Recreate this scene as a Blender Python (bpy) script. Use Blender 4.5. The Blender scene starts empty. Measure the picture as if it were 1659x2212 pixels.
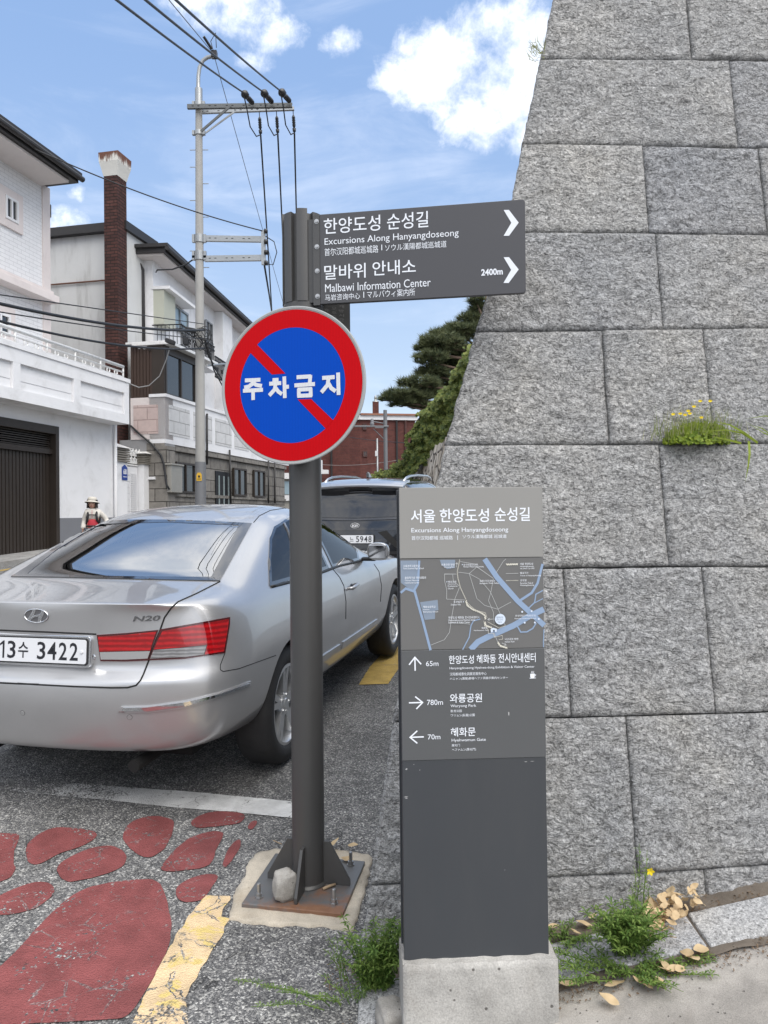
import bpy, bmesh, math, random
from mathutils import Vector, Matrix, noise, geometry
from mathutils.bvhtree import BVHTree
random.seed(7)
S = bpy.context.scene
COL = S.collection
V = Vector
R = math.radians
# ------------------------------------------------------------------ camera
FPX, CX, CY = 1640.0, 829.5, 1106.0      # focal length and centre of the photograph on a 1659 x 2212 grid
CAM = V((0, 0, 1.47))
ROLL, PITCH = 0.009, 0.003
fwd = V((0, math.cos(PITCH), math.sin(PITCH)))
rt = V((math.cos(ROLL), 0, -math.sin(ROLL)))
up = rt.cross(fwd).normalized()
rt = fwd.cross(up).normalized()
cd = bpy.data.cameras.new('camera'); cam = bpy.data.objects.new('camera', cd); COL.objects.link(cam)
cd.sensor_fit = 'VERTICAL'; cd.sensor_height = 36.0; cd.sensor_width = 27.0
cd.lens = 36.0 * FPX / 2212.0
cd.clip_start = 0.05; cd.clip_end = 3000
cam.matrix_world = Matrix(((rt.x, up.x, -fwd.x, CAM.x), (rt.y, up.y, -fwd.y, CAM.y), (rt.z, up.z, -fwd.z, CAM.z), (0, 0, 0, 1)))
S.camera = cam
# ------------------------------------------------------------------ sun, sky, exposure
SUN_EL, SUN_AZ = 54.0, 146.0             # azimuth clockwise from straight ahead: the veiled sun stands behind the camera
SUN_STRENGTH, SKY_STRENGTH = 2.3, 0.078
ld = bpy.data.lights.new('sun', 'SUN'); sun = bpy.data.objects.new('sun', ld); COL.objects.link(sun)
ld.energy = SUN_STRENGTH; ld.angle = R(55); ld.color = (1.0, 0.95, 0.88)
sdir = V((math.sin(R(SUN_AZ)) * math.cos(R(SUN_EL)), math.cos(R(SUN_AZ)) * math.cos(R(SUN_EL)), math.sin(R(SUN_EL))))
sun.rotation_euler = (-sdir).to_track_quat('-Z', 'Y').to_euler()
S.view_settings.view_transform = 'Standard'; S.view_settings.look = 'None'
S.view_settings.exposure = 0.62; S.view_settings.gamma = 1.0
S.cycles.max_bounces = 8; S.cycles.transparent_max_bounces = 12
S.cycles.use_denoising = True

class NT:
    """small helper to write node trees"""
    def __init__(s, tree): s.t = tree; s.n = tree.nodes; s.l = tree.links
    def new(s, typ, **kw):
        n = s.n.new(typ)
        for k, v in kw.items(): setattr(n, k, v)
        return n
    def link(s, a, b): s.l.new(a, b)
    def put(s, sock, v):
        if v is None: return
        if isinstance(v, bpy.types.NodeSocket): s.l.new(v, sock)
        else: sock.default_value = v
    def math(s, op, a, b=None, c=None, clamp=False):
        n = s.new('ShaderNodeMath', operation=op, use_clamp=clamp)
        s.put(n.inputs[0], a); s.put(n.inputs[1], b); s.put(n.inputs[2], c)
        return n.outputs[0]
    def mix(s, f, a, b, blend='MIX'):
        n = s.new('ShaderNodeMix', data_type='RGBA', blend_type=blend)
        s.put(n.inputs[0], f); s.put(n.inputs[6], c4(a)); s.put(n.inputs[7], c4(b))
        return n.outputs[2]
    def noise(s, vec, scale, detail=4, rough=.55, dist=0.0):
        n = s.new('ShaderNodeTexNoise'); s.put(n.inputs['Vector'], vec)
        n.inputs['Scale'].default_value = scale; n.inputs['Detail'].default_value = detail
        n.inputs['Roughness'].default_value = rough; n.inputs['Distortion'].default_value = dist
        return n.outputs[0]
    def voro(s, vec, scale, feature='F1', rnd=1.0):
        n = s.new('ShaderNodeTexVoronoi', feature=feature); s.put(n.inputs['Vector'], vec)
        n.inputs['Scale'].default_value = scale; n.inputs['Randomness'].default_value = rnd
        return n
    def ramp(s, f, stops, interp='LINEAR'):
        n = s.new('ShaderNodeValToRGB'); n.color_ramp.interpolation = interp
        e = n.color_ramp.elements
        while len(e) < len(stops): e.new(0.5)
        for i, (p, c) in enumerate(stops):
            e[i].position = p; e[i].color = c4(c) if not isinstance(c, (int, float)) else (c, c, c, 1)
        s.put(n.inputs[0], f); return n.outputs[0]
    def step(s, x, lo, hi):
        n = s.new('ShaderNodeMapRange', interpolation_type='SMOOTHSTEP')
        s.put(n.inputs[0], x); n.inputs[1].default_value = lo; n.inputs[2].default_value = hi
        return n.outputs[0]
    def mapping(s, vec, scale=(1, 1, 1), rot=(0, 0, 0)):
        n = s.new('ShaderNodeMapping'); s.put(n.inputs[0], vec)
        n.inputs['Scale'].default_value = scale; n.inputs['Rotation'].default_value = rot
        return n.outputs[0]
    def bump(s, h, strength=.3, dist=.01, normal=None):
        n = s.new('ShaderNodeBump'); s.put(n.inputs['Height'], h)
        n.inputs['Strength'].default_value = strength; n.inputs['Distance'].default_value = dist
        if normal is not None: s.put(n.inputs['Normal'], normal)
        return n.outputs[0]
def c4(c):
    if isinstance(c, bpy.types.NodeSocket) or c is None: return c
    return tuple(c) if len(c) == 4 else (c[0], c[1], c[2], 1.0)

W = bpy.data.worlds.new('World'); S.world = W; W.use_nodes = True
t = NT(W.node_tree); t.n.clear()
sky = t.new('ShaderNodeTexSky', sky_type='NISHITA', sun_disc=False)
sky.sun_elevation = R(SUN_EL); sky.sun_rotation = R(SUN_AZ)
sky.air_density = 1.0; sky.dust_density = 2.0; sky.ozone_density = 1.5
D = t.new('ShaderNodeTexCoord').outputs['Generated']
sep = t.new('ShaderNodeSeparateXYZ'); t.link(D, sep.inputs[0])
dy = t.math('MAXIMUM', sep.outputs[1], 0.05)
uu = t.math('DIVIDE', sep.outputs[0], dy); vv = t.math('DIVIDE', sep.outputs[2], dy)
f1 = t.noise(D, 5.5, 9, .62, .3)
blobs = [(1000, 110, 115, 75), (1080, 60, 110, 62), (1105, 190, 105, 95), (930, 175, 110, 60), (1040, 265, 90, 70), (850, 175, 55, 28), (1160, 300, 70, 50), (1130, 120, 120, 110),
         (520, 30, 100, 55, .9), (590, 70, 72, 56, .8), (560, 130, 56, 32, .6), (470, -30, 120, 55), (745, 90, 52, 40, .12), (340, 272, 22, 14, .15),
         (140, 470, 72, 44, .55), (175, 415, 44, 26, .2)]
val = None
for bx_, by_, a_, b_, *w_ in blobs:
    w_ = w_[0] if w_ else 1.1
    u0, v0, a_, b_ = (bx_ - CX) / FPX, (1111 - by_) / FPX, a_ / FPX, b_ / FPX
    p = t.math('POWER', t.math('ABSOLUTE', t.math('MULTIPLY', t.math('SUBTRACT', uu, u0), 1 / a_)), 2.0)
    q = t.math('POWER', t.math('ABSOLUTE', t.math('MULTIPLY', t.math('SUBTRACT', vv, v0), 1 / b_)), 2.0)
    e = t.math('SUBTRACT', w_, t.math('ADD', p, q))
    val = e if val is None else t.math('SMOOTH_MAX', val, e, 0.35)
val = t.math('MAXIMUM', val, -1.6)
front = t.step(sep.outputs[1], 0.05, 0.25)
f2 = t.noise(D, 14.0, 8, .65, .2)
edge = t.math('ADD', val, t.math('MULTIPLY', t.math('SUBTRACT', f1, .5), 3.4))
edge = t.math('ADD', edge, t.math('MULTIPLY', t.math('SUBTRACT', f2, .5), 2.6))
f3 = t.noise(D, 46.0, 6, .65, .3)
edge = t.math('ADD', edge, t.math('MULTIPLY', t.math('SUBTRACT', f3, .5), 2.2))
m_front = t.math('MULTIPLY', t.step(edge, -0.4, 1.7), front)
wisp = t.noise(t.mapping(D, (2.2, 2.2, 9.0)), 1.6, 7, .6, .8)
m_wisp = t.math('MULTIPLY', t.step(wisp, .44, .74), .20)
lump = t.noise(t.mapping(D, (1.0, 1.0, 2.2)), 2.6, 9, .6, .4)
high = t.step(sep.outputs[2], .585, .66)
m_back = t.math('MAXIMUM', t.math('MULTIPLY', t.step(lump, .36, .54), t.math('SUBTRACT', 1.0, front)), t.math('MULTIPLY', t.step(lump, .24, .56), high))
mask = t.math('MAXIMUM', m_front, t.math('MAXIMUM', m_back, m_wisp))
shade = t.math('ADD', t.math('MULTIPLY', f1, .8), t.math('MULTIPLY', f2, .3))
cloudc = t.mix(t.step(shade, .40, .66), (8.6, 9.4, 10.8), (13.2, 13.3, 13.6))
veil = t.mix(0.50, sky.outputs[0], t.mix(t.step(sep.outputs[2], 0.0, .55), (8.4, 10.0, 12.0), (4.2, 6.6, 11.2)))
skyc = t.mix(mask, veil, cloudc)
bg = t.new('ShaderNodeBackground'); t.link(skyc, bg.inputs[0]); bg.inputs[1].default_value = SKY_STRENGTH
t.link(bg.outputs[0], t.new('ShaderNodeOutputWorld').inputs[0])

# ------------------------------------------------------------------ measuring helpers: photograph -> place
def ray(x, y):
    return (fwd + rt * ((x - CX) / FPX) + up * ((CY - y) / FPX))
def at(x, y, Y):
    d = ray(x, y); return CAM + d * ((Y - CAM.y) / d.y)
def on_plane(x, y, p0, n):
    d = ray(x, y); return CAM + d * ((p0 - CAM).dot(n) / d.dot(n))
def toimg(p):
    d = p - CAM; k = d.dot(fwd)
    return (CX + FPX * d.dot(rt) / k, CY - FPX * d.dot(up) / k)
SLOPE = 0.04
def gz(x, y):
    return SLOPE * (max(-30.0, min(y, 36.0)) - 2.9)
GP, GN = V((0, 2.9, 0)), V((0, -SLOPE, 1)).normalized()
def ground(x, y):
    return on_plane(x, y, GP, GN)
class Frame:
    """a flat panel in space: origin, right axis a, up axis b, outward normal n"""
    def __init__(s, o, a, b):
        s.o = V(o); s.a = V(a).normalized(); s.b = V(b); s.b = (s.b - s.a * s.b.dot(s.a)).normalized(); s.n = s.a.cross(s.b).normalized()
    def pix(s, x, y, off=0.0):
        p = on_plane(x, y, s.o + s.n * off, s.n) - s.o
        return p.dot(s.a), p.dot(s.b)
    def p(s, a, b, c=0.0): return s.o + s.a * a + s.b * b + s.n * c

# ------------------------------------------------------------------ mesh helpers
def tag(o, label=None, cat=None, group=None, kind=None):
    if label: o['label'] = label
    if cat: o['category'] = cat
    if group: o['group'] = group
    if kind: o['kind'] = kind
    return o
def thing(name, loc, label, cat, group=None, mat4=None):
    o = bpy.data.objects.new(name, None); COL.objects.link(o); o.empty_display_size = .2
    if mat4 is not None: o.matrix_world = mat4
    else: o.location = loc
    return tag(o, label, cat, group)
class MB:
    def __init__(s): s.v = []; s.f = []; s.m = []
    def add(s, vs, fs, mi=0):
        k = len(s.v); s.v += [V(x) for x in vs]
        for f in fs: s.f.append([i + k for i in f]); s.m.append(mi)
        return s
    def hexa(s, p, mi=0):   # p: 4 bottom (ccw seen from above) then 4 top
        return s.add(p, [(3, 2, 1, 0), (4, 5, 6, 7), (0, 1, 5, 4), (1, 2, 6, 5), (2, 3, 7, 6), (3, 0, 4, 7)], mi)
    def box(s, c, d, rot=None, mi=0):
        c = V(c); x, y, z = d[0] / 2, d[1] / 2, d[2] / 2
        p = [V(q) for q in ((-x, -y, -z), (x, -y, -z), (x, y, -z), (-x, y, -z), (-x, -y, z), (x, -y, z), (x, y, z), (-x, y, z))]
        if rot is not None: p = [rot @ q for q in p]
        return s.hexa([c + q for q in p], mi)
    def fbox(s, F, a0, a1, b0, b1, c0, c1, mi=0):   # box in a panel frame
        return s.hexa([F.p(a0, b0, c1), F.p(a1, b0, c1), F.p(a1, b0, c0), F.p(a0, b0, c0), F.p(a0, b1, c1), F.p(a1, b1, c1), F.p(a1, b1, c0), F.p(a0, b1, c0)], mi)
    def poly(s, pts, mi=0):
        return s.add(pts, [list(range(len(pts)))], mi)
    def prism(s, F, pts, c0, c1, mi=0):   # pts: (a,b) outline in frame, extruded from c0 (back) to c1 (front)
        ar = sum(pts[i][0] * pts[(i + 1) % len(pts)][1] - pts[(i + 1) % len(pts)][0] * pts[i][1] for i in range(len(pts)))
        if ar < 0: pts = pts[::-1]
        n = len(pts)
        vs = [F.p(a, b, c0) for a, b in pts] + [F.p(a, b, c1) for a, b in pts]
        fs = [list(range(n, 2 * n)), list(range(n - 1, -1, -1))] + [(i, (i + 1) % n, (i + 1) % n + n, i + n) for i in range(n)]
        return s.add(vs, fs, mi)
    def tube(s, pts, r, n=8, cap=True, mi=0):
        pts = [V(p) for p in pts]; rs = r if isinstance(r, (list, tuple)) else [r] * len(pts)
        k = len(s.v); prev = None
        for i, p in enumerate(pts):
            d = (pts[min(i + 1, len(pts) - 1)] - pts[max(i - 1, 0)])
            d = d.normalized() if d.length > 1e-9 else V((0, 0, 1))
            if prev is None: a = d.orthogonal().normalized()
            else:
                a = prev - d * prev.dot(d); a = a.normalized() if a.length > 1e-6 else d.orthogonal().normalized()
            prev = a; b = d.cross(a)
            for j in range(n):
                th = 2 * math.pi * j / n
                s.v.append(p + (a * math.cos(th) + b * math.sin(th)) * rs[i])
        for i in range(len(pts) - 1):
            for j in range(n):
                q = k + i * n; s.f.append([q + j, q + (j + 1) % n, q + n + (j + 1) % n, q + n + j]); s.m.append(mi)
        if cap:
            s.f.append([k + j for j in range(n - 1, -1, -1)]); s.m.append(mi)
            e = k + (len(pts) - 1) * n; s.f.append([e + j for j in range(n)]); s.m.append(mi)
        return s
    def lathe(s, prof, c, ax, n=32, mi=0, closed=False):   # prof: (r, along axis)
        c = V(c); ax = V(ax).normalized(); a = ax.orthogonal().normalized(); b = ax.cross(a); k = len(s.v); m = len(prof)
        for r, h in prof:
            for j in range(n):
                th = 2 * math.pi * j / n; s.v.append(c + ax * h + (a * math.cos(th) + b * math.sin(th)) * r)
        for i in range(m if closed else m - 1):
            for j in range(n):
                q, w = k + i * n, k + ((i + 1) % m) * n
                s.f.append([q + j, q + (j + 1) % n, w + (j + 1) % n, w + j]); s.m.append(mi)
        return s
    def sphere(s, c, rad, n=12, m=8, mi=0, rot=None):
        c = V(c); k = len(s.v); rad = V(rad) if not isinstance(rad, (int, float)) else V((rad,) * 3)
        for i in range(m + 1):
            ph = math.pi * i / m
            for j in range(n):
                th = 2 * math.pi * j / n
                q = V((rad.x * math.sin(ph) * math.cos(th), rad.y * math.sin(ph) * math.sin(th), rad.z * math.cos(ph)))
                s.v.append(c + (rot @ q if rot is not None else q))
        for i in range(m):
            for j in range(n):
                q = k + i * n; s.f.append([q + j, q + n + j, q + n + (j + 1) % n, q + (j + 1) % n]); s.m.append(mi)
        return s
    def grid(s, fn, nu, nv, mi=0):
        k = len(s.v)
        for i in range(nu + 1):
            for j in range(nv + 1): s.v.append(V(fn(i / nu, j / nv)))
        for i in range(nu):
            for j in range(nv):
                q = k + i * (nv + 1) + j; s.f.append([q, q + nv + 1, q + nv + 2, q + 1]); s.m.append(mi)
        return s
    def build(s, name, mats, parent=None, smooth=False, bevel=0, local=False, autos=None, weld=False):
        me = bpy.data.meshes.new(name); me.from_pydata(s.v, [], s.f)
        for m in (mats if isinstance(mats, (list, tuple)) else [mats]): me.materials.append(m)
        me.polygons.foreach_set('material_index', s.m)
        if weld or autos is not None:
            bm = bmesh.new(); bm.from_mesh(me); bmesh.ops.remove_doubles(bm, verts=bm.verts, dist=1e-5)
            bmesh.ops.recalc_face_normals(bm, faces=bm.faces)
            bm.to_mesh(me); bm.free()
        if smooth or autos is not None: me.shade_smooth()
        if autos is not None: me.set_sharp_from_angle(angle=R(autos))
        me.update()
        o = bpy.data.objects.new(name, me); COL.objects.link(o)
        if parent is not None:
            o.parent = parent
            if not local: o.matrix_parent_inverse = PINV(parent)
        if bevel:
            b = o.modifiers.new('bevel', 'BEVEL'); b.width = bevel; b.segments = 2; b.limit_method = 'ANGLE'; b.angle_limit = R(40)
        return o
def PINV(o):
    m = Matrix.Identity(4)
    while o is not None:
        m = (o.matrix_basis if o.parent is None else o.matrix_parent_inverse @ o.matrix_basis) @ m; o = o.parent
    return m.inverted()
def inside(x, y, poly):
    c = False; n = len(poly); j = n - 1
    for i in range(n):
        xi, yi = poly[i]; xj, yj = poly[j]
        if (yi > y) != (yj > y) and x < (xj - xi) * (y - yi) / (yj - yi) + xi: c = not c
        j = i
    return c
def smooth_poly(pts, it=2):
    for _ in range(it):
        q = []
        for i in range(len(pts)):
            a, b = pts[i], pts[(i + 1) % len(pts)]
            q += [(a[0] * .75 + b[0] * .25, a[1] * .75 + b[1] * .25), (a[0] * .25 + b[0] * .75, a[1] * .25 + b[1] * .75)]
        pts = q
    return pts
def densify(pts, step, closed=True):
    q = []; n = len(pts)
    for i in range(n if closed else n - 1):
        a, b = pts[i], pts[(i + 1) % n]; L = math.hypot(b[0] - a[0], b[1] - a[1]); k = max(1, int(L / step))
        for j in range(k): q.append((a[0] + (b[0] - a[0]) * j / k, a[1] + (b[1] - a[1]) * j / k))
    if not closed: q.append(pts[-1])
    return q
def glyphs(txt, bold=0.0):
    cu = bpy.data.curves.new('t', 'FONT'); cu.body = txt; cu.size = 1.0; cu.offset = bold; cu.resolution_u = 3
    ob = bpy.data.objects.new('t', cu); COL.objects.link(ob)
    dg = bpy.context.evaluated_depsgraph_get(); ev = ob.evaluated_get(dg); me = ev.to_mesh()
    vs = [v.co.copy() for v in me.vertices]; fs = [list(p.vertices) for p in me.polygons]
    ev.to_mesh_clear(); bpy.data.objects.remove(ob); bpy.data.curves.remove(cu)
    return vs, fs
def text(mb, F, txt, lt, rb, off, bold=0.0, pixel=True, mi=0, poff=None):
    """lettering filling the box from left-top to right-bottom (photo grid, or frame coordinates)"""
    vs, fs = glyphs(txt, bold)
    if not vs: return
    if pixel:
        a0, b1 = F.pix(lt[0], lt[1], poff if poff is not None else off); a1, b0 = F.pix(rb[0], rb[1], poff if poff is not None else off)
    else: (a0, b1), (a1, b0) = lt, rb
    x0 = min(v.x for v in vs); x1 = max(v.x for v in vs); y0 = min(v.y for v in vs); y1 = max(v.y for v in vs)
    mb.add([F.p(a0 + (v.x - x0) / (x1 - x0) * (a1 - a0), b0 + (v.y - y0) / (y1 - y0) * (b1 - b0), off) for v in vs], fs, mi)
def stroke(mb, F, pts, w, off, closed=False, mi=0):
    """flat band along a polyline given in frame coordinates"""
    n = len(pts)
    L = []; Rr = []
    for i in range(n):
        p = V(pts[i]); a = V(pts[(i - 1) % n] if (closed or i) else pts[i]); b = V(pts[(i + 1) % n] if (closed or i < n - 1) else pts[i])
        d = (b - a); d = d.normalized() if d.length > 1e-9 else V((1, 0))
        d1 = (p - a).normalized() if (p - a).length > 1e-9 else d
        q = V((-d.y, d.x)); k = 1 / max(.5, abs(d.dot(d1)))
        L.append(p + q * w / 2 * k); Rr.append(p - q * w / 2 * k)
    vs = [F.p(q.x, q.y, off) for q in L] + [F.p(q.x, q.y, off) for q in Rr]
    mb.add(vs, [(i, i + n, (i + 1) % n + n, (i + 1) % n) for i in range(n if closed else n - 1)], mi)
# ------------------------------------------------------------------ materials
def newmat(name):
    m = bpy.data.materials.new(name); m.use_nodes = True
    t = NT(m.node_tree); t.n.clear()
    b = t.new('ShaderNodeBsdfPrincipled'); t.link(b.outputs[0], t.new('ShaderNodeOutputMaterial').inputs[0])
    t.b = b; t.geo = t.new('ShaderNodeNewGeometry').outputs['Position']
    return m, t
def M(name, col, rough=.6, metal=0.0, var=.12, vscale=6, bump=0.0, bscale=60, coat=0.0, spec=.5, dirt=0.0, dirtcol=(.08, .07, .06), dscale=2.5, streak=False):
    m, t = newmat(name); P = t.geo
    n = t.noise(P, vscale, 6, .6)
    c = t.mix(n, tuple(x * (1 - var) for x in col), tuple(min(1, x * (1 + var)) for x in col))
    if dirt:
        q = t.mapping(P, (1, 1, .18)) if streak else P
        d = t.noise(q, dscale * (3 if streak else 1), 8, .65, .4)
        c = t.mix(t.math('MULTIPLY', t.step(d, .48, .78), dirt), c, dirtcol)
    t.put(t.b.inputs['Base Color'], c)
    t.b.inputs['Roughness'].default_value = rough; t.b.inputs['Metallic'].default_value = metal
    t.b.inputs['Coat Weight'].default_value = coat; t.b.inputs['Coat Roughness'].default_value = .04
    t.b.inputs['Specular IOR Level'].default_value = spec
    if bump: t.put(t.b.inputs['Normal'], t.bump(t.noise(P, bscale, 6, .6), bump, .01))
    return m
def plain(name, col, rough=.5, metal=0.0, coat=0.0, spec=.5, emit=None):
    m, t = newmat(name)
    t.b.inputs['Base Color'].default_value = c4(col); t.b.inputs['Roughness'].default_value = rough
    t.b.inputs['Metallic'].default_value = metal; t.b.inputs['Coat Weight'].default_value = coat
    t.b.inputs['Coat Roughness'].default_value = .03; t.b.inputs['Specular IOR Level'].default_value = spec
    return m

# granite: coarse bush-hammered face, crystals of feldspar and mica
def granite(name, light=1.0, scale=1.0, bump=1.0):
    m, t = newmat(name); P = t.geo
    a = t.voro(P, 210 * scale); b = t.voro(P, 95 * scale)
    s1 = t.new('ShaderNodeSeparateColor'); t.link(a.outputs['Color'], s1.inputs[0])
    s2 = t.new('ShaderNodeSeparateColor'); t.link(b.outputs['Color'], s2.inputs[0])
    cr = t.ramp(s1.outputs[0], [(0, .07), (.22, .14), (.45, .36), (.75, .50), (1, .66)])
    cr2 = t.ramp(s2.outputs[1], [(0, .16), (.3, .32), (.7, .44), (1, .58)])
    c = t.mix(.60, cr, cr2)
    isl = t.new('ShaderNodeNewGeometry').outputs['Random Per Island']
    c = t.mix(1.0, c, t.ramp(isl, [(0, (.86, .87, .90)), (.35, (.97, .97, .97)), (.7, (1.03, 1.02, 1.0)), (1, (1.12, 1.10, 1.06))]), 'MULTIPLY')
    blot = t.noise(P, 2.2, 6, .6)
    c = t.mix(.75, c, t.ramp(blot, [(.25, (.78, .81, .86)), (.55, (1.0, 1.0, 1.0)), (.8, (1.12, 1.08, 1.0))]), 'MULTIPLY')
    chips = t.noise(t.mapping(P, (1, 1, 1.45)), 36 * scale, 7, .68, .9)
    c = t.mix(.85, c, t.ramp(chips, [(.28, .58), (.46, .90), (.58, 1.08), (.75, 1.40)]), 'MULTIPLY')
    c = t.mix(1.0, c, (light, light, light), 'MULTIPLY')
    t.put(t.b.inputs['Base Color'], c); t.b.inputs['Roughness'].default_value = .75
    h = t.math('ADD', chips, t.math('MULTIPLY', t.noise(P, 120 * scale, 4, .6), .35))
    h = t.math('ADD', h, t.math('MULTIPLY', t.noise(t.mapping(P, (1, 1, 1.7)), 17, 6, .62, 1.6), 3.2))
    t.put(t.b.inputs['Normal'], t.bump(h, bump, .016))
    return m
M_GRANITE = granite('granite', .97, 1.0, .9)
M_KERB = granite('kerb granite', 1.0, 1.6, .35)

def asphalt_nodes(t, P):
    """colour and height of worn asphalt with pale aggregate"""
    v = t.voro(P, 150); s = t.new('ShaderNodeSeparateColor'); t.link(v.outputs['Color'], s.inputs[0])
    v2 = t.voro(P, 330); s2 = t.new('ShaderNodeSeparateColor'); t.link(v2.outputs['Color'], s2.inputs[0])
    c = t.ramp(s.outputs[0], [(0, (.032, .033, .036)), (.35, (.07, .07, .073)), (.62, (.13, .13, .13)), (.84, (.28, .275, .26)), (1, (.62, .61, .57))])
    c2 = t.ramp(s2.outputs[0], [(0, (.03, .031, .034)), (.6, (.10, .10, .10)), (.9, (.26, .25, .24)), (1, (.42, .41, .39))])
    c = t.mix(.45, c, c2)
    big = t.noise(P, .9, 6, .6, .5)
    c = t.mix(1.0, c, t.ramp(big, [(.3, .80), (.5, 1.12), (.7, 1.5)]), 'MULTIPLY')
    mid = t.noise(P, 14, 5, .6)
    c = t.mix(.7, c, t.ramp(mid, [(.3, .6), (.5, 1.0), (.72, 1.4)]), 'MULTIPLY')
    h = t.math('SUBTRACT', 1.0, t.math('MULTIPLY', v.outputs['Distance'], 1.4))
    h = t.math('ADD', h, t.math('MULTIPLY', t.noise(P, 260, 3), .5))
    # cracks
    cv = t.voro(t.mapping(P, (1, 1, .01)), 2.6, 'DISTANCE_TO_EDGE')
    wob = t.noise(P, 9, 6, .65)
    ck = t.math('ADD', cv.outputs['Distance'], t.math('MULTIPLY', t.math('SUBTRACT', wob, .5), .22))
    sel = t.step(t.noise(P, 1.1, 3), .50, .58)
    crack = t.math('MULTIPLY', t.math('SUBTRACT', 1.0, t.step(t.math('ABSOLUTE', ck), .002, .010)), sel)
    c = t.mix(t.math('MULTIPLY', crack, .8), c, (.02, .02, .02))
    return c, t.math('SUBTRACT', h, crack), wob
def asphalt(name, paint=None, wear=.5, grain=.6, edgewear=None, second=None, craze=.75):
    m, t = newmat(name); P = t.geo
    c, h, wob = asphalt_nodes(t, P)
    rough = .85
    if paint is not None:
        v = t.voro(P, 120); s = t.new('ShaderNodeSeparateColor'); t.link(v.outputs['Color'], s.inputs[0])
        w = t.math('ADD', t.math('MULTIPLY', t.noise(P, 5.0, 8, .7, .3), 1.0), t.math('MULTIPLY', s.outputs[1], grain))
        if edgewear is not None: w = t.math('ADD', w, edgewear(t))
        keep = t.math('SUBTRACT', 1.0, t.step(w, wear, wear + .10))
        tone = t.noise(P, 7, 7, .65)
        pc = t.mix(t.step(tone, .3, .7), tuple(x * .78 for x in paint), tuple(min(1, x * 1.15) for x in paint))
        if second is not None: pc = t.mix(t.step(t.noise(P, 11, 4, .6, 1.0), .54, .62), pc, second)
        # crazing of the paint
        cz = t.voro(P, 7.0 if craze > .9 else 9.0, 'DISTANCE_TO_EDGE'); cz2 = t.math('ADD', cz.outputs['Distance'], t.math('MULTIPLY', t.math('SUBTRACT', wob, .5), .75 if craze > .9 else .3))
        cl = t.math('MULTIPLY', t.math('SUBTRACT', 1.0, t.step(t.math('ABSOLUTE', cz2), .004 + .004 * (craze > .9), .022 + .004 * (craze > .9))), t.step(t.noise(P, 3.1, 3), .46 - .14 * (craze > .9), .56 - .14 * (craze > .9)))
        keep = t.math('MULTIPLY', keep, t.math('SUBTRACT', 1.0, t.math('MULTIPLY', cl, craze)))
        c = t.mix(keep, c, pc)
        rough = .7
    t.put(t.b.inputs['Base Color'], c); t.b.inputs['Roughness'].default_value = rough
    t.b.inputs['Specular IOR Level'].default_value = .3
    t.put(t.b.inputs['Normal'], t.bump(h, .55, .006))
    return m
M_ROAD = asphalt('asphalt')
M_RED = asphalt('red road paint', (.215, .062, .061), 1.02, .54)
def creamwear(t):
    sp = t.new('ShaderNodeSeparateXYZ'); t.link(t.geo, sp.inputs[0])
    return t.math('MULTIPLY', t.math('SUBTRACT', 2.72, sp.outputs[1]), .30)
M_CREAM = asphalt('cream road paint', (.64, .48, .29), .72, .14, edgewear=creamwear, second=(.60, .46, .17), craze=1.0)
M_YEL = asphalt('yellow road paint', (.42, .29, .08), .80, .2)
def whitewear(t):
    sp = t.new('ShaderNodeSeparateXYZ'); t.link(t.geo, sp.inputs[0])
    return t.math('MULTIPLY', t.math('MAXIMUM', t.math('SUBTRACT', -1.15, sp.outputs[0]), 0.0), .50)
M_WHITE = asphalt('white road paint', (.62, .62, .61), .78, .26, edgewear=whitewear)

def concrete(name, col, pit=.5, dirt=.35, bump=.35, scale=1.0, stain=(.16, .13, .10)):
    m, t = newmat(name); P = t.geo
    n = t.noise(P, 4 * scale, 8, .65, .3); c = t.mix(t.step(n, .25, .75), tuple(x * .72 for x in col), tuple(min(1, x * 1.22) for x in col))
    g = t.noise(P, 190 * scale, 3, .7); c = t.mix(.6, c, t.ramp(g, [(.3, .62), (.5, 1.0), (.7, 1.38)]), 'MULTIPLY')
    d = t.noise(P, 2.1, 7, .65, .6); c = t.mix(t.math('MULTIPLY', t.step(d, .5, .75), dirt), c, stain)
    v = t.voro(P, 38 * scale); s = t.new('ShaderNodeSeparateColor'); t.link(v.outputs['Color'], s.inputs[0])
    hole = t.math('MULTIPLY', t.math('SUBTRACT', 1.0, t.step(v.outputs['Distance'], .10, .22)), t.step(s.outputs[2], .80, .86))
    c = t.mix(t.math('MULTIPLY', hole, pit), c, (.05, .045, .04))
    t.put(t.b.inputs['Base Color'], c); t.b.inputs['Roughness'].default_value = .85; t.b.inputs['Specular IOR Level'].default_value = .3
    h = t.math('ADD', t.math('MULTIPLY', g, .4), t.math('ADD', n, t.math('MULTIPLY', hole, -1.5)))
    t.put(t.b.inputs['Normal'], t.bump(h, bump, .008))
    return m
M_PLINTH = concrete('cast concrete', (.36, .35, .33), .8, .35, .3)
M_PATH = concrete('worn concrete path', (.33, .31, .285), .3, .7, .8, 1.5, (.14, .115, .095))
M_PAD = concrete('sandy mortar', (.45, .40, .325), .4, .65, .5, 1.6, (.26, .20, .13))
M_ROCK = concrete('grey stone', (.34, .325, .30), .9, .3, .6, 2)
M_SOIL = concrete('soil litter', (.16, .135, .11), .5, .6, 1.0, 2.2, (.05, .035, .025))
M_PAVE = concrete('pavement', (.30, .295, .285), .2, .4, .3)
M_DARK = M('dark charcoal paint', (.070, .069, .068), .42, .25, .06, 9, .05, 220)
M_BOARD = plain('board grey', (.056, .056, .062), .45)
M_WTXT = plain('white lettering', (.70, .73, .78), .5)
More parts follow.
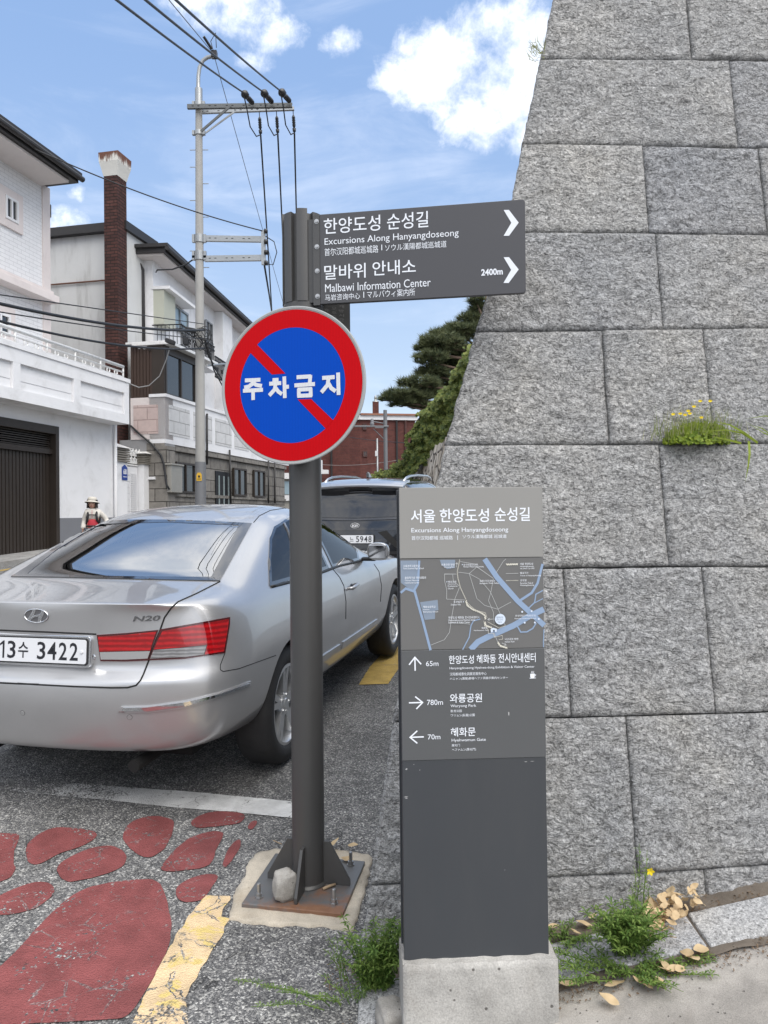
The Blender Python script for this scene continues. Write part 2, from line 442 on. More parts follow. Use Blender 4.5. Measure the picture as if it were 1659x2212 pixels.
M_STEEL = M('galvanised steel', (.34, .35, .35), .42, .75, .2, 20)
M_BOLT = M('bolt steel', (.42, .42, .42), .35, .9, .1, 20)
def rusty(name):
    m, t = newmat(name); P = t.geo
    n = t.noise(P, 9, 8, .65, .5); sp = t.new('ShaderNodeSeparateXYZ'); t.link(P, sp.inputs[0])
    frontw = t.math('MULTIPLY', t.math('SUBTRACT', 2.99, sp.outputs[1]), 1.5)
    k = t.step(t.math('ADD', n, frontw), .55, .80)
    c = t.mix(k, (.16, .165, .17), t.mix(t.noise(P, 40, 6, .6), (.13, .055, .028), (.24, .13, .075)))
    t.put(t.b.inputs['Base Color'], c); t.put(t.b.inputs['Metallic'], t.math('MULTIPLY', t.math('SUBTRACT', 1.0, k), .6))
    t.b.inputs['Roughness'].default_value = .55
    t.put(t.b.inputs['Normal'], t.bump(n, .25, .006)); return m
M_RUST = rusty('rusty plate steel')
# signs
def sheeting(name, col, rough=.3):
    m, t = newmat(name); P = t.geo
    w = t.new('ShaderNodeTexVoronoi'); t.put(w.inputs['Vector'], P); w.inputs['Scale'].default_value = 260; w.inputs['Randomness'].default_value = .15
    c = t.mix(t.step(w.outputs['Distance'], .15, .5), tuple(x * 1.06 for x in col), tuple(x * .93 for x in col))
    t.put(t.b.inputs['Base Color'], c); t.b.inputs['Roughness'].default_value = .5; t.b.inputs['Specular IOR Level'].default_value = .08; return m
M_SRED = sheeting('sign red', (.50, .002, .006)); M_SBLUE = sheeting('sign blue', (.001, .062, .44)); M_SWHITE = sheeting('sign white', (.66, .67, .69), .5)
M_SRIM = sheeting('sign silver rim', (.36, .37, .37), .5)
M_PAN1 = M('panel warm grey', (.232, .228, .216), .5, 0, .03, 3); M_PAN2 = M('panel map grey', (.118, .117, .115), .5, 0, .03, 3)
M_PAN3 = M('panel list grey', (.078, .081, .084), .5, 0, .04, 3); M_PAN4 = M('panel slate', (.038, .042, .048), .5, 0, .10, 2.5, dirt=.35, dirtcol=(.06, .061, .062), dscale=1.6, streak=True)
M_MAPB = plain('map blue', (.22, .30, .43), .5); M_MAPG = plain('map blue grey', (.19, .235, .30), .5); M_MAPL = plain('map line', (.42, .43, .43), .5); M_MAPC = plain('map cream', (.62, .60, .52), .5)
# vehicles
def carpaint(name, col, metal=.75, rough=.30, dirt=.0):
    m, t = newmat(name); P = t.geo
    sp = t.noise(P, 900, 2, .5); c = t.mix(sp, tuple(x * .9 for x in col), tuple(min(1, x * 1.08) for x in col))
    if dirt:
        d = t.noise(P, 5, 6, .6); c = t.mix(t.math('MULTIPLY', t.step(d, .45, .8), dirt), c, tuple(x * .62 for x in col))
    t.put(t.b.inputs['Base Color'], c); t.b.inputs['Metallic'].default_value = metal; t.b.inputs['Roughness'].default_value = rough
    t.b.inputs['Coat Weight'].default_value = 1.0; t.b.inputs['Coat Roughness'].default_value = .03; return m
M_SILVER = carpaint('silver metallic paint', (.50, .50, .505), .70, .34, .15)
M_BLACKP = carpaint('black metallic paint', (.012, .013, .016), .3, .25)
M_GAP = plain('panel gap', (.008, .008, .008), .8); M_SHADOWTRIM = plain('black plastic', (.016, .016, .017), .45)
M_CHROME = plain('chrome', (.72, .73, .75), .06, 1.0); M_FRIT = plain('black glass border', (.010, .010, .012), .06, 0, 1.0)
M_TYRE = M('tyre rubber', (.022, .022, .023), .75, 0, .25, 14, .2, 90, dirt=.3, dirtcol=(.06, .055, .05)); M_RIM = plain('alloy rim', (.60, .61, .62), .32, .75); M_WELL = plain('wheel well black', (.006, .006, .006), .95)
def lens(name, col, sc, rough=.12):
    m, t = newmat(name); P = t.geo
    w = t.new('ShaderNodeTexWave', wave_type='BANDS', bands_direction='Z'); t.put(w.inputs['Vector'], P); w.inputs['Scale'].default_value = sc; w.inputs['Distortion'].default_value = 1.6
    n = t.noise(P, 30, 4, .6)
    c = t.mix(t.step(t.math('MULTIPLY', w.outputs[1], n), .05, .5), tuple(x * .62 for x in col), tuple(min(1, x * 1.2) for x in col))
    t.put(t.b.inputs['Base Color'], c); t.b.inputs['Roughness'].default_value = rough; t.b.inputs['Coat Weight'].default_value = 1.0; t.b.inputs['Coat Roughness'].default_value = .02
    return m
M_LRED = lens('red lamp lens', (.38, .004, .007), 13); M_LCLR = lens('clear lamp lens', (.50, .50, .50), 0.0); M_LSMK = lens('smoked clear lens', (.24, .24, .245), 20); M_LDRK = plain('lamp dark red border', (.07, .004, .005), .1, 0, 1)
def clearglass(name, tint, fr=1.6, boost=.03):
    m = bpy.data.materials.new(name); m.use_nodes = True; t = NT(m.node_tree); t.n.clear()
    f = t.new('ShaderNodeFresnel'); f.inputs[0].default_value = fr
    a = t.new('ShaderNodeBsdfTransparent'); a.inputs[0].default_value = c4(tint)
    g = t.new('ShaderNodeBsdfGlossy'); g.inputs['Roughness'].default_value = 0.0
    x = t.new('ShaderNodeMixShader'); t.link(t.math('ADD', f.outputs[0], boost, clamp=True), x.inputs[0]); t.link(a.outputs[0], x.inputs[1]); t.link(g.outputs[0], x.inputs[2])
    t.link(x.outputs[0], t.new('ShaderNodeOutputMaterial').inputs[0]); return m
M_GLASS = clearglass('car glass', (.50, .55, .52), 1.9, .42); M_TINT = clearglass('tinted car glass', (.06, .064, .066), 1.45, .02); M_PRIV = clearglass('privacy glass', (.02, .02, .022), 1.75, .10)
M_PLATE = plain('plate white', (.66, .67, .69), .35); M_INK = plain('black lettering', (.008, .009, .014), .5); M_SEAT = M('beige seat cloth', (.50, .47, .40), .9, 0, .06)
M_INT = plain('grey interior', (.16, .155, .15), .8)
# buildings
M_WPLAST = M('white painted render', (.74, .74, .75), .75, 0, .05, 3, .25, 70, dirt=.45, dirtcol=(.40, .39, .38), dscale=1.4)
M_WPLAST2 = M('weathered grey render', (.56, .565, .56), .8, 0, .12, 1.2, .35, 40, dirt=.7, dirtcol=(.27, .265, .25), dscale=.9, streak=True)
M_PINKP = M('pale pink render', (.66, .60, .58), .75, 0, .06, 3, .2, 60, dirt=.25, dirtcol=(.38, .33, .32), dscale=2)
M_DADO = M('grey painted dado', (.17, .175, .19), .7, 0, .08, 3, .1, 60)
M_BROWN = M('dark brown metal', (.042, .033, .027), .45, .3, .15, 4, .05, 90); M_BROWNS = M('brown ribbed sheet', (.050, .030, .022), .5, .1, .12, 4)
M_EAVE = M('dark gutter', (.030, .028, .028), .5, .2, .25, 6); M_SOFFIT = M('soffit', (.60, .56, .54), .8, 0, .06, 4, dirt=.2, dirtcol=(.4, .36, .33))
M_ROOF = M('dark roof tile', (.045, .042, .040), .7, 0, .25, 10, .4, 20)
def brick(name, c1, c2, mort, scale, size=(.5, .25), mortar=.02, bump=.6, nv=1.0):
    m, t = newmat(name)
    uv = t.new('ShaderNodeUVMap').outputs[0]
    b = t.new('ShaderNodeTexBrick'); t.put(b.inputs['Vector'], uv); b.inputs['Color1'].default_value = c4(c1); b.inputs['Color2'].default_value = c4(c2); b.inputs['Mortar'].default_value = c4(mort)
    b.inputs['Scale'].default_value = scale; b.inputs['Mortar Size'].default_value = mortar; b.inputs['Brick Width'].default_value = size[0]; b.inputs['Row Height'].default_value = size[1]; b.inputs['Mortar Smooth'].default_value = .3
    n = t.noise(t.geo, 5, 7, .65); c = t.mix(.8, b.outputs[0], t.ramp(n, [(.25, 1 - .4 * nv), (.5, 1.0), (.75, 1 + .3 * nv)]), 'MULTIPLY')
    t.put(t.b.inputs['Base Color'], c); t.b.inputs['Roughness'].default_value = .85; t.b.inputs['Specular IOR Level'].default_value = .25
    h = t.math('SUBTRACT', t.math('MULTIPLY', n, .5 * nv), b.outputs['Fac']); t.put(t.b.inputs['Normal'], t.bump(h, bump, .015))
    return m
M_BRICKCH = brick('chimney brick', (.088, .038, .032), (.050, .024, .022), (.022, .016, .014), 1.0, (.26, .095), .012, 1.0)
M_BRICKW = brick('white painted brick', (.73, .73, .74), (.70, .70, .71), (.50, .50, .51), 1.0, (.30, .10), .006, .35, .12)
M_BRICKR = brick('red brick', (.115, .042, .034), (.090, .032, .028), (.08, .042, .038), 1.0, (.30, .09), .010, .4)
M_ASHLAR = brick('grey ashlar', (.23, .215, .195), (.165, .155, .14), (.06, .055, .05), 1.0, (.75, .38), .014, .9)
M_ASHW = brick('white block relief', (.57, .57, .57), (.54, .54, .54), (.36, .36, .36), 1.0, (.75, .36), .014, .8, .4)
M_ASHP = brick('pink block relief', (.54, .43, .40), (.50, .40, .38), (.38, .29, .27), 1.0, (.62, .36), .014, .8, .4)
M_RUBBLE = None
def rubble(name):
    m, t = newmat(name)
    P = t.mapping(t.new('ShaderNodeUVMap').outputs[0], (1, 1, 1))
    v = t.voro(P, 2.6, 'DISTANCE_TO_EDGE', .75); v2 = t.voro(P, 2.6, 'F1', .75); s = t.new('ShaderNodeSeparateColor'); t.link(v2.outputs['Color'], s.inputs[0])
    c = t.ramp(s.outputs[0], [(0, (.40, .345, .28)), (.5, (.54, .48, .40)), (1, (.66, .60, .52))])
    g = t.step(v.outputs['Distance'], .015, .10); c = t.mix(g, (.10, .085, .07), c)
    c = t.mix(.6, c, t.ramp(t.noise(t.geo, 6, 6, .65), [(.3, .65), (.5, 1.0), (.7, 1.3)]), 'MULTIPLY')
    t.put(t.b.inputs['Base Color'], c); t.b.inputs['Roughness'].default_value = .9
    t.put(t.b.inputs['Normal'], t.bump(g, 1.0, .08)); return m
M_RUBBLE = rubble('rubble masonry')
M_WIN = plain('dark window glass', (.020, .024, .028), .06, 0, 0, .9); M_WINB = plain('pale blue window glass', (.30, .40, .46), .12, 0, 0, .8); M_WINF = plain('grey window frame', (.30, .31, .32), .4, .3); M_BLK = plain('black iron', (.012, .012, .013), .5, .4)
M_WMETAL = M('white painted metal', (.72, .72, .71), .5, .1, .05, 5, dirt=.35, dirtcol=(.26, .15, .08), dscale=9); M_WHT = M('clean white paint', (.70, .70, .71), .6, 0, .03, 3)
M_CPOLE = M('spun concrete', (.33, .325, .31), .8, 0, .12, 5, .15, 80, dirt=.3, dirtcol=(.22, .21, .19), dscale=2, streak=True); M_SLEEVE = M('grey band', (.16, .165, .175), .6, .2, .08, 5)
M_CABLE = plain('cable black', (.012, .013, .016), .55); M_INSUL = plain('insulator black', (.018, .017, .018), .35)
M_BOX = M('beige grey box', (.33, .32, .29), .5, .2, .08, 5)
# plants
def leaf(name, a, b, trans=.35, rough=.5, scale=9):
    m = bpy.data.materials.new(name); m.use_nodes = True; t = NT(m.node_tree); t.n.clear()
    P = t.new('ShaderNodeNewGeometry'); n = t.noise(P.outputs['Position'], scale, 4, .6)
    r = P.outputs['Random Per Island']
    c = t.mix(t.step(t.math('ADD', t.math('MULTIPLY', n, .6), t.math('MULTIPLY', r, .5)), .25, .85), a, b)
    d = t.new('ShaderNodeBsdfPrincipled'); t.put(d.inputs['Base Color'], c); d.inputs['Roughness'].default_value = rough; d.inputs['Specular IOR Level'].default_value = .3
    tr = t.new('ShaderNodeBsdfTranslucent'); t.put(tr.inputs[0], c)
    x = t.new('ShaderNodeMixShader'); x.inputs[0].default_value = trans; t.link(d.outputs[0], x.inputs[1]); t.link(tr.outputs[0], x.inputs[2])
    t.link(x.outputs[0], t.new('ShaderNodeOutputMaterial').inputs[0]); return m
M_PINE = leaf('pine needles', (.045, .065, .034), (.15, .165, .075), .3, .6, 1.3); M_IVY = leaf('ivy leaves', (.070, .115, .028), (.26, .29, .075), .35, .5, .9)
M_WEED = leaf('weed leaves', (.075, .15, .030), (.21, .30, .075), .4, .5, 14); M_GRASS = leaf('bright green grass', (.10, .17, .016), (.26, .33, .035), .45, .5, 14); M_STRAW = leaf('pale grass', (.22, .24, .11), (.40, .40, .20), .4)  # the grass is a brighter, yellower green than the weeds
M_DRY = leaf('dry leaf', (.40, .27, .14), (.72, .57, .36), .25, .6, 14); M_PETAL = leaf('yellow petals', (.80, .58, .02), (.9, .70, .03), .3)
M_TRUNK = M('pine bark', (.11, .075, .055), .9, 0, .3, 6, .8, 14); M_TWIG = M('twig', (.34, .25, .16), .8, 0, .2, 60)
# person
M_SKIN = plain('skin', (.42, .25, .18), .5); M_HAT = M('beige hat cloth', (.50, .47, .41), .9, 0, .08, 40); M_HAIR = plain('dark hair', (.018, .014, .012), .6); M_JACKET = M('cream jacket cloth', (.56, .53, .48), .85, 0, .06, 20)
M_REDC = M('red jacket cloth', (.42, .030, .045), .8, 0, .08, 20); M_PACK = plain('black webbing', (.014, .014, .016), .7); M_TROUS = plain('dark trousers', (.04, .04, .05), .8); M_LIP = plain('lips', (.35, .10, .09), .5)
# ------------------------------------------------------------------ road, paint, footpath, kerb
def sheet(name, fn, xs, ys, mat, kind='structure'):
    mb = MB(); k = len(ys)
    for x in xs:
        for y in ys: mb.v.append(V((x, y, fn(x, y))))
    for i in range(len(xs) - 1):
        for j in range(k - 1):
            mb.f.append([i * k + j, (i + 1) * k + j, (i + 1) * k + j + 1, i * k + j + 1]); mb.m.append(0)
    return tag(mb.build(name, mat, smooth=True), kind=kind)
sheet('road', gz, [-900, -120, -30, -15, -8, -4, -2, -1, 0, 1, 3, 8, 20, 120, 900], [-600, -60, -30, -10, -4, 0, 2, 2.9, 4, 8, 15, 25, 36, 60, 200, 900], M_ROAD)
def paint(name, outline, mat, lift=.004, smooth=0, jag=0.0):
    q = smooth_poly(outline, smooth) if smooth else outline
    pts = [ground(x, y) for x, y in q]
    if jag:
        d = densify([(p.x, p.y) for p in pts], .02)
        pts = [V((x + jag * noise.noise(V((x * 21, y * 21, 3))), y + jag * noise.noise(V((x * 21, y * 21, 9))), 0)) for x, y in d]
    mb = MB(); mb.poly([V((p.x, p.y, gz(p.x, p.y) + lift)) for p in pts])
    o = mb.build(name, mat)
    bm = bmesh.new(); bm.from_mesh(o.data); bmesh.ops.recalc_face_normals(bm, faces=bm.faces)
    for f in bm.faces:
        if f.normal.z < 0: f.normal_flip()
    bmesh.ops.triangulate(bm, faces=bm.faces); bm.to_mesh(o.data); bm.free()
    return tag(o, kind='structure')
Z4 = lambda x, y: (.4 * x, 1625.7 + .4 * y)
paint('white_road_line', [Z4(*p) for p in [(-900, 60), (-900, 110), (150, 222), (600, 262), (900, 295), (1250, 325), (1700, 368), (1700, 280), (1300, 240), (1000, 212), (700, 193), (150, 150)]], M_WHITE, jag=.004)
for q in [
    [(-120, 440), (100, 438), (105, 470), (80, 520), (70, 600), (84, 640), (60, 680), (-10, 706), (-120, 730)],
    [(135, 545), (150, 490), (215, 440), (290, 405), (400, 410), (500, 425), (530, 447), (490, 485), (420, 520), (320, 545), (225, 605), (160, 612)],
    [(305, 650), (310, 610), (400, 555), (500, 515), (590, 505), (660, 525), (692, 580), (650, 630), (560, 665), (430, 695), (350, 705)],
    [(655, 450), (690, 390), (770, 350), (860, 345), (945, 368), (935, 430), (905, 500), (860, 550), (800, 576), (740, 555), (680, 500)],
    [(858, 630), (900, 580), (960, 510), (1040, 455), (1130, 428), (1215, 432), (1200, 470), (1165, 530), (1150, 580), (1120, 625), (1000, 640), (900, 648)],
    [(1022, 385), (1060, 350), (1130, 325), (1220, 318), (1310, 328), (1330, 352), (1290, 390), (1180, 400), (1060, 415)],
    [(1338, 410), (1350, 378), (1390, 367), (1385, 390), (1360, 422)],
    [(1200, 610), (1225, 540), (1260, 485), (1305, 468), (1300, 510), (1260, 580), (1215, 632)],
    [(945, 745), (990, 700), (1070, 665), (1185, 658), (1165, 700), (1120, 770), (1080, 810), (965, 812)],
    [(-40, 800), (60, 745), (190, 700), (270, 706), (300, 745), (265, 800), (190, 850), (60, 882), (-60, 880)],
    [(-300, 1330), (-60, 1210), (60, 1110), (200, 950), (320, 830), (440, 740), (600, 703), (760, 688), (850, 690), (890, 760), (915, 860), (930, 960), (900, 1090), (840, 1200), (760, 1340), (690, 1430), (600, 1448), (300, 1462), (-60, 1480), (-300, 1560)],
]: paint('red_road_paint', [Z4(*p) for p in q], M_RED, smooth=2, jag=.005)
paint('cream_road_line', [Z4(*p) for p in [(1105, 778), (1235, 780), (1238, 800), (1190, 890), (1240, 905), (1170, 1040), (1120, 1110), (1040, 1260), (1000, 1330), (1020, 1480), (860, 1800), (560, 1800), (730, 1430), (800, 1280), (870, 1140), (940, 1010), (1020, 890)]], M_CREAM, jag=.010)
paint('yellow_road_line', [(775, 1480), (800, 1440), (845, 1392), (885, 1352), (925, 1340), (910, 1376), (880, 1418), (838, 1478)], M_YEL, jag=.006)
# far kerb side yellow line and pavement along the houses
A1 = V((-8.07, 17.2, 0)); D1 = V((.213, .977, 0)).normalized(); N1 = V((.977, -.213, 0)).normalized()
def strip(name, o0, o1, s0, s1, mat, lift, thick=None):
    mb = MB()
    for s in [s0 + (s1 - s0) * i / 16 for i in range(17)]:
        for o in (o0, o1):
            p = A1 + D1 * s + N1 * o; mb.v.append(V((p.x, p.y, gz(p.x, p.y) + lift)))
    for i in range(16): mb.f.append([2 * i, 2 * i + 1, 2 * i + 3, 2 * i + 2]); mb.m.append(0)
    if thick:
        k = len(mb.v)
        for i in range(17): mb.v.append(mb.v[2 * i + 1] - V((0, 0, thick)))
        for i in range(16): mb.f.append([2 * i + 1, k + i, k + i + 1, 2 * i + 3]); mb.m.append(0)
    return tag(mb.build(name, mat, weld=False), kind='structure')
strip('pavement', -.6, .95, -20, 26, M_PAVE, .11, .12)
strip('yellow_kerb_line', 1.25, 1.40, -20, 4, M_YEL, .004)

# right hand footpath rising to the right, kerb, soil
def rise(x): return .158 * max(0.0, x + .05)
def pz(x, y): return gz(x, y) + min(rise(x), .9)
def kerby(x): return 2.215 + .085 * x         # front line of the kerb
def wally(x): return 2.49 + .035 * x
def lin(a, b, n): return [a + (b - a) * i / n for i in range(n + 1)]
def slopesheet(name, x0, x1, ya, yb, mat, lift, nx=40, ny=24, bumpy=0.0, skirt=True, wob=0.0):
    mb = MB()
    for i in range(nx + 1):
        for j in range(ny + 1):
            x = x0 + (x1 - x0) * i / nx; y = ya(x) + (yb(x) - ya(x)) * j / ny
            if i == 0 and wob: x += wob * noise.noise(V((1.3, y * 6, 2)))
            z = pz(x, y) + lift + bumpy * noise.noise(V((x * 9, y * 9, 1))) + bumpy * .5 * noise.noise(V((x * 31, y * 31, 1)))
            if i == 0: z = gz(x, y) - .01
            mb.v.append(V((x, y, z)))
    for i in range(nx):
        for j in range(ny):
            q = i * (ny + 1) + j; mb.f.append([q, q + ny + 1, q + ny + 2, q + 1]); mb.m.append(0)
    return tag(mb.build(name, mat, smooth=True), kind='structure')
slopesheet('footpath', -.04, 6.0, lambda x: -3.0, lambda x: kerby(x) - .012, M_PATH, .006, 90, 60, .004, wob=.06)
slopesheet('soil', -.085, 4.0, lambda x: kerby(x) - .035, lambda x: wally(x) + .25, M_SOIL, .014, 150, 30, .010, wob=.05)
# kerb stones: one at the left of the slab, one behind it and one running off to the right
def kerb_stone(x0, x1, label, h=.022, depth=.175):
    mb = MB(); n = max(4, int((x1 - x0) / .06))
    def P(x, t): y = kerby(x) + t; return V((x, y, pz(x, y)))
    for i in range(n):
        a, b = x0 + (x1 - x0) * i / n, x0 + (x1 - x0) * (i + 1) / n
        lo = V((0, 0, -.12)); hi = V((0, 0, h))
        mb.hexa([P(a, 0) + lo, P(b, 0) + lo, P(b, depth) + lo, P(a, depth) + lo, P(a, 0) + hi, P(b, 0) + hi, P(b, depth) + hi, P(a, depth) + hi])
    # drop the inner faces
    o = mb.build('kerb_stone', M_KERB, weld=True)
    bm = bmesh.new(); bm.from_mesh(o.data)
    bad = [f for f in bm.faces if abs(f.normal.x) > .9 and not (min(abs(v.co.x - x0) for v in f.verts) < 1e-4 or min(abs(v.co.x - x1) for v in f.verts) < 1e-4)]
    bmesh.ops.delete(bm, geom=bad, context='FACES'); bm.to_mesh(o.data); bm.free()
    b = o.modifiers.new('bevel', 'BEVEL'); b.width = .006; b.segments = 2; b.limit_method = 'ANGLE'; b.angle_limit = R(50)
    return tag(o, label, 'kerb stone', 'granite kerb stones along the wall')
kerb_stone(-.090, .10, 'short pale granite kerb stone poking out on the road side of the grey slab sign')
kerb_stone(.108, .965, 'pale granite kerb stone between the slab sign and the leaf pile, overgrown by weed')
kerb_stone(.975, 3.2, 'long pale granite kerb stone running right from the leaf pile')

# ------------------------------------------------------------------ granite fortress wall
WA = V((math.cos(R(2)), math.sin(R(2)), 0)); WB = V((0, math.sin(R(12.5)), math.cos(R(12.5))))
WF = Frame((-.10, 2.48, 0), WA, WB)
edge = [(1262, -330), (1235, -190), (1197, 0), (1168, 125), (1128, 311), (1092, 501), (1029, 714), (962, 960), (906, 1228), (850, 1553), (800, 1905), (752, 2230), (735, 2320)]
def ex(y):
    for (x0, y0), (x1, y1) in zip(edge, edge[1:]):
        if y0 <= y <= y1: return x0 + (x1 - x0) * (y - y0) / (y1 - y0)
    return edge[0][0]
cours = [[(1240, -330), (3000, -300)], [(1226, -150), (3000, -120)], [(1168, 125), (1480, 127), (1659, 129), (3000, 140)], [(1130, 309), (1400, 312), (1659, 318), (3000, 330)], [(1092, 500), (1400, 502), (1659, 505), (3000, 520)],
         [(1028, 714), (1430, 711), (1659, 706), (3000, 700)], [(955, 960), (1430, 958), (1659, 957), (3000, 950)], [(900, 1230), (1180, 1228), (1445, 1222), (1659, 1226), (3000, 1215)],
         [(840, 1559), (1237, 1550), (1545, 1542), (1659, 1538), (3000, 1500)], [(780, 1914), (1190, 1896), (1380, 1888), (1659, 1868), (3000, 1780)], [(740, 2240), (1659, 2150), (3000, 2050)]]
def cy(i, x):
    c = cours[i]
    for (x0, y0), (x1, y1) in zip(c, c[1:]):
        if x <= x1 or (x1, y1) == c[-1]: return y0 + (y1 - y0) * (x - x0) / (x1 - x0)
joints = [[1420, 1730, 2050, 2380], [1484, 1800, 2120, 2500], [1586, 1880, 2230], [1396, 1650, 1960, 2300], [1425, 1790, 2100, 2400], [1310, 1531, 1840, 2160], [1436, 1760, 2110], [1226, 1532, 1850, 2200], [1365, 1760, 2140], [1010, 1537, 1900]]
lean = .075
wall = thing('granite_wall', (-.1, 2.48, 0), 'tall battered wall of large rough grey granite blocks filling the right side', 'stone wall')
wm = MB(); rnd = random.Random(3)
G = .0027
for r in range(len(cours) - 1):
    mids = joints[r]
    for k in range(len(mids) + 1):
        def xe(j, y):     # joint x at row y
            if j < 0: return ex(y)
            ymid = (cy(r, mids[j]) + cy(r + 1, mids[j])) / 2
            return mids[j] + (y - ymid) * (mids[j] - 829) / 7200
        def corner(j, row):
            x = mids[j] if j >= 0 else 1000
            for _ in range(4): x = xe(j, cy(row, x))
            return WF.pix(x, cy(row, x))
        if k < len(mids): rj = k
        else: break
        c00, c10, c01, c11 = corner(k - 1, r + 1), corner(k, r + 1), corner(k - 1, r), corner(k, r)
        w = max(c10[0] - c00[0], .05); h = max(c01[1] - c00[1], .05)
        near = r >= 3
        nu = max(6, int(w / .014)); nv = max(6, int(h / .014))
        off = rnd.uniform(-.004, .006); seed = rnd.uniform(0, 99); first = k == 0
        def fn(uu_, vv_, c00=c00, c10=c10, c01=c01, c11=c11, w=w, h=h, off=off, seed=seed, first=first, nu=nu, nv=nv):
            iu, jv = round(uu_ * (nu + 2)) - 1, round(vv_ * (nv + 2)) - 1; rim = iu in (-1, nu + 1) or jv in (-1, nv + 1)
            u, v = min(1, max(0, iu / nu)), min(1, max(0, jv / nv))
            a = (c00[0] * (1 - u) + c10[0] * u) * (1 - v) + (c01[0] * (1 - u) + c11[0] * u) * v
            b = (c00[1] * (1 - u) + c10[1] * u) * (1 - v) + (c01[1] * (1 - u) + c11[1] * u) * v
            el = min(u * w, (1 - u) * w, v * h, (1 - v) * h)
            dx = min(u * w, (1 - u) * w); dyy = min(v * h, (1 - v) * h)
            p = V((a * 1.0, b * 1.4, seed))
            rough = .007 * noise.noise(p * 9) + .009 * noise.noise(p * 23) + .009 * noise.noise(p * 52)
            # chipped joint edges
            g = G * (.55 + 1.1 * abs(noise.noise(V((a * 7, b * 7, seed + 3)))))
            if u == 0 and not first: a += g
            elif u == 1: a -= g
            elif first and u == 0: a += .006 * noise.noise(V((1, b * 17, seed))) + .004 * noise.noise(V((1, b * 50, seed)))
            if v == 0: b += g
            if v == 1: b -= g
            rad = .008; rd = 0
            if el < rad: rd = (1 - math.sqrt(max(0, 1 - (1 - el / rad) ** 2))) * .008
            if rim: return WF.p(a + (.02 if first and u == 0 else 0), b, -.12)
            return WF.p(a, b, off + rough * min(1, el / .03 + .25) - rd)
        wm.grid(fn, nu + 2, nv + 2)
wm.build('masonry', M_GRANITE, wall, smooth=True)
# street flank of the wall, running back along the road, and its core
fm = MB()
FD = V((.55, .835, 0))
left = [WF.p(WF.pix(x, y)[0] + .03, WF.pix(x, y)[1], -.10) for x, y in edge]
far = [p + FD * 5.0 for p in left]
bot = []
n_ = len(left)
fm.add(left + far, [(i, i + 1, n_ + i + 1, n_ + i) for i in range(n_ - 1)])
rightp = [WF.p(*WF.pix(2900, y), -.03) for y in (-330, 2230)]
fm.add([left[0], rightp[0], rightp[0] + V((.5, 5, 0)), far[0]], [(0, 1, 2, 3)])
fm.build('masonry_flank', M_GRANITE, wall)
cm = MB(); cm.add([WF.p(WF.pix(x, y)[0] + .015, WF.pix(x, y)[1], -.030) for x, y in edge] + [WF.p(*WF.pix(2950, y), -.030) for x, y in edge], [(i, n_ + i, n_ + i + 1, i + 1) for i in range(n_ - 1)])
cm.build('dark_joints', plain('dark joint', (.035, .034, .033), .95), wall)
# ------------------------------------------------------------------ direction signpost
Z7 = lambda x, y: (497.7 + .2 * x, 1725.3 + .2 * y)
PC = V((-.3095, 2.992, 0)); PC.z = gz(PC.x, PC.y); PR = .0632
FL, FR, BR = ground(*Z7(120, 1200)), ground(*Z7(1215, 1315)), ground(*Z7(1455, 735))
ea = (FR - FL).normalized(); eb = (BR - FR); eb = (eb - ea * eb.dot(ea)).normalized(); ez = ea.cross(eb).normalized()
post = thing('signpost', PC, 'charcoal direction signpost with a long arrow board, round pole and rusty bolted base plate', 'signpost')
PT = .024; BLc = FL + BR - FR
mb = MB(); lo, hi = V((0, 0, -.02)), V((0, 0, PT))
mb.hexa([FL + lo, FR + lo, BR + lo, BLc + lo, FL + hi, FR + hi, BR + hi, BLc + hi]); mb.build('base_plate', M_RUST, post, bevel=.003)
zt = at(655, 660, 2.99).z + .01
mb = MB(); mb.lathe([(PR, 0), (PR, zt - PC.z)], PC + V((0, 0, PT - .005)), (0, 0, 1), 48); mb.lathe([(PR + .010, 0), (PR + .006, .006), (PR, .010)], PC + V((0, 0, PT)), (0, 0, 1), 48)
mb.build('pole', M_DARK, post, smooth=True, autos=40)
def gusset(d, side, L=.160, H=.166):
    F = Frame(PC + V((0, 0, PT)), d, (0, 0, 1)); mb = MB()
    mb.prism(F, [(PR - .01, 0), (PR + L - .055, 0), (PR + L - .055, .022), (PR + .022, H), (PR - .01, H)], -.006, .006)
    mb.build('gusset', M_DARK, post, bevel=.0015)
for d in (ea, -ea, -eb, eb): gusset(d, 0)
for q in ((310, 1135), (1120, 1200), (1300, 780)):
    c = ground(*Z7(*q)); c = V((c.x, c.y, gz(c.x, c.y) + PT)); mb = MB()
    mb.lathe([(0, 0), (.016, 0), (.016, .004), (.0125, .0041), (.0125, .017), (.0075, .0171), (.0075, .052), (.006, .054), (0, .054)], c, (0, 0, 1), 6)
    mb.build('anchor_bolt', M_BOLT, post)
c = BLc + ea * .05 - eb * .05; c = V((c.x, c.y, gz(c.x, c.y) + PT)); mb = MB(); mb.lathe([(0, 0), (.016, 0), (.016, .004), (.0125, .0041), (.0125, .017), (.0075, .0171), (.0075, .052), (0, .054)], c, (0, 0, 1), 6); mb.build('anchor_bolt', M_BOLT, post)
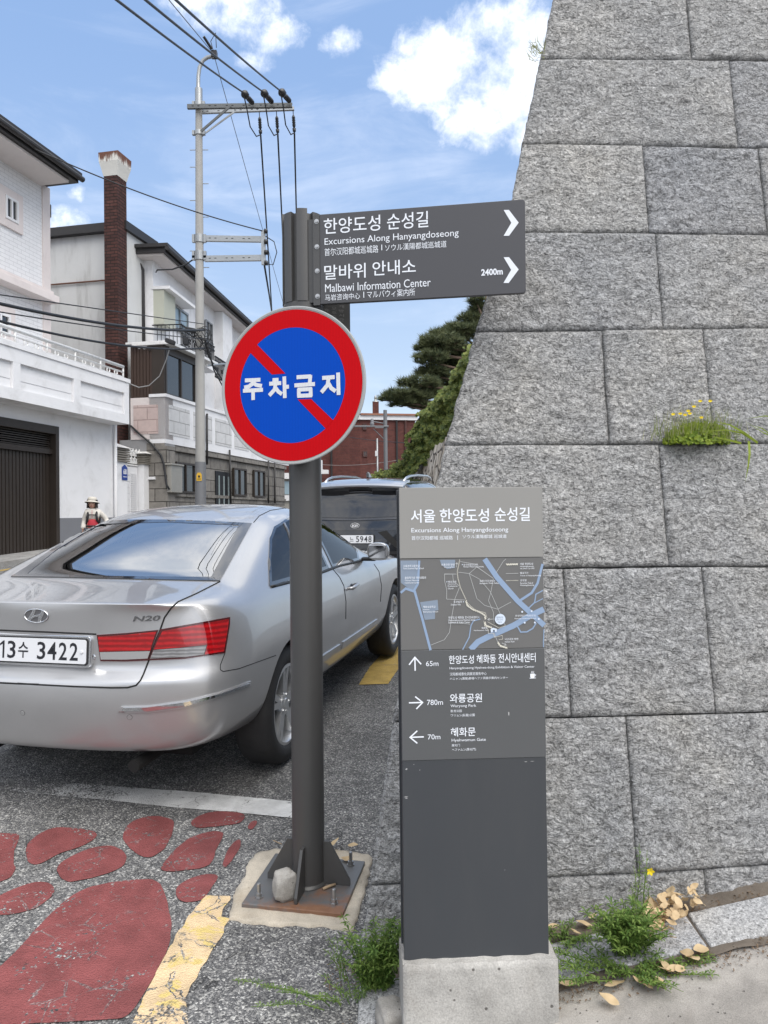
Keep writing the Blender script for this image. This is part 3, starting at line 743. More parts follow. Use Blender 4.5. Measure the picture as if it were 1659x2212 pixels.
# fluted head with separate staves
ztop = at(648, 458, 2.95).z; zb = zt - .012
mb = MB(); mb.lathe([(PR + .004, -.03), (PR + .016, -.028), (PR + .016, .0), (PR - .01, .002)], (PC.x, PC.y, zb), (0, 0, 1), 48)
mb.lathe([(PR + .002, 0), (PR + .002, ztop - zb - .012), (0, ztop - zb - .012)], (PC.x, PC.y, zb), (0, 0, 1), 32)
for k in range(8):
    th0 = R(-90 + k * 45 + 3); wd = R(29)
    prof = []
    for i in range(9): th = th0 - wd / 2 + wd * i / 8; prof.append(((PR + .019) * math.cos(th), (PR + .019) * math.sin(th)))
    for i in range(8, -1, -1): th = th0 - wd / 2 + wd * i / 8; prof.append(((PR - .004) * math.cos(th), (PR - .004) * math.sin(th)))
    F = Frame((PC.x, PC.y, zb), (1, 0, 0), (0, 1, 0)); mb.prism(F, prof, 0, ztop - zb - (.010 if k % 2 else 0))
mb.build('fluted_head', M_DARK, post, autos=30)
# arrow board
Z8 = lambda x, y: (584 + .36 * x, 398 + .36 * y)
bl, br_ = at(690, 560, 2.90), at(1133, 540, 2.775)
BF = Frame(bl, V((br_.x - bl.x, br_.y - bl.y, 0)), (0, 0, 1))
bd = thing_ = None
mb = MB()
q = [BF.pix(*Z8(*p)) for p in ((298, 720), (1531, 650), (1531, 88), (298, 182))]
a0 = (q[0][0] + q[3][0]) / 2; a1 = (q[1][0] + q[2][0]) / 2; b0 = (q[0][1] + q[1][1]) / 2; b1 = (q[2][1] + q[3][1]) / 2
rr = .012
def rounded(a0, a1, b0, b1, r, corners=(0, 1, 2, 3), n=6):
    pts = []
    for i, (cx_, cy_, s) in enumerate(((a0 + r, b0 + r, 180), (a1 - r, b0 + r, 270), (a1 - r, b1 - r, 0), (a0 + r, b1 - r, 90))):
        if i in corners: pts += [(cx_ + r * math.cos(R(s + 90 * k / n)), cy_ + r * math.sin(R(s + 90 * k / n))) for k in range(n + 1)]
        else: pts.append(((a0, b0), (a1, b0), (a1, b1), (a0, b1))[i])
    return pts
mb.prism(BF, rounded(a0, a1, b0, b1, rr, (1, 2)), -.02, 0)
board = mb.build('direction_board', M_BOARD, post, bevel=.0015)
ws = BF.pix(*Z8(262, 450))[0]
mb = MB(); mb.fbox(BF, ws - .004, a0 - .0012, b0 - .004, b1 + .001, -.026, -.001); mb.fbox(BF, ws - .03, ws + .004, b0 + .01, b1 - .012, -.03, -.012)
mb.build('clamp_strip', M_DARK, post, bevel=.001)
for p in ((277, 223), (279, 375), (281, 520), (283, 672)):
    a, b = BF.pix(*Z8(*p)); mb = MB(); mb.lathe([(.0095, 0), (.0095, .0015), (.0068, .0016), (.006, .0055), (0, .0062)], BF.p(a, b, -.001), BF.n, 10); mb.build('screw', M_BOLT, post)
mb = MB(); T8 = lambda s, lt, rb, bold=0.0: text(mb, BF, s, Z8(*lt), Z8(*rb), .0012, bold)
T8('한양도성', (320, 207), (660, 277), .006); T8('순성길', (700, 178), (948, 257), .006)
T8('Excursions Along Hanyangdoseong', (325, 325), (1130, 322)); T8('首尔汉阳都城巡城路', (325, 385), (648, 410)); T8('|', (666, 362), (671, 396)); T8('ソウル漢陽都城巡城道', (688, 362), (1057, 378))
T8('말바위', (323, 487), (572, 560), .006); T8('안내소', (612, 463), (873, 535), .006)
T8('Malbawi Information Center', (328, 600), (962, 612)); T8('马岩咨询中心', (328, 662), (538, 688)); T8('|', (558, 645), (563, 681)); T8('マルバウィ案内所', (580, 640), (868, 668)); T8('2400m', (1265, 510), (1395, 542), .03)
mb.build('lettering', M_WTXT, board)
for pts in ([(1400, 155), (1432, 155), (1490, 231), (1432, 310), (1400, 310), (1446, 232)], [(1400, 439), (1432, 438), (1490, 512), (1430, 593), (1399, 593), (1445, 514)]):
    mb = MB(); mb.prism(BF, [BF.pix(*Z8(*p)) for p in pts], .0005, .0013); mb.build('arrow_mark', M_WTXT, board)
# second board pointing away behind the pole
o2 = at(700, 690, 3.06); B2F = Frame(o2, V((.16, .06, 0)), (0, 0, 1))
q0 = B2F.pix(686, 655); q1 = B2F.pix(757, 745)
mb = MB(); mb.prism(B2F, rounded(q0[0] - .04, q1[0], q1[1] - .0, q0[1] + .02, .004), -.02, 0); b2 = mb.build('direction_board', M_DARK, post, bevel=.001); b2['label'] = 'narrow dark board with faint vertical writing behind the pole'
mb = MB()
for i, s in enumerate(('개방시간', '오후 5시30분까지', '휴관일 : 매주')):
    for j, ch in enumerate(s.replace(' ', '')):
        x = 738 - i * 16 - j * .0; y = 662 + j * 9.5 + i * 4
        if y < 735: text(mb, B2F, ch, (x - 6, y - 3.6), (x + 5, y + 4.0), .0012)
mb.build('lettering', plain('faded lettering', (.20, .20, .20), .6), b2)

# ------------------------------------------------------------------ round no parking sign
Z9 = lambda x, y: (464.5 + .208 * x, 650.4 + .208 * y)
yaw = R(18.5); SC = at(629.8, 832.5, 2.862)
SF = Frame(SC, V((math.cos(yaw), -math.sin(yaw), 0)), (0, 0, 1)); SR = .2985
ns = thing('no_parking_sign', SC, 'round red and blue no parking sign with white Korean lettering clamped to the charcoal pole', 'traffic sign')
mb = MB(); mb.lathe([(0, -.006), (SR - .002, -.006), (SR, -.004), (SR, .001), (SR - .003, .0028), (SR - .010, .0018), (SR - .012, 0), (0, 0)], SC, SF.n, 96); mb.build('sign_disc', M_SRIM, ns, autos=30)
def disc(name, r0, r1, off, mat):
    mb = MB(); mb.lathe([(r1, off - .0008), (r1, off), (r0, off)], SC, SF.n, 96); return mb.build(name, mat, ns, autos=30)
disc('red_ring', .2180, SR - .0135, .0016, M_SRED); disc('blue_field', 0.0, .2176, .0012, M_SBLUE)
def clip(pts):
    out = []
    for p in pts:
        a, b = SF.pix(*Z9(*p)); L = math.hypot(a, b)
        if L > .22: a, b = a * .2178 / L, b * .2178 / L
        out.append((a, b))
    return out
for pts in ([(362, 532), (398, 490), (435, 448), (732, 753), (592, 763)], [(860, 1022), (1000, 1018), (1240, 1247), (1202, 1292), (1160, 1337)]):
    mb = MB(); mb.prism(SF, clip(pts), .0005, .0020); mb.build('red_bar', M_SRED, ns)
def wbox(cx_, cy_, w, h, ang=0): pass
def strokes(list_, w):
    for pts in list_:
        q = [SF.pix(*Z9(*p)) for p in pts]; stroke(mb, SF, q, w, strokes.off)
        strokes.off += .00006
strokes.off = .0022
mb = MB(); wd = .0150
strokes([[(313, 825), (474, 818)], [(396, 826), (388, 862), (352, 889), (306, 899)], [(400, 852), (432, 872), (490, 882)], [(293, 933), (501, 922)], [(398, 930), (399, 1028)],
         [(600, 822), (662, 818)], [(566, 860), (690, 852)], [(632, 858), (622, 920), (566, 982)], [(634, 905), (660, 940), (698, 968)], [(722, 784), (728, 1008)], [(726, 893), (771, 890)],
         [(850, 792), (1000, 783)], [(994, 770), (985, 868)], [(828, 877), (1041, 862)], [(873, 914), (875, 1000)], [(996, 906), (998, 992)], [(860, 921), (1012, 914)], [(860, 986), (1012, 979)],
         [(1116, 800), (1246, 790)], [(1184, 798), (1172, 872), (1108, 950)], [(1182, 855), (1210, 905), (1256, 938)], [(1281, 744), (1287, 976)]], wd)
mb.build('lettering', M_SWHITE, ns)
for dz in (-.12, .14):
    mb = MB()
    mb.tube([V((PC.x + (PR + .006) * math.cos(th), PC.y + (PR + .006) * math.sin(th), SC.z + dz)) for th in [2 * math.pi * i / 24 for i in range(25)]], .009, 6)
    mb.box((SC.x + .01, SC.y + .040, SC.z + dz), (.05, .05, .03))
    mb.build('clamp', M_STEEL, ns)

# ------------------------------------------------------------------ information slab
p_ = at(866, 1500, 2.135)
LF = Frame(p_, V((math.cos(R(3.2)), math.sin(R(3.2)), 0)), (-.0085, .022, 1))
slab = thing('information_slab', ground(1030, 2200), 'tall grey information slab with trail map and distances on a concrete foot', 'information sign')
TH = .085
LA = [LF.pix(x, y)[0] for x, y in ((858.5, 1054), (875, 2066))]; RA = [LF.pix(x, y)[0] for x, y in ((1169.5, 1050), (1189, 2056))]
la, ra = sum(LA) / 2 + .001, sum(RA) / 2
ys = [LF.pix(1015, y)[1] for y in (1052.5, 1205.5, 1403, 1640.5, 2085)]
for i, (mt, nm) in enumerate(((M_PAN1, 'title_panel'), (M_PAN2, 'map_panel'), (M_PAN3, 'distance_panel'), (M_PAN4, 'lower_panel'))):
    mb = MB(); c1 = (0, -.0018, -.0006, -.0024)[i]
    mb.fbox(LF, la + (0 if i == 0 else .0008), ra - (0 if i == 0 else .0004 * i), ys[i + 1] + .0008, ys[i], c1 - .012, c1)
    o = mb.build(nm, mt, slab, bevel=.0012)
    if i == 0: title = o
    elif i == 1: mapp = o
    elif i == 2: dist = o
    else: lowp = o
mb = MB(); mb.fbox(LF, la + .004, ra - .004, ys[4] - .0, ys[0] - .002, -TH, -.0145); mb.fbox(LF, la - .001, ra + .001, ys[4], ys[0] - .001, -TH - .012, -TH - .0005)
mb.build('slab_core', M_PAN4, slab, bevel=.001)
# little scuffs of bare metal on the lower panel
sc = MB()
for (x, y, w, h) in ((878, 1662, 2.6, 2.2), (877, 1722, 5, 1.2), (878, 1725, 3.5, 1.0), (1136, 1646, 4, .8), (1150, 1645, 5, .6), (907, 1664, 1.2, 1), (1091, 1880, 1.4, .6), (894, 1652, 1.6, .6)):
    a, b = LF.pix(x, y); k = 2.13 / 1640
    sc.prism(LF, [(a - w * k, b - h * .3 * k), (a + w * .2 * k, b - h * k), (a + w * k, b + h * .4 * k), (a, b + h * k)], -.0030, -.0022)
sc.build('scuff', plain('scuffed metal', (.30, .30, .30), .5), lowp)
mb = MB(); k = 2.13 / 1640
for (x, y) in ((1099, 1542), ): a, b = LF.pix(x, y); mb.prism(LF, [(a - 1.0 * k, b + 4 * k), (a + 1.2 * k, b + 3 * k), (a + .8 * k, b - 4 * k), (a - .6 * k, b - 3 * k)], -.001, -.0004)
mb.build('scuff', plain('white scratch', (.45, .45, .45), .5), dist)
# concrete foot
mb = MB(); fa, fb_ = LF.pix(872, 2080)[0] - .004, LF.pix(1199, 2068)[0] + .002
top = LF.pix(1030, 2081, .03)[1]
nA, nB = 60, 34
def foot(u, v):
    a = fa + (fb_ - fa) * u; b = top - .34 * (1 - v)
    e = min(u * (fb_ - fa), (1 - u) * (fb_ - fa), (1 - v) * .3)
    chip = .006 * noise.noise(V((a * 30, 1, 4))) + .004 * noise.noise(V((a * 90, 1, 4))) if v > .9 else 0
    return LF.p(a, b + chip * max(0, (v - .9) * 10), .030 + .0025 * noise.noise(V((a * 20, b * 20, 0))) - (max(0, .012 - e) ** 2) * 40)
mb.grid(foot, nA, nB)
def foot_top(u, v):
    a = fa + (fb_ - fa) * u; p = foot(u, 1.0)
    q = LF.p(a, top + .004 * noise.noise(V((a * 25, v * 5, 7))), .030 - v * (.06 + TH))
    return p.lerp(q, min(1, v * 8))
mb.grid(foot_top, nA, 24)
for u in (0, 1):
    def side(s, v, u=u):
        p = foot(u, v); return p - LF.n * (s * (.06 + TH))
    mb.grid(side, 6, nB)
mb.build('concrete_foot', M_PLINTH, slab, smooth=True, autos=45)
# writing on the slab
ZA = lambda x, y: (849.4 + .208 * x, 1035.2 + .208 * y); ZB = lambda x, y: (849.4 + .208 * x, 1380.3 + .208 * y)
mb = MB(); TA = lambda s, lt, rb, bold=0.0: text(mb, LF, s, ZA(*lt), ZA(*rb), .0007, bold)
TA('서울', (182, 315), (437, 450), .012); TA('한양도성', (482, 307), (995, 445), .012); TA('순성길', (1052, 293), (1420, 434), .012)
TA('Excursions Along Hanyangdoseong', (188, 508), (1195, 556), .004); TA('首尔汉阳都城 巡城路', (190, 590), (618, 628), .002); TA('|', (666, 582), (672, 630)); TA('ソウル漢陽都城 巡城道', (720, 578), (1178, 612), .002)
mb.build('lettering', M_WTXT, title)
mb = MB(); TB = lambda s, lt, rb, bold=0.0: text(mb, LF, s, ZB(*lt), ZB(*rb), .0002, bold)
TB('65m', (340, 230), (470, 280)); TB('한양도성', (578, 172), (838, 255), .008); TB('혜화동', (866, 162), (1066, 250), .008); TB('전시안내센터', (1092, 150), (1480, 240), .008)
TB('Hanyangdoseong Hyehwa-dong Exhibition & Visitor Center', (585, 291), (1468, 304)); TB('汉阳都城惠化洞展览服务中心', (588, 350), (970, 374)); TB('ハニャン(漢陽)都城ヘファ洞展示案内センター', (588, 400), (1192, 418))
TB('780m', (350, 632), (517, 684)); TB('와룡공원', (588, 570), (922, 656), .008); TB('Waryong Park', (595, 682), (862, 712)); TB('卧龙公园', (598, 735), (712, 760)); TB('ワリョン(臥龍)公園', (598, 780), (847, 807))
TB('70m', (358, 992), (490, 1041)); TB('혜화문', (597, 922), (855, 1008), .008); TB('Hyehwamun Gate', (607, 1036), (962, 1066)); TB('惠化门', (608, 1092), (692, 1116)); TB('ヘファムン(惠化門)', (610, 1137), (860, 1162))
mb.build('lettering', M_WTXT, dist)
for pts in ([[(228, 330), (225, 190)], [(165, 268), (225, 190), (290, 262)]], [[(163, 663), (305, 659)], [(228, 598), (305, 659), (240, 727)]], [[(318, 1016), (175, 1022)], [(250, 953), (175, 1022), (250, 1083)]]):
    mb = MB()
    for i, l in enumerate(pts): stroke(mb, LF, [LF.pix(*ZB(*p)) for p in l], 14 * .208 * k, .0001 + .0002 * i)
    mb.build('arrow_mark', M_WTXT, dist)
mb = MB(); mb.prism(LF, [LF.pix(*ZB(*p)) for p in ((1422, 362), (1470, 360), (1468, 398), (1456, 404), (1434, 405), (1424, 398))], -.0004, .0002); mb.prism(LF, [LF.pix(*ZB(*p)) for p in ((1412, 405), (1484, 402), (1478, 408), (1420, 411))], -.0004, .0003)
stroke(mb, LF, [LF.pix(*ZB(*p)) for p in ((1469, 368), (1480, 370), (1480, 380), (1468, 385))], 5 * .208 * k, .0002)
for x in (1436, 1447, 1458): stroke(mb, LF, [LF.pix(*ZB(*p)) for p in ((x, 358), (x - 3, 350), (x + 3, 342), (x, 334))], 4 * .208 * k, .0002)
mb.build('cup_symbol', M_WTXT, dist)
# the map
layer = [-.0012]
def road(pts, w, mat_list):
    layer[0] += .00003; stroke(mat_list, LF, [LF.pix(*ZA(*p)) for p in pts], w * .208 * k, layer[0])
def area(pts, mat_list):
    layer[0] += .00003; mat_list.poly([LF.p(*LF.pix(*ZA(*p)), layer[0]) for p in pts][::-1])
mg = MB(); area([(75, 845), (252, 843), (250, 1040), (230, 1130), (200, 1160), (140, 1120), (80, 1075)], mg); area([(485, 838), (645, 836), (640, 920), (560, 935), (500, 890)], mg); area([(278, 1278), (462, 1252), (470, 1360), (436, 1365), (434, 1452), (328, 1462)], mg)
mg.build('map_blocks', M_MAPG, mapp)
mbq = MB()
road([(270, 845), (262, 1000), (255, 1090), (215, 1160)], 24, mbq); road([(78, 1180), (130, 1135), (215, 1165)], 24, mbq); road([(222, 1160), (300, 1440), (388, 1776)], 26, mbq)
road([(950, 828), (1080, 1020), (1290, 1260), (1440, 1400), (1570, 1520)], 56, mbq); road([(805, 1770), (880, 1690), (1000, 1630), (1250, 1520), (1420, 1420), (1565, 1350)], 62, mbq)
road([(1552, 880), (1500, 1080), (1440, 1180), (1310, 1265)], 26, mbq); road([(1556, 1155), (1482, 1195), (1470, 1280), (1395, 1350)], 13, mbq); road([(1556, 1240), (1468, 1285)], 10, mbq)
road([(1292, 1530), (1325, 1588), (1390, 1585), (1450, 1550), (1485, 1495)], 14, mbq); road([(1566, 1560), (1560, 1700), (1562, 1745)], 10, mbq); road([(722, 1770), (790, 1640), (808, 1520), (835, 1470), (905, 1452)], 12, mbq)
mbq.build('map_roads', M_MAPB, mapp)
ml = MB()
for pts in ([(392, 1722), (530, 1668), (585, 1590), (600, 1480), (640, 1245), (690, 1120)], [(555, 1245), (745, 1255)], [(555, 1245), (556, 1150), (535, 1060), (533, 985), (660, 985)], [(618, 990), (625, 1060), (690, 1112)], [(675, 965), (790, 980), (870, 910), (1040, 1030)], [(790, 980), (870, 1240), (950, 1310), (1085, 1350), (1225, 1275)], [(790, 980), (900, 1040), (1010, 1170), (1090, 1350), (1165, 1520)],
            [(1040, 1035), (1015, 1170), (990, 1260), (1040, 1380), (1048, 1500)], [(1070, 970), (1145, 850), (1172, 828)], [(600, 1490), (800, 1505)], [(1170, 980), (1300, 977)], [(695, 855), (870, 885)], [(1045, 1590), (1085, 1690)], [(655, 915), (660, 872)]):
    road(pts, 4.5, ml)
for pts in ([(1050, 1452), (985, 1455)], [(1000, 1443), (982, 1456), (1000, 1468)], [(1128, 1700), (1172, 1722)], [(1158, 1702), (1174, 1723), (1152, 1728)], [(648, 882), (660, 868), (670, 884)]): road(pts, 6, ml)
ml.build('map_lines', M_MAPL, mapp)
mc = MB()
def rampart(pts, n, w=11, amp=13):   # crenellated line of the city wall
    q = densify(pts, 3, False); out = []; L = 0
    tot = sum(math.hypot(q[i + 1][0] - q[i][0], q[i + 1][1] - q[i][1]) for i in range(len(q) - 1)); st = tot / n
    for i in range(len(q) - 1):
        dx, dy_ = q[i + 1][0] - q[i][0], q[i + 1][1] - q[i][1]; l = math.hypot(dx, dy_); nx, ny = -dy_ / l, dx / l
        s = 1 if int(L / st) % 2 else -1
        out.append((q[i][0] + nx * amp * .5 * s, q[i][1] + ny * amp * .5 * s)); L += l
    road(out, w * .55, mc)
rampart([(755, 1255), (770, 1310), (830, 1355), (900, 1380), (950, 1410), (960, 1460)], 30); rampart([(950, 1480), (960, 1520), (1030, 1545)], 12); rampart([(1085, 1690), (1110, 1730), (1190, 1755)], 14); rampart([(1170, 886), (1300, 882)], 13)
def dotted(pts, step=11, w=6):
    q = densify(pts, step, False)
    for i in range(0, len(q) - 1): 
        a, b = q[i], q[i + 1]; road([(a[0] + (b[0] - a[0]) * .0, a[1] + (b[1] - a[1]) * .0), (a[0] + (b[0] - a[0]) * .55, a[1] + (b[1] - a[1]) * .55)], w, mc)
dotted([(690, 836), (665, 960), (672, 1030), (700, 1130), (755, 1250)], 11, 9); dotted([(765, 1280), (860, 1365), (955, 1385), (975, 1440)]); dotted([(980, 1480), (1100, 1545), (1165, 1520)]); dotted([(1040, 1600), (1050, 1640), (1130, 1620), (1135, 1660), (1090, 1665)]); dotted([(1170, 1052), (1300, 1050)]); dotted([(940, 1470), (945, 1520), (985, 1560), (985, 1600), (1040, 1600)])
mc.build('map_wall_line', M_MAPC, mapp)
ms = MB(); layer[0] += .0003
def dot(x, y, r):
    layer[0] += .00002; a, b = LF.pix(*ZA(x, y)); ms.poly([LF.p(a + r * .208 * k * math.cos(2 * math.pi * i / 24), b + r * .208 * k * math.sin(2 * math.pi * i / 24), layer[0]) for i in range(24)])
dot(1108, 1452, 56)
for x, y in ((1336, 1375), (1434, 1368), (1362, 1488), (1467, 1486), (1508, 1450)): dot(x, y, 10)
for x, y in ((716, 886), (555, 1065), (1050, 1055), (727, 1272), (886, 1430)): dot(x, y, 5)
area([(1008, 1555), (1030, 1540), (1075, 1552), (1070, 1585), (1055, 1585), (1050, 1562), (1036, 1562), (1030, 1588), (1012, 1588)], ms)
ms.build('map_symbols', plain('map symbol', (.55, .62, .72), .5), mapp)
mb = MB(); toff = layer[0] + .0003; TM = lambda s, lt, rb, bold=.0: text(mb, LF, s, ZA(*lt), ZA(*rb), toff, bold)
for s, lt, rb in (('서울과학고등학교', (105, 890), (275, 912)), ('Seoul Science High School', (105, 918), (318, 938)), ('올림픽기념 국민생활관', (120, 1012), (342, 1034)), ('Olympic Memorial', (120, 1044), (268, 1060)), ('Community Center', (120, 1068), (272, 1086)), ('와룡공원 방면', (500, 877), (637, 898)), ('Waryong Park', (526, 906), (637, 922)),
                  ('한국외방선교회', (730, 878), (878, 898)), ('Korean Missionary Society', (730, 902), (942, 918)), ('혜성교회', (568, 1055), (654, 1075)), ('Hyeseong', (568, 1082), (648, 1096)), ('Presbyterian', (568, 1104), (668, 1120)), ('Church', (568, 1128), (626, 1142)), ('성북1치안센터', (897, 1046), (1040, 1066)), ('Seongbuk1 Public Safety', (897, 1074), (1097, 1090)),
                  ('두산빌라', (628, 1263), (714, 1284)), ('Doosan Villa', (600, 1294), (700, 1309)), ('혜화초등학교', (311, 1315), (439, 1337)), ('Hyehwa', (311, 1347), (376, 1362)), ('Elementary School', (311, 1370), (464, 1386)), ('한양도성 혜화동 전시안내센터', (574, 1425), (874, 1447)), ('Hanyangdoseong Hyehwa-dong', (574, 1456), (850, 1473)), ('Exhibition & Visitor Center', (574, 1478), (798, 1494)),
                  ('혜화문', (918, 1535), (980, 1557)), ('Hyehwamun Gate', (838, 1564), (992, 1577)), ('낙산공원 방면', (1160, 1650), (1298, 1670)), ('Naksan Park', (1160, 1680), (1260, 1694)), ('한성대입구역(삼선교)', (1268, 1408), (1482, 1428)), ('Hansung University Station', (1260, 1440), (1482, 1453)),
                  ('서울 한양도성', (1315, 868), (1452, 890)), ('Hanyangdoseong,', (1318, 898), (1462, 914)), ('the Seoul City Wall', (1318, 920), (1465, 936)), ('멸실구간', (1318, 963), (1403, 983)), ('Traces of Hanyangdoseong', (1318, 994), (1533, 1009)), ('순성길', (1320, 1038), (1384, 1060)), ('Excursion Trail of', (1320, 1070), (1452, 1086)), ('Hanyangdoseong', (1320, 1094), (1464, 1110))):
    TM(s, lt, rb)
mb.build('lettering', M_WTXT, mapp)
mb = MB(); TM('현위치', (1072, 1425), (1140, 1447)); TM('you are', (1072, 1455), (1138, 1468)); TM('here', (1088, 1475), (1128, 1488)); mb.build('lettering', M_MAPG, mapp)
# ------------------------------------------------------------------ vehicles
class CarBody:
    """lofted body: stations along the car; each ring runs from the floor centre round the side to the roof centre"""
    def __init__(s, mat4, stations, rear, front, levels=3, creases=()):
        s.M = mat4; s.Mi = mat4.inverted(); s.o = s.Mi @ CAM
        N = 13; vs = []; fs = []; idx = {}
        def vid(key, p):
            if key not in idx: idx[key] = len(vs); vs.append(V(p))
            return idx[key]
        nS = len(stations)
        def P(i, j, side):
            w, u, h = stations[i][j]
            if j in (0, 12): return vid((i, j, 0), (0, u, h))
            return vid((i, j, side), (w * side, u, h))
        for i in range(nS - 1):
            for j in range(N - 1):
                for sd in (1, -1):
                    q = [P(i, j, sd), P(i + 1, j, sd), P(i + 1, j + 1, sd), P(i, j + 1, sd)]
                    fs.append(q if sd == 1 else q[::-1])
        # end caps: rows S1..G2 with inner columns at w of B1 and 0
        for end, (i, inner) in enumerate(((0, rear), (nS - 1, front))):
            def E(row, col, sd):
                if row == 2: j = {2: 2, 1: 1, 0: 0}[col]; return P(i, j, sd)
                if row == 10: j = {2: 10, 1: 11, 0: 12}[col]; return P(i, j, sd)
                if col == 2: return P(i, row, sd)
                u1, u0 = inner[row - 3]; hh = stations[i][row][2]; w1 = stations[i][1][0]
                return vid(('e', end, row, col, sd if col else 0), (w1 * sd if col else 0, u1 if col else u0, hh))
            for row in range(2, 10):
                for col in (1, 0):
                    for sd in (1, -1):
                        q = [E(row, col, sd), E(row, col + 1, sd), E(row + 1, col + 1, sd), E(row + 1, col, sd)]
                        if (sd == 1) == (end == 1): q = q[::-1]
                        fs.append(q)
        me = bpy.data.meshes.new('cage'); me.from_pydata(vs, [], fs); me.update()
        bm = bmesh.new(); bm.from_mesh(me); bmesh.ops.recalc_face_normals(bm, faces=bm.faces)
        cl = bm.edges.layers.float.new('crease_edge')
        inv = {v: k for k, v in idx.items()}
        bm.verts.ensure_lookup_table()
        for e in bm.edges:
            a, b = inv[e.verts[0].index], inv[e.verts[1].index]
            for fnc, val in creases:
                if fnc(a, b): e[cl] = max(e[cl], val)
        bm.to_mesh(me); bm.free()
        ob = bpy.data.objects.new('cage', me); COL.objects.link(ob)
        md = ob.modifiers.new('s', 'SUBSURF'); md.levels = levels; md.render_levels = levels
        s.mesh = s.evald(ob); bpy.data.objects.remove(ob)
        s.bvh()
    def evald(s, ob):
        dg = bpy.context.evaluated_depsgraph_get(); dg.update()
        return bpy.data.meshes.new_from_object(ob.evaluated_get(dg))
    def bvh(s):
        s.tree = BVHTree.FromPolygons([v.co for v in s.mesh.vertices], [list(p.vertices) for p in s.mesh.polygons])
    def hit(s, x, y):
        """photo grid point -> point and normal on the body, in car space"""
        d = s.Mi.to_3x3() @ ray(x, y); r = s.tree.ray_cast(s.o, d.normalized())
        if r[0] is None:
            # nearest point for rays that just miss the silhouette
            best = None
            for k in range(40):
                q = s.o + d.normalized() * (2.0 + k * .2); n = s.tree.find_nearest(q)
                if best is None or n[3] < best[3]: best = n
            r = best
        n = r[1]
        if n.dot(d) > 0: n = -n
        return r[0], n
    def side(s, u, h, sd=1):
        r = s.tree.ray_cast(V((3 * sd, u, h)), V((-sd, 0, 0))); return r[0], r[1]
    def ahead(s, w, h, sg=1):
        r = s.tree.ray_cast(V((w, 12 * sg, h)), V((0, -sg, 0))); return r[0], r[1]
    def cut(s, cyls):
        ob = bpy.data.objects.new('b', s.mesh); COL.objects.link(ob)
        s.mesh.materials.clear(); s.mesh.materials.append(M_SILVER); s.mesh.materials.append(M_WELL)
        rem = []
        for (c, r, w) in cyls:
            mb = MB(); mb.lathe([(0, 0), (r, 0), (r, w), (0, w)], c, (1 if c[0] > 0 else -1, 0, 0), 48, mi=1)
            q = mb.build('cut', [M_WELL, M_WELL], weld=True); rem.append(q)
            md = ob.modifiers.new('b', 'BOOLEAN'); md.object = q; md.operation = 'DIFFERENCE'; md.solver = 'EXACT'
        s.mesh = s.evald(ob); bpy.data.objects.remove(ob)
        for q in rem: bpy.data.objects.remove(q)
    def holes(s, tests):
        bm = bmesh.new(); bm.from_mesh(s.mesh); kill = []
        for f in bm.faces:
            c = f.calc_center_median()
            if any(tst(c, f.normal) for tst in tests): kill.append(f)
        bmesh.ops.delete(bm, geom=kill, context='FACES'); bm.to_mesh(s.mesh); bm.free()
    def body(s, name, mats, parent):
        s.mesh.name = name; s.mesh.materials.clear()
        for m in mats: s.mesh.materials.append(m)
        s.mesh.shade_smooth(); s.mesh.set_sharp_from_angle(angle=R(55))
        o = bpy.data.objects.new(name, s.mesh); COL.objects.link(o); o.parent = parent; return o
def tri2d(outline, step, hole=None):
    out = densify(outline, step); vs = [V(p) for p in out]; n = len(vs); es = [(i, (i + 1) % n) for i in range(n)]
    if hole:
        h = densify(hole, step); k = len(vs); vs += [V(p) for p in h]; es += [(k + i, k + (i + 1) % len(h)) for i in range(len(h))]
    x0, x1 = min(p.x for p in vs), max(p.x for p in vs); y0, y1 = min(p.y for p in vs), max(p.y for p in vs)
    x = x0 + step / 2
    while x < x1:
        y = y0 + step / 2
        while y < y1:
            if inside(x, y, outline) and not (hole and inside(x, y, hole)):
                if min((V((x, y)) - q).length for q in vs[:n]) > step * .45: vs.append(V((x, y)))
            y += step
        x += step
    r = geometry.delaunay_2d_cdt(vs, es, [], 0, 1e-4)
    fs = []
    for f in r[2]:
        c = sum((r[0][i] for i in f), V((0, 0))) / len(f)
        if inside(c.x, c.y, outline) and not (hole and inside(c.x, c.y, hole)): fs.append(list(f))
    return r[0], fs
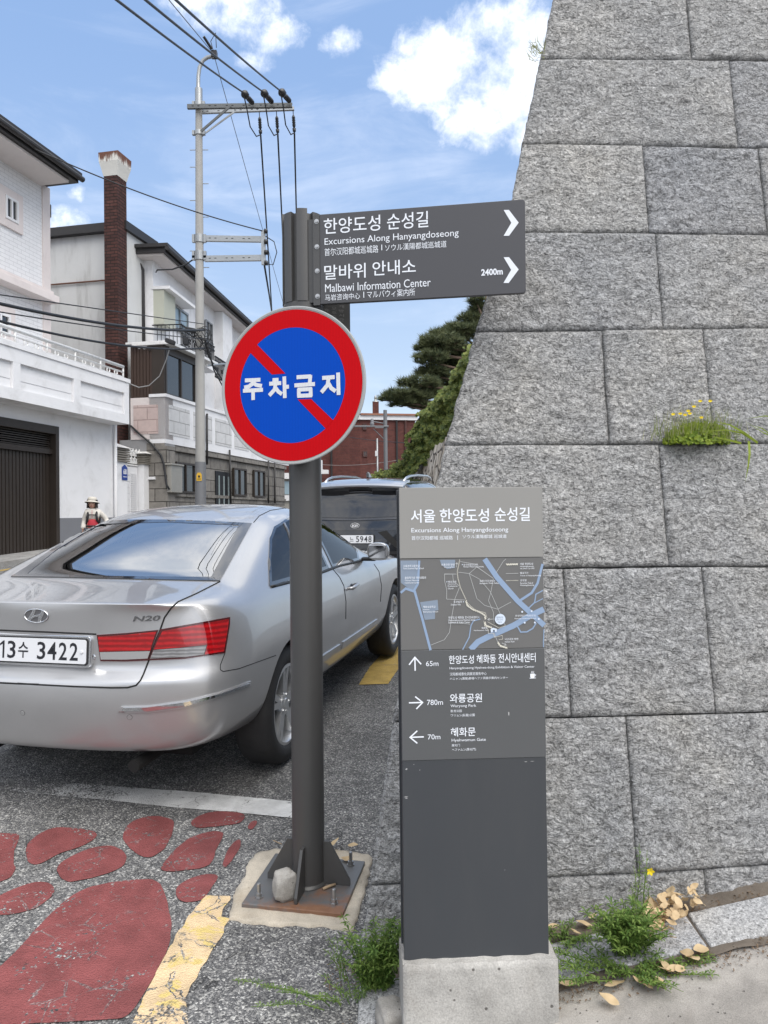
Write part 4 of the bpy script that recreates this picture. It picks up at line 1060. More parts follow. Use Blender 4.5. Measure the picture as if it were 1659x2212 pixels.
def patch(car, outline, fn, step, off, name, mat, parent, hole=None, mirror=False, skirt=.008, keep=None):
    """a fitted panel lying on the body: outline in any 2D space, fn maps it to (point, normal) on the body"""
    v2, fs = tri2d(outline, step, hole); pts = []
    for p in v2:
        q, n = fn(p.x, p.y); pts.append(q + n * off)
    nrm = [fn(p.x, p.y)[1] for p in v2]
    cnt = {}
    for f in fs:
        for i in range(len(f)):
            e = (f[i], f[(i + 1) % len(f)]); cnt[tuple(sorted(e))] = cnt.get(tuple(sorted(e)), []) + [e]
    sk = [v[0] for v in cnt.values() if len(v) == 1]
    obs = []
    for sg in ((1, -1) if mirror else (1,)):
        mb = MB(); P = [V((p.x * sg, p.y, p.z)) for p in pts]
        mb.add(P, fs)
        if skirt:
            low = [V(((p - n * skirt).x * sg, (p - n * skirt).y, (p - n * skirt).z)) for p, n in zip(pts, nrm)]
            k = len(mb.v); mb.v += low
            for a, b in sk: mb.f.append([b, a, a + k, b + k]); mb.m.append(0)
        o = mb.build(name, mat, parent, smooth=True, local=True)
        bm = bmesh.new(); bm.from_mesh(o.data); bmesh.ops.recalc_face_normals(bm, faces=bm.faces)
        # make sure the sheet faces outwards
        s0 = sum(f.normal.dot(V((nrm[f.verts[0].index % len(nrm)].x * sg, nrm[f.verts[0].index % len(nrm)].y, nrm[f.verts[0].index % len(nrm)].z))) for f in bm.faces if all(v.index < len(nrm) for v in f.verts))
        if s0 < 0: bmesh.ops.reverse_faces(bm, faces=bm.faces)
        bm.to_mesh(o.data); bm.free(); o.data.set_sharp_from_angle(angle=R(50)); obs.append(o)
    return obs
def seam(car, pts, fn, r, name, mat, parent, off=0.0, mirror=False, closed=False, step=8):
    q = densify(pts, step, closed)
    if closed: q.append(q[0])
    P = []
    for p in q: a, n = fn(*p); P.append(a + n * off)
    for sg in ((1, -1) if mirror else (1,)):
        mb = MB(); mb.tube([V((p.x * sg, p.y, p.z)) for p in P], r, 6); mb.build(name, mat, parent, smooth=True, local=True)
def wheel(parent, c, side, r=.332, wd=.215, spokes=5, rimr=.222, twin=True):
    """tyre with rounded shoulders, alloy rim with twin spokes, hub; local car space"""
    ax = V((side, 0, 0)); c = V(c)
    w = bpy.data.objects.new('wheel', None); COL.objects.link(w); w.parent = parent; w.location = c; w.empty_display_size = .1
    O = V((0, 0, 0)); h = wd / 2
    mb = MB(); mb.lathe([(rimr - .004, -h * .8), (rimr + .02, -h), (r - .05, -h * 1.0), (r - .015, -h * .88), (r, -h * .6), (r, h * .6), (r - .012, h * .84), (r - .045, h * 1.0), (rimr + .03, h * 1.02), (rimr + .006, h * .86), (rimr - .004, h * .7)], O, ax, 56, closed=True)
    mb.build('tyre', M_TYRE, w, smooth=True, local=True, autos=50)
    mb = MB(); mb.lathe([(rimr + .008, h * .80), (rimr + .006, h * .88), (rimr - .010, h * .90), (rimr - .022, h * .72), (rimr - .03, h * .2), (rimr - .03, -h * .7), (rimr, -h * .7), (rimr, h * .75)], O, ax, 56, closed=True)
    F = Frame(O, V((0, 1, 0)) if side > 0 else V((0, -1, 0)), V((0, 0, 1)))
    for k in range(spokes):
        for d in ((-.14, .14) if twin else (0,)):
            th = 2 * math.pi * (k + .25) / spokes + d; a = V((math.cos(th + d * 0.0), math.sin(th))); tg = V((-a.y, a.x))
            r0, r1 = .045, rimr - .012; w0, w1 = .020, .0165
            pts = [a * r0 + tg * w0, a * r0 - tg * w0, a * r1 - tg * w1, a * r1 + tg * w1]
            p3 = [F.p(q.x, q.y, cc) for cc in (h * .35, ) for q in pts] + [F.p(pts[0].x * 1.0, pts[0].y, h * .70), F.p(pts[1].x, pts[1].y, h * .70), F.p(pts[2].x, pts[2].y, h * .82), F.p(pts[3].x, pts[3].y, h * .82)]
            mb.hexa(p3)
    mb.lathe([(0, h * .80), (.030, h * .79), (.034, h * .74), (.062, h * .72), (.066, h * .5), (.066, h * .2), (0, h * .2)], O, ax, 28)
    for k in range(5):
        th = 2 * math.pi * k / 5; mb.lathe([(0, h * .79), (.009, h * .79), (.010, h * .70)], F.p(.050 * math.cos(th), .050 * math.sin(th), 0), ax, 6)
    mb.build('rim', M_RIM, w, local=True, autos=35)
    mb = MB(); mb.lathe([(0, h * .05), (.15, h * .05), (.155, -h * .1), (0, -h * .1)], O, ax, 32); mb.lathe([(.15, -h * .2), (rimr - .03, -h * .2), (rimr - .03, -h * .3), (.15, -h * .3)], O, ax, 32, closed=True)
    mb.build('brake_disc', M_WELL, w, local=True)
    return w
def ring13(u, hb, wb, S, G, T, du=None):
    """S: five (w,h) up the side, G: two, T: (w,h) roof edge, then roof heights at .4 and centre"""
    wb1 = min(.42, wb * .55)
    pts = [(0, u, hb), (wb1, u, hb), (wb, u, hb)] + [(w, u, h) for w, h in S] + [(w, u, h) for w, h in G] + [(T[0], u, T[1]), (wb1 if False else min(.42, T[0] * .62), u, T[2]), (0, u, T[3])]
    if du: pts = [(w, u2 + d, h) for (w, u2, h), d in zip(pts, du)]
    return pts

# ---------------- silver saloon
CYAW, CPITCH = R(13.5), math.atan(.04)
CO = V((-1.655, 3.515, 0)); CO.z = gz(CO.x, CO.y)
CM = Matrix.Translation(CO) @ Matrix.Rotation(-CYAW, 4, 'Z') @ Matrix.Rotation(CPITCH, 4, 'X')
car = thing('saloon_car', None, 'silver four door saloon car parked behind the charcoal pole, showing its rear', 'car', mat4=CM)
SS = lambda k, hb, sh: [(.862 * k, hb + .12), (.905 * k, .50), (.915 * k, .66), (.912 * k, .76), (.885 * k, .885)]
st = []
#        du for corner ring of the rear bumper: centre columns further back
st.append(ring13(.20, .33, .66, [(.80, .40), (.845, .58), (.850, .685), (.812, .735), (.800, .88)], [(.775, .965), (.748, 1.008)], (.700, 1.030, 1.040, 1.044),
                 [-.10, -.085, .0, .0, .0, .0, .01, .03, .04, .03, -.03, -.085, -.10]))
st.append(ring13(.36, .30, .70, [(.868, .39), (.905, .56), (.908, .685), (.890, .76), (.862, .89)], [(.830, .990), (.792, 1.035)], (.715, 1.052, 1.066, 1.070)))
st.append(ring13(.62, .27, .72, SS(1, .25, 0), [(.862, .960), (.815, 1.020)], (.735, 1.075, 1.095, 1.10)))
st.append(ring13(.74, .25, .72, SS(1, .25, 0), [(.868, .965), (.812, 1.045)], (.715, 1.125, 1.150, 1.156)))
st.append(ring13(1.30, .22, .72, SS(1, .22, 0), [(.868, .965), (.745, 1.19)], (.635, 1.305, 1.340, 1.350)))
st.append(ring13(1.55, .20, .72, SS(1, .20, 0), [(.868, .965), (.725, 1.24)], (.600, 1.375, 1.405, 1.413)))
st.append(ring13(1.72, .20, .72, SS(1, .20, 0), [(.868, .962), (.722, 1.26)], (.595, 1.395, 1.430, 1.438)))
st.append(ring13(2.00, .20, .72, SS(1, .20, 0), [(.864, .955), (.722, 1.27)], (.598, 1.412, 1.452, 1.462)))
st.append(ring13(2.42, .20, .72, SS(1, .20, 0), [(.862, .945), (.725, 1.23)], (.590, 1.375, 1.412, 1.424)))
st.append(ring13(3.14, .20, .72, SS(1, .20, 0), [(.858, .930), (.775, 1.015)], (.655, 1.075, 1.10, 1.11)))
st.append(ring13(3.34, .20, .72, SS(1, .20, 0), [(.850, .915), (.800, .955)], (.700, .985, 1.012, 1.02)))
st.append(ring13(4.20, .20, .72, SS(.985, .20, 0), [(.830, .865), (.780, .895)], (.690, .915, .945, .952)))
st.append(ring13(4.60, .20, .66, [(.79, .33), (.83, .48), (.835, .60), (.815, .69), (.765, .765)], [(.735, .80), (.690, .825)], (.620, .840, .868, .875), [.0] * 13))
rear_in = [(.085, .06), (.035, .010), (.045, .020), (.125, .108), (.125, .105), (.115, .098), (.110, .095)]
front_in = [(4.76, 4.80), (4.79, 4.83), (4.79, 4.83), (4.77, 4.80), (4.74, 4.77), (4.72, 4.75), (4.68, 4.72)]
def cr_ledge(a, b):      # bumper ledge across the tail
    ra = [k[2] if k[0] == 'e' else k[1] for k in (a, b)]
    tail = all((k[0] == 'e' and k[1] == 0) or (k[0] == 0) for k in (a, b))
    return tail and ra[0] == ra[1] and ra[0] in (5, 6)
def cr_lip(a, b): return all(k[0] == 0 and k[1] in (10, 11, 12) for k in (a, b))
SB = CarBody(CM, st, rear_in, front_in, 4, [(cr_ledge, .45), (cr_lip, .6)])
Z3 = lambda x, y: (.4 * x, 1028.5 + .4 * y)
Z5 = lambda x, y: (663.6 + .18 * x, 995.4 + .18 * y)
RA, FA = 1.06, 3.79
SB.cut([((.60, RA, .335), .372, .6), ((.60, FA, .335), .372, .6), ((-.60, RA, .335), .372, .6), ((-.60, FA, .335), .372, .6)])
uncut = SB.tree
h3 = lambda x, y: SB.hit(*Z3(x, y)); h5 = lambda x, y: SB.hit(*Z5(x, y))
# outlines of the glass
rear_glass = [(60, 545), (150, 488), (300, 385), (420, 308), (520, 247), (700, 238), (900, 238), (1150, 246), (1360, 257), (1290, 385), (1188, 568), (900, 562), (600, 556), (300, 548)]
rear_hole = [(150, 530), (300, 405), (440, 318), (545, 262), (900, 252), (1290, 268), (1230, 380), (1140, 548), (700, 545), (300, 535)]
# right side glass in (u, h): quarter light + rear door, front door
side_rear = [(.93, 1.018), (1.10, 1.135), (1.32, 1.25), (1.50, 1.312), (1.72, 1.345), (1.85, 1.360), (1.98, 1.362), (1.98, 1.0), (1.60, 1.008)]
sfq = [h5(*p)[0] for p in ((225, 672), (345, 752), (480, 905), (598, 1080), (618, 1192))]
side_front = [(2.06, 1.0), (2.06, 1.362), (2.25, 1.362)] + [(q.y, min(q.z, 1.362)) for q in sfq if q.y > 2.27]
def shrink(p, k=.94):
    cx_ = sum(q[0] for q in p) / len(p); cy_ = sum(q[1] for q in p) / len(p); return [(cx_ + (q[0] - cx_) * k, cy_ + (q[1] - cy_) * k) for q in p]
wind = [(-.60, 1.09), (-.53, 1.385), (0, 1.41), (.53, 1.385), (.60, 1.09), (0, 1.10)]
rh = [Z3(*p) for p in rear_hole]; srh, sfh = shrink(side_rear, .90), shrink(side_front, .92); wh = shrink(wind, .96)
def t_rear(c, n): 
    if not (.55 < c.y < 1.75 and c.z > 1.0 and n.z > .3): return False
    return inside(*toimg(CM @ c), rh)
def t_side(c, n): return abs(c.x) > .5 and c.z > .9 and (inside(c.y, c.z, srh) or inside(c.y, c.z, sfh))
def t_wind(c, n): return c.y > 2.3 and c.z > 1.05 and abs(n.x) < .7 and inside(c.x, c.z, wh)
SB.holes([t_rear, t_side, t_wind])
sbody = SB.body('body', [M_SILVER, M_WELL], car)
SB.tree = uncut
fs_ = lambda u, h: SB.side(u, h)
patch(SB, rear_glass, h3, 28, .0035, 'rear_window', M_GLASS, car, skirt=0)
patch(SB, rear_glass, h3, 22, .0050, 'window_border', M_FRIT, car, hole=rear_hole, skirt=.006)
for nm, ol in (('rear_side_window', side_rear), ('front_side_window', side_front)):
    patch(SB, ol, fs_, .06, .003, nm, M_TINT, car, mirror=True, skirt=0)
    patch(SB, ol, fs_, .05, .0045, 'window_seal', M_FRIT, car, hole=shrink(ol, .91), mirror=True, skirt=.006)
mbx = lambda: MB()
seam(SB, [(1.36, 1.005), (1.52, 1.17), (1.66, 1.325)], fs_, .012, 'window_bar', M_FRIT, car, mirror=True, step=.05)
patch(SB, wind, lambda w, h: SB.ahead(w, h), .08, .003, 'windscreen', M_GLASS, car, skirt=0)
# lamps
lamp_o = [(868, 826), (1050, 795), (1238, 762), (1237, 800), (1212, 955), (1000, 986), (806, 994), (838, 905)]
lamp_i = [(525, 856), (690, 845), (857, 829), (830, 905), (800, 995), (680, 1000), (545, 998)]
patch(SB, lamp_o, h3, 20, .006, 'tail_lamp_housing', M_LDRK, car, mirror=True, skirt=.02)
patch(SB, lamp_i, h3, 20, .006, 'tail_lamp_housing', M_LDRK, car, mirror=True, skirt=.02)
patch(SB, [(880, 836), (1050, 806), (1228, 774), (1226, 805), (1204, 946), (1105, 963), (1118, 910), (980, 924), (835, 934), (850, 895)], h3, 18, .009, 'tail_lamp', M_LRED, car, mirror=True, skirt=.01)
patch(SB, [(832, 938), (980, 927), (1114, 914), (1100, 962), (1000, 976), (814, 984)], h3, 18, .009, 'reversing_lamp', M_LSMK, car, mirror=True, skirt=.01)
patch(SB, [(534, 866), (690, 855), (846, 839), (824, 905), (815, 940), (680, 943), (541, 946)], h3, 18, .009, 'tail_lamp', M_LRED, car, mirror=True, skirt=.01)
patch(SB, [(543, 949), (680, 946), (813, 944), (800, 983), (680, 989), (549, 988)], h3, 16, .009, 'reversing_lamp', M_LCLR, car, mirror=True, skirt=.01)
# panel gaps
seam(SB, [(1188, 570), (1060, 635), (960, 680), (925, 712), (888, 765), (862, 840), (845, 880), (802, 1000), (775, 1070), (758, 1105), (735, 1130), (690, 1142), (600, 1143), (400, 1136), (200, 1126), (95, 1119)], h3, .0042, 'boot_gap', M_GAP, car, mirror=True)
seam(SB, [(1240, 800), (1215, 955), (1190, 1020), (1190, 1045), (1205, 1055), (1290, 1040), (1490, 968)], h3, .0022, 'bumper_gap', M_GAP, car, mirror=True)
seam(SB, [(1370, 250), (1400, 215), (1460, 185), (1545, 172)], h3, .0030, 'roof_gap', M_GAP, car)
for pts in ([(310, 1302), (390, 1400), (440, 1500), (465, 1690), (462, 1900)], [(800, 1238), (862, 1330), (892, 1500), (878, 1690)]): seam(SB, pts, h5, .0032, 'door_gap', M_GAP, car, mirror=True, step=10)
for pts in ([(1.40, .99), (1.38, .92), (1.40, .80), (1.47, .60), (1.52, .34)], [(1.52, .34), (2.2, .29), (3.16, .30)]):
    seam(SB, pts, fs_, .0030, 'door_gap', M_GAP, car, mirror=True, step=.05)
seam(SB, [(3.34, .965), (3.9, .895), (4.5, .80)], fs_, .003, 'bonnet_gap', M_GAP, car, mirror=True, step=.05)
seam(SB, [(.95, 1.012), (1.20, 1.004), (1.60, .992), (2.24, .990), (sfq[-1].y + .06, sfq[-1].z - .012)], fs_, .010, 'sill_strip', M_SHADOWTRIM, car, mirror=True, step=.06)
# chrome strips on the bumper corner, side moulding
patch(SB, [(640, 1272), (655, 1243), (800, 1240), (1000, 1212), (1180, 1168), (1352, 1105), (1345, 1130), (1190, 1192), (1005, 1250), (800, 1275)], h3, 9, .008, 'bumper_strip', M_SILVER, car, mirror=True, skirt=.01)
patch(SB, [(660, 1262), (668, 1246), (800, 1243), (1000, 1216), (1180, 1173), (1340, 1116), (1334, 1128), (1185, 1183), (1003, 1238), (800, 1264)], h3, 8, .014, 'chrome_strip', M_CHROME, car, mirror=True, skirt=.01)
patch(SB, [(2.10, .42), (3.08, .42), (3.10, .455), (2.10, .47)], fs_, .08, .009, 'side_moulding', M_SILVER, car, mirror=True, skirt=.015)
patch(SB, [(1.58, .43), (2.03, .42), (2.03, .47), (1.56, .48)], fs_, .08, .009, 'side_moulding', M_SILVER, car, mirror=True, skirt=.015)
for x, y in ((122, 1279), (700, 1302)):
    p, n = h3(x, y)
    for sg in (1, -1) if x == 700 else (1,):
        mb = MB(); q = V((p.x * sg, p.y, p.z)); nn = V((n.x * sg, n.y, n.z)); mb.lathe([(.0115, -.004), (.0115, .0012), (.0090, .0012), (.0088, .0018), (0, .0018)], q, nn, 20); mb.build('parking_sensor', M_SILVER, car, local=True, autos=30)
        mb = MB(); mb.lathe([(.0128, -.004), (.0128, .0006), (.0114, .0006)], q, nn, 20); mb.build('sensor_ring', M_GAP, car, local=True)
# number plate in its recess
pc_, pn_ = SB.hit(88, 1404); pR, _ = SB.hit(190, 1404)
PFy = min(pc_.y, pR.y)
NF = Frame(V((0, PFy - .004, pc_.z)), V((1, 0, 0)), V((0, .10, 1)))
mb = MB(); mb.prism(NF, rounded(-.283, .283, -.073, .073, .022), -.05, .006); pf = mb.build('plate_frame', M_CHROME, car, local=True, bevel=.003)
mb = MB(); mb.prism(NF, rounded(-.272, .272, -.063, .063, .016), -.01, .0085); mb.build('plate_surround', M_SHADOWTRIM, car, local=True, bevel=.002)
mb = MB(); mb.prism(NF, rounded(-.262, .262, -.056, .056, .012), .0, .0105); pl = mb.build('number_plate', M_PLATE, car, local=True, bevel=.001)
mb = MB()
for s, x0, x1, y0, y1 in (('3', -.163, -.118, -.041, .041), ('수', -.104, -.048, -.037, .037), ('3', .000, .045, -.041, .041), ('4', .056, .105, -.041, .041), ('2', .117, .161, -.041, .041), ('2', .175, .219, -.041, .041)):
    text(mb, NF, s, (x0, y1), (x1, y0), .0112, .012, pixel=False)
mb.prism(NF, [(-.190, -.041), (-.180, -.041), (-.180, .041), (-.187, .041), (-.206, .026), (-.206, .016), (-.190, .026)], .0108, .0112)
o = mb.build('lettering', M_INK, pl, local=True)
for x in (-.235, .240): mb = MB(); mb.lathe([(.009, 0), (.009, .003), (.006, .006), (0, .006)], NF.p(x, 0, .0105), NF.n, 6); mb.build('plate_screw', M_PLATE, pl, local=True)
# dark line painted for the shade in the boot crease above the plate
seam(SB, [(-160, 828), (0, 832), (250, 842), (520, 854)], h3, .005, 'boot_crease_shade', M_GAP, car, off=-.002, mirror=False)
p, n = h3(503, 977); mb = MB(); mb.lathe([(.013, 0), (.013, .002), (.010, .0035), (.009, .001), (0, .001)], p, n, 20); mb.build('boot_lock', M_CHROME, car, local=True)
# badge: slanted letter in an oval ring
def badge(c, n, w, h, letters=None):
    F = Frame(c, V((1, 0, 0)) - n * n.x, V((0, 0, 1)))
    mb = MB(); N = 40
    prof = [(1.0, 0), (1.0, .004), (.93, .006), (.86, .004), (.86, 0)]
    for r_, z_ in prof:
        for i in range(N): th = 2 * math.pi * i / N; kx = (w - (1 - r_) * h) ; mb.v.append(F.p(kx * math.cos(th), h * r_ * math.sin(th), z_))
    for j in range(len(prof) - 1):
        for i in range(N): q = j * N; mb.f.append([q + i, q + (i + 1) % N, q + N + (i + 1) % N, q + N + i]); mb.m.append(0)
    return mb, F
bc, bn = SB.hit(86, 1330)
mb, F = badge(V((0, bc.y, bc.z)), V((0, bn.y, bn.z)).normalized(), .066, .034)
mb.prism(F, [(-.048, -.019), (-.034, -.027), (-.020, -.010), (-.008, .012), (.000, .0305), (-.014, .0305), (-.026, .010)], .0, .0045)
mb.prism(F, [(.048, .019), (.034, .027), (.024, .010), (.012, -.010), (.006, -.0305), (.020, -.0305), (.030, -.012)], .0, .0045)
mb.prism(F, [(-.030, -.012), (-.012, .001), (.012, .005), (.030, .014), (.026, .004), (.010, -.006), (-.012, -.009), (-.024, -.018)], .0, .0050)
bdg = mb.build('badge', M_CHROME, car, local=True, bevel=.001)
mb = MB(); mb.lathe([(0, .0012), (1.0, .0012), (1.0, .0)], (0, 0, 0), (0, 0, 1), 40); mb.v = [F.p(p.x * .0665, p.y * .0345, p.z) for p in mb.v]; mb.build('badge_backing', plain('badge shadow', (.10, .10, .105), .4), bdg, local=True)  # dark disc added behind the badge as painted shade around the chrome
p, n = h3(787, 767); F = Frame(p, V((1, 0, 0)) - n * n.x, V((.22, 0, 1)) - n * n.z)
mb = MB(); vs, fs = glyphs('N20', .02); x1 = max(v.x for v in vs); y1 = max(v.y for v in vs)
for k, zz in enumerate((.0045,)): mb.add([F.p((v.x / x1 - .5) * .125 + v.y * .014, (v.y / y1 - .5) * .024, zz) for v in vs], fs)
n0 = len(vs); o = mb.build('model_lettering', plain('dark chrome', (.30, .30, .31), .15, 1.0), car, local=True); sm = o.modifiers.new('s', 'SOLIDIFY'); sm.thickness = .004; sm.offset = -1
# door handles, mirrors
for u in (2.02, 3.06 - .0):
    for sd in (1, -1):
        u_ = u if u < 2.1 else 2.42
        pass
hq = h5(500, 1512)[0]
for u in (hq.y - 1.0, hq.y - .02):
    for sd in (1, -1):
        p, n = SB.side(u, hq.z - .01, sd); mb = MB(); b = p + V((sd * .028, 0, 0))
        mb.tube([p, b + V((0, .015, 0)), b + V((0, .09, .006)), b + V((0, .165, .010)), p + V((0, .18, .01))], [.011, .014, .013, .012, .009], 10)
        o = mb.build('door_handle', M_SILVER, car, smooth=True, local=True)
        mb = MB(); mb.sphere(p + V((sd * -.006, .09, -.004)), (.012, .045, .028), 14, 8); mb.build('handle_recess_shade', M_GAP if False else M_SHADOWTRIM, o, smooth=True, local=True)  # dark oval painted for the shaded hollow behind the handle
for sd in (1, -1):
    p, n = SB.side(3.18, .985, sd)
    mb = MB(); c = V((sd * .975, sfq[-1].y + .09, sfq[-1].z + .062))
    def mir(a, b):
        th = 2 * math.pi * a; ph = math.pi * b
        x = math.sin(ph) * math.cos(th); z = math.sin(ph) * math.sin(th); y = math.cos(ph)
        sx = abs(x) ** .75 * (1 if x > 0 else -1); szz = abs(z) ** .75 * (1 if z > 0 else -1)
        yy = max(y, -.35)
        return c + V((sx * .088, yy * .085, szz * .072))
    mb.grid(mir, 28, 18); o = mb.build('door_mirror', M_SILVER, car, smooth=True, local=True)
    mb = MB(); mb.box(c + V((-.0, -.028, 0)), (.145, .008, .108)); mb.build('mirror_glass', M_CHROME, o, local=True, bevel=.02)
    mb = MB(); mb.box(c + V((-sd * .08, .01, -.062)), (.12, .06, .03)); mb.build('mirror_foot', M_SHADOWTRIM, o, local=True, bevel=.01)
    mb = MB(); mb.box(c + V((sd * .02, -.055 + .02, .022)), (.01, .01, .01)); 
# wheels
for sd in (1, -1):
    for u in (RA, FA): wheel(car, (sd * .785, u, .330), sd)
# cabin
mb = MB(); mb.box((0, 1.02, 1.035), (1.30, .55, .02)); mb.build('parcel_shelf', M_INT, car, local=True)
def seatback(x, y, w, h, top, name='seat', recline=.16):
    mb = MB(); F = Frame(V((x, y, top - h)), V((1, 0, 0)), V((0, -recline, 1))); mb.prism(F, rounded(-w / 2, w / 2, 0, h, min(.07, w / 4)), -.07, .07); s_ = mb.build(name, M_SEAT, car, local=True, bevel=.03); return s_
seatback(0, 1.48, 1.28, .55, 1.10, 'rear_seat')
for x in (-.38, .38):
    o = seatback(x, 1.47, .28, .18, 1.21, 'rear_headrest'); seatback(x, 2.18, .50, .65, 1.08, 'front_seat'); seatback(x, 2.10, .27, .17, 1.26, 'front_headrest')
mb = MB(); mb.tube([V((-.38 + .19 * math.cos(2 * math.pi * i / 28), 2.72 - .05 * math.sin(2 * math.pi * i / 28), .98 + .18 * math.sin(2 * math.pi * i / 28))) for i in range(29)], .014, 8); mb.build('steering_wheel', M_SHADOWTRIM, car, smooth=True, local=True)
mb = MB(); mb.box((0, 3.02, .88), (1.4, .5, .16)); mb.build('dashboard', M_INT, car, local=True, bevel=.05)
mb = MB(); mb.box((0, 2.3, .42), (1.5, 3.4, .05)); mb.build('cabin_floor', M_WELL, car, local=True)
mb = MB(); mb.box((0, 2.50, 1.31), (.24, .02, .07)); mb.build('rear_view_mirror', M_SHADOWTRIM, car, local=True, bevel=.008)
mb = MB(); mb.tube([V((.45, .16, .27)), V((.45, .5, .27))], .03, 12); mb.tube([V((-.45, .16, .27)), V((-.45, .5, .27))], .03, 12); mb.box((0, 2.2, .30), (1.25, 3.6, .1)); mb.build('underbody', M_WELL, car, local=True)
# ---------------- black estate car parked further up
UO = V((-.40, 10.48, 0)); UO.z = gz(UO.x, UO.y)
UM = Matrix.Translation(UO) @ Matrix.Rotation(-R(13.0), 4, 'Z') @ Matrix.Rotation(CPITCH, 4, 'X')
suv = thing('estate_car', None, 'black tall estate car with roof rails parked ahead of the silver saloon', 'car', mat4=UM)
S5_ = [(.895, .45), (.935, .62), (.945, .80), (.945, .95), (.93, 1.06)]
ss = [ring13(.16, .36, .70, [(.84, .45), (.895, .60), (.912, .80), (.920, .95), (.905, 1.06)], [(.862, 1.16), (.735, 1.50)], (.650, 1.585, 1.612, 1.618), [-.12, -.10, .0, .0, .0, .0, .0, .0, .02, .16, .16, .10, .08])]
ss.append(ring13(.48, .33, .72, S5_, [(.892, 1.17), (.745, 1.51)], (.655, 1.615, 1.648, 1.655)))
ss.append(ring13(1.2, .26, .72, S5_, [(.892, 1.17), (.760, 1.52)], (.668, 1.635, 1.672, 1.682)))
ss.append(ring13(2.4, .24, .72, S5_, [(.890, 1.16), (.760, 1.51)], (.668, 1.630, 1.672, 1.682)))
ss.append(ring13(3.1, .24, .72, S5_, [(.890, 1.15), (.745, 1.43)], (.640, 1.545, 1.585, 1.595)))
ss.append(ring13(3.80, .24, .72, S5_, [(.875, 1.10), (.800, 1.14)], (.700, 1.175, 1.205, 1.21)))
ss.append(ring13(4.40, .26, .70, [(.86, .42), (.91, .60), (.91, .78), (.89, .90), (.85, .98)], [(.81, 1.02), (.77, 1.04)], (.68, 1.06, 1.08, 1.085)))
ss.append(ring13(4.62, .28, .60, [(.76, .42), (.80, .58), (.80, .74), (.78, .84), (.74, .91)], [(.70, .95), (.66, .97)], (.60, .985, 1.0, 1.005)))
UB = CarBody(UM, ss, [(.02, .0), (-.01, -.03), (.015, -.01), (.055, .035), (.075, .055), (.13, .105), (.31, .29)], [(4.72, 4.75), (4.76, 4.79), (4.76, 4.79), (4.74, 4.77), (4.72, 4.74), (4.70, 4.72), (4.68, 4.70)], 4)
UB.cut([((.62, .98, .37), .42, .6), ((.62, 3.76, .37), .42, .6), ((-.62, .98, .37), .42, .6), ((-.62, 3.76, .37), .42, .6)])
ubody = UB.body('body', [M_BLACKP, M_WELL], suv)
u5 = lambda x, y: UB.hit(*Z5(x, y)); tail = lambda w, h: UB.ahead(w, h, -1)
glass = [(-.80, 1.135), (-.76, 1.22), (-.655, 1.47), (0, 1.50), (.655, 1.47), (.76, 1.22), (.80, 1.135), (0, 1.115)]
patch(UB, glass, tail, .08, .005, 'rear_window', plain('dark rear glass', (.012, .012, .014), .03, 0, 1.0), suv, skirt=.01)
# bright ridge, gloss black garnish band
patch(UB, [(-.86, 1.098), (0, 1.078), (.86, 1.098), (.86, 1.118), (0, 1.10), (-.86, 1.118)], tail, .07, .012, 'tailgate_ridge', carpaint('dark metallic ridge', (.03, .031, .036), .3, .2), suv, skirt=.02)
patch(UB, [(-.66, .945), (.66, .945), (.80, 1.07), (0, 1.065), (-.80, 1.07)], tail, .07, .009, 'gloss_garnish', M_FRIT, suv, skirt=.015)
patch(UB, [(.32, .92), (.44, .94), (.66, .70), (.58, .69)], tail, .07, .006, 'tailgate_crease_shade', M_GAP, suv, mirror=True, skirt=.01)  # dark patch painted for the shade in the tailgate crease
patch(UB, [(-.80, .62), (.80, .62), (.80, .655), (-.80, .655)], tail, .07, .010, 'bumper_trim', M_SHADOWTRIM, suv, skirt=.02)
patch(UB, [(-.72, .40), (.72, .40), (.70, .58), (-.70, .58)], tail, .08, .006, 'lower_bumper', M_SHADOWTRIM, suv, skirt=.02)
patch(UB, [(.66, .92), (.88, .94), (.88, 1.04), (.74, 1.035)], tail, .06, .010, 'tail_lamp', M_LRED, suv, mirror=True, skirt=.02)
for (a, b) in ((.55, 1.60), (1.66, 2.45), (2.52, 3.35)):
    ol = [(a, 1.17), (b, 1.16), (b - (.0 if b < 3 else .45), 1.49 if b < 3 else 1.42), (a + (.25 if a < 1 else 0), 1.50)]
    patch(UB, ol, lambda u, h: UB.side(u, h), .08, .004, 'side_window', plain('dark side glass', (.012, .012, .014), .03, 0, 1.0) if a < 1 else bpy.data.materials['dark side glass'], suv, mirror=True, skirt=.008)
# spoiler with high brake light
mb = MB()
def spo(a, b):
    w = (a - .5) * 1.30; k = 1 - (abs(a - .5) * 2) ** 4 * .5
    prof = [(.62, 1.652), (.34, 1.622), (.18, 1.588), (.105, 1.560), (.11, 1.540), (.20, 1.528), (.36, 1.520), (.62, 1.55)]
    x = b * (len(prof) - 1); i = min(int(x), len(prof) - 2); f = x - i
    u = prof[i][0] * (1 - f) + prof[i + 1][0] * f; h = prof[i][1] * (1 - f) + prof[i + 1][1] * f
    return V((w, u + (1 - k) * .16, h - .030 * (abs(a - .5) * 2) ** 2.2 + .008))
mb.grid(spo, 30, 21)
for e in (0, 1): mb.add([spo(e, j / 21) for j in range(22)], [list(range(22))])
mb.build('roof_spoiler', carpaint('painted roof reflection', (.36, .37, .39), .7, .28), suv, smooth=True, local=True, autos=35)  # reflection on the black car's roof edge, painted in as a silver grey coat
mb = MB(); mb.box((0, .150, 1.548), (.36, .05, .016), Matrix.Rotation(R(-20), 3, 'X')); mb.build('high_brake_lamp', M_LDRK, suv, local=True, bevel=.004)
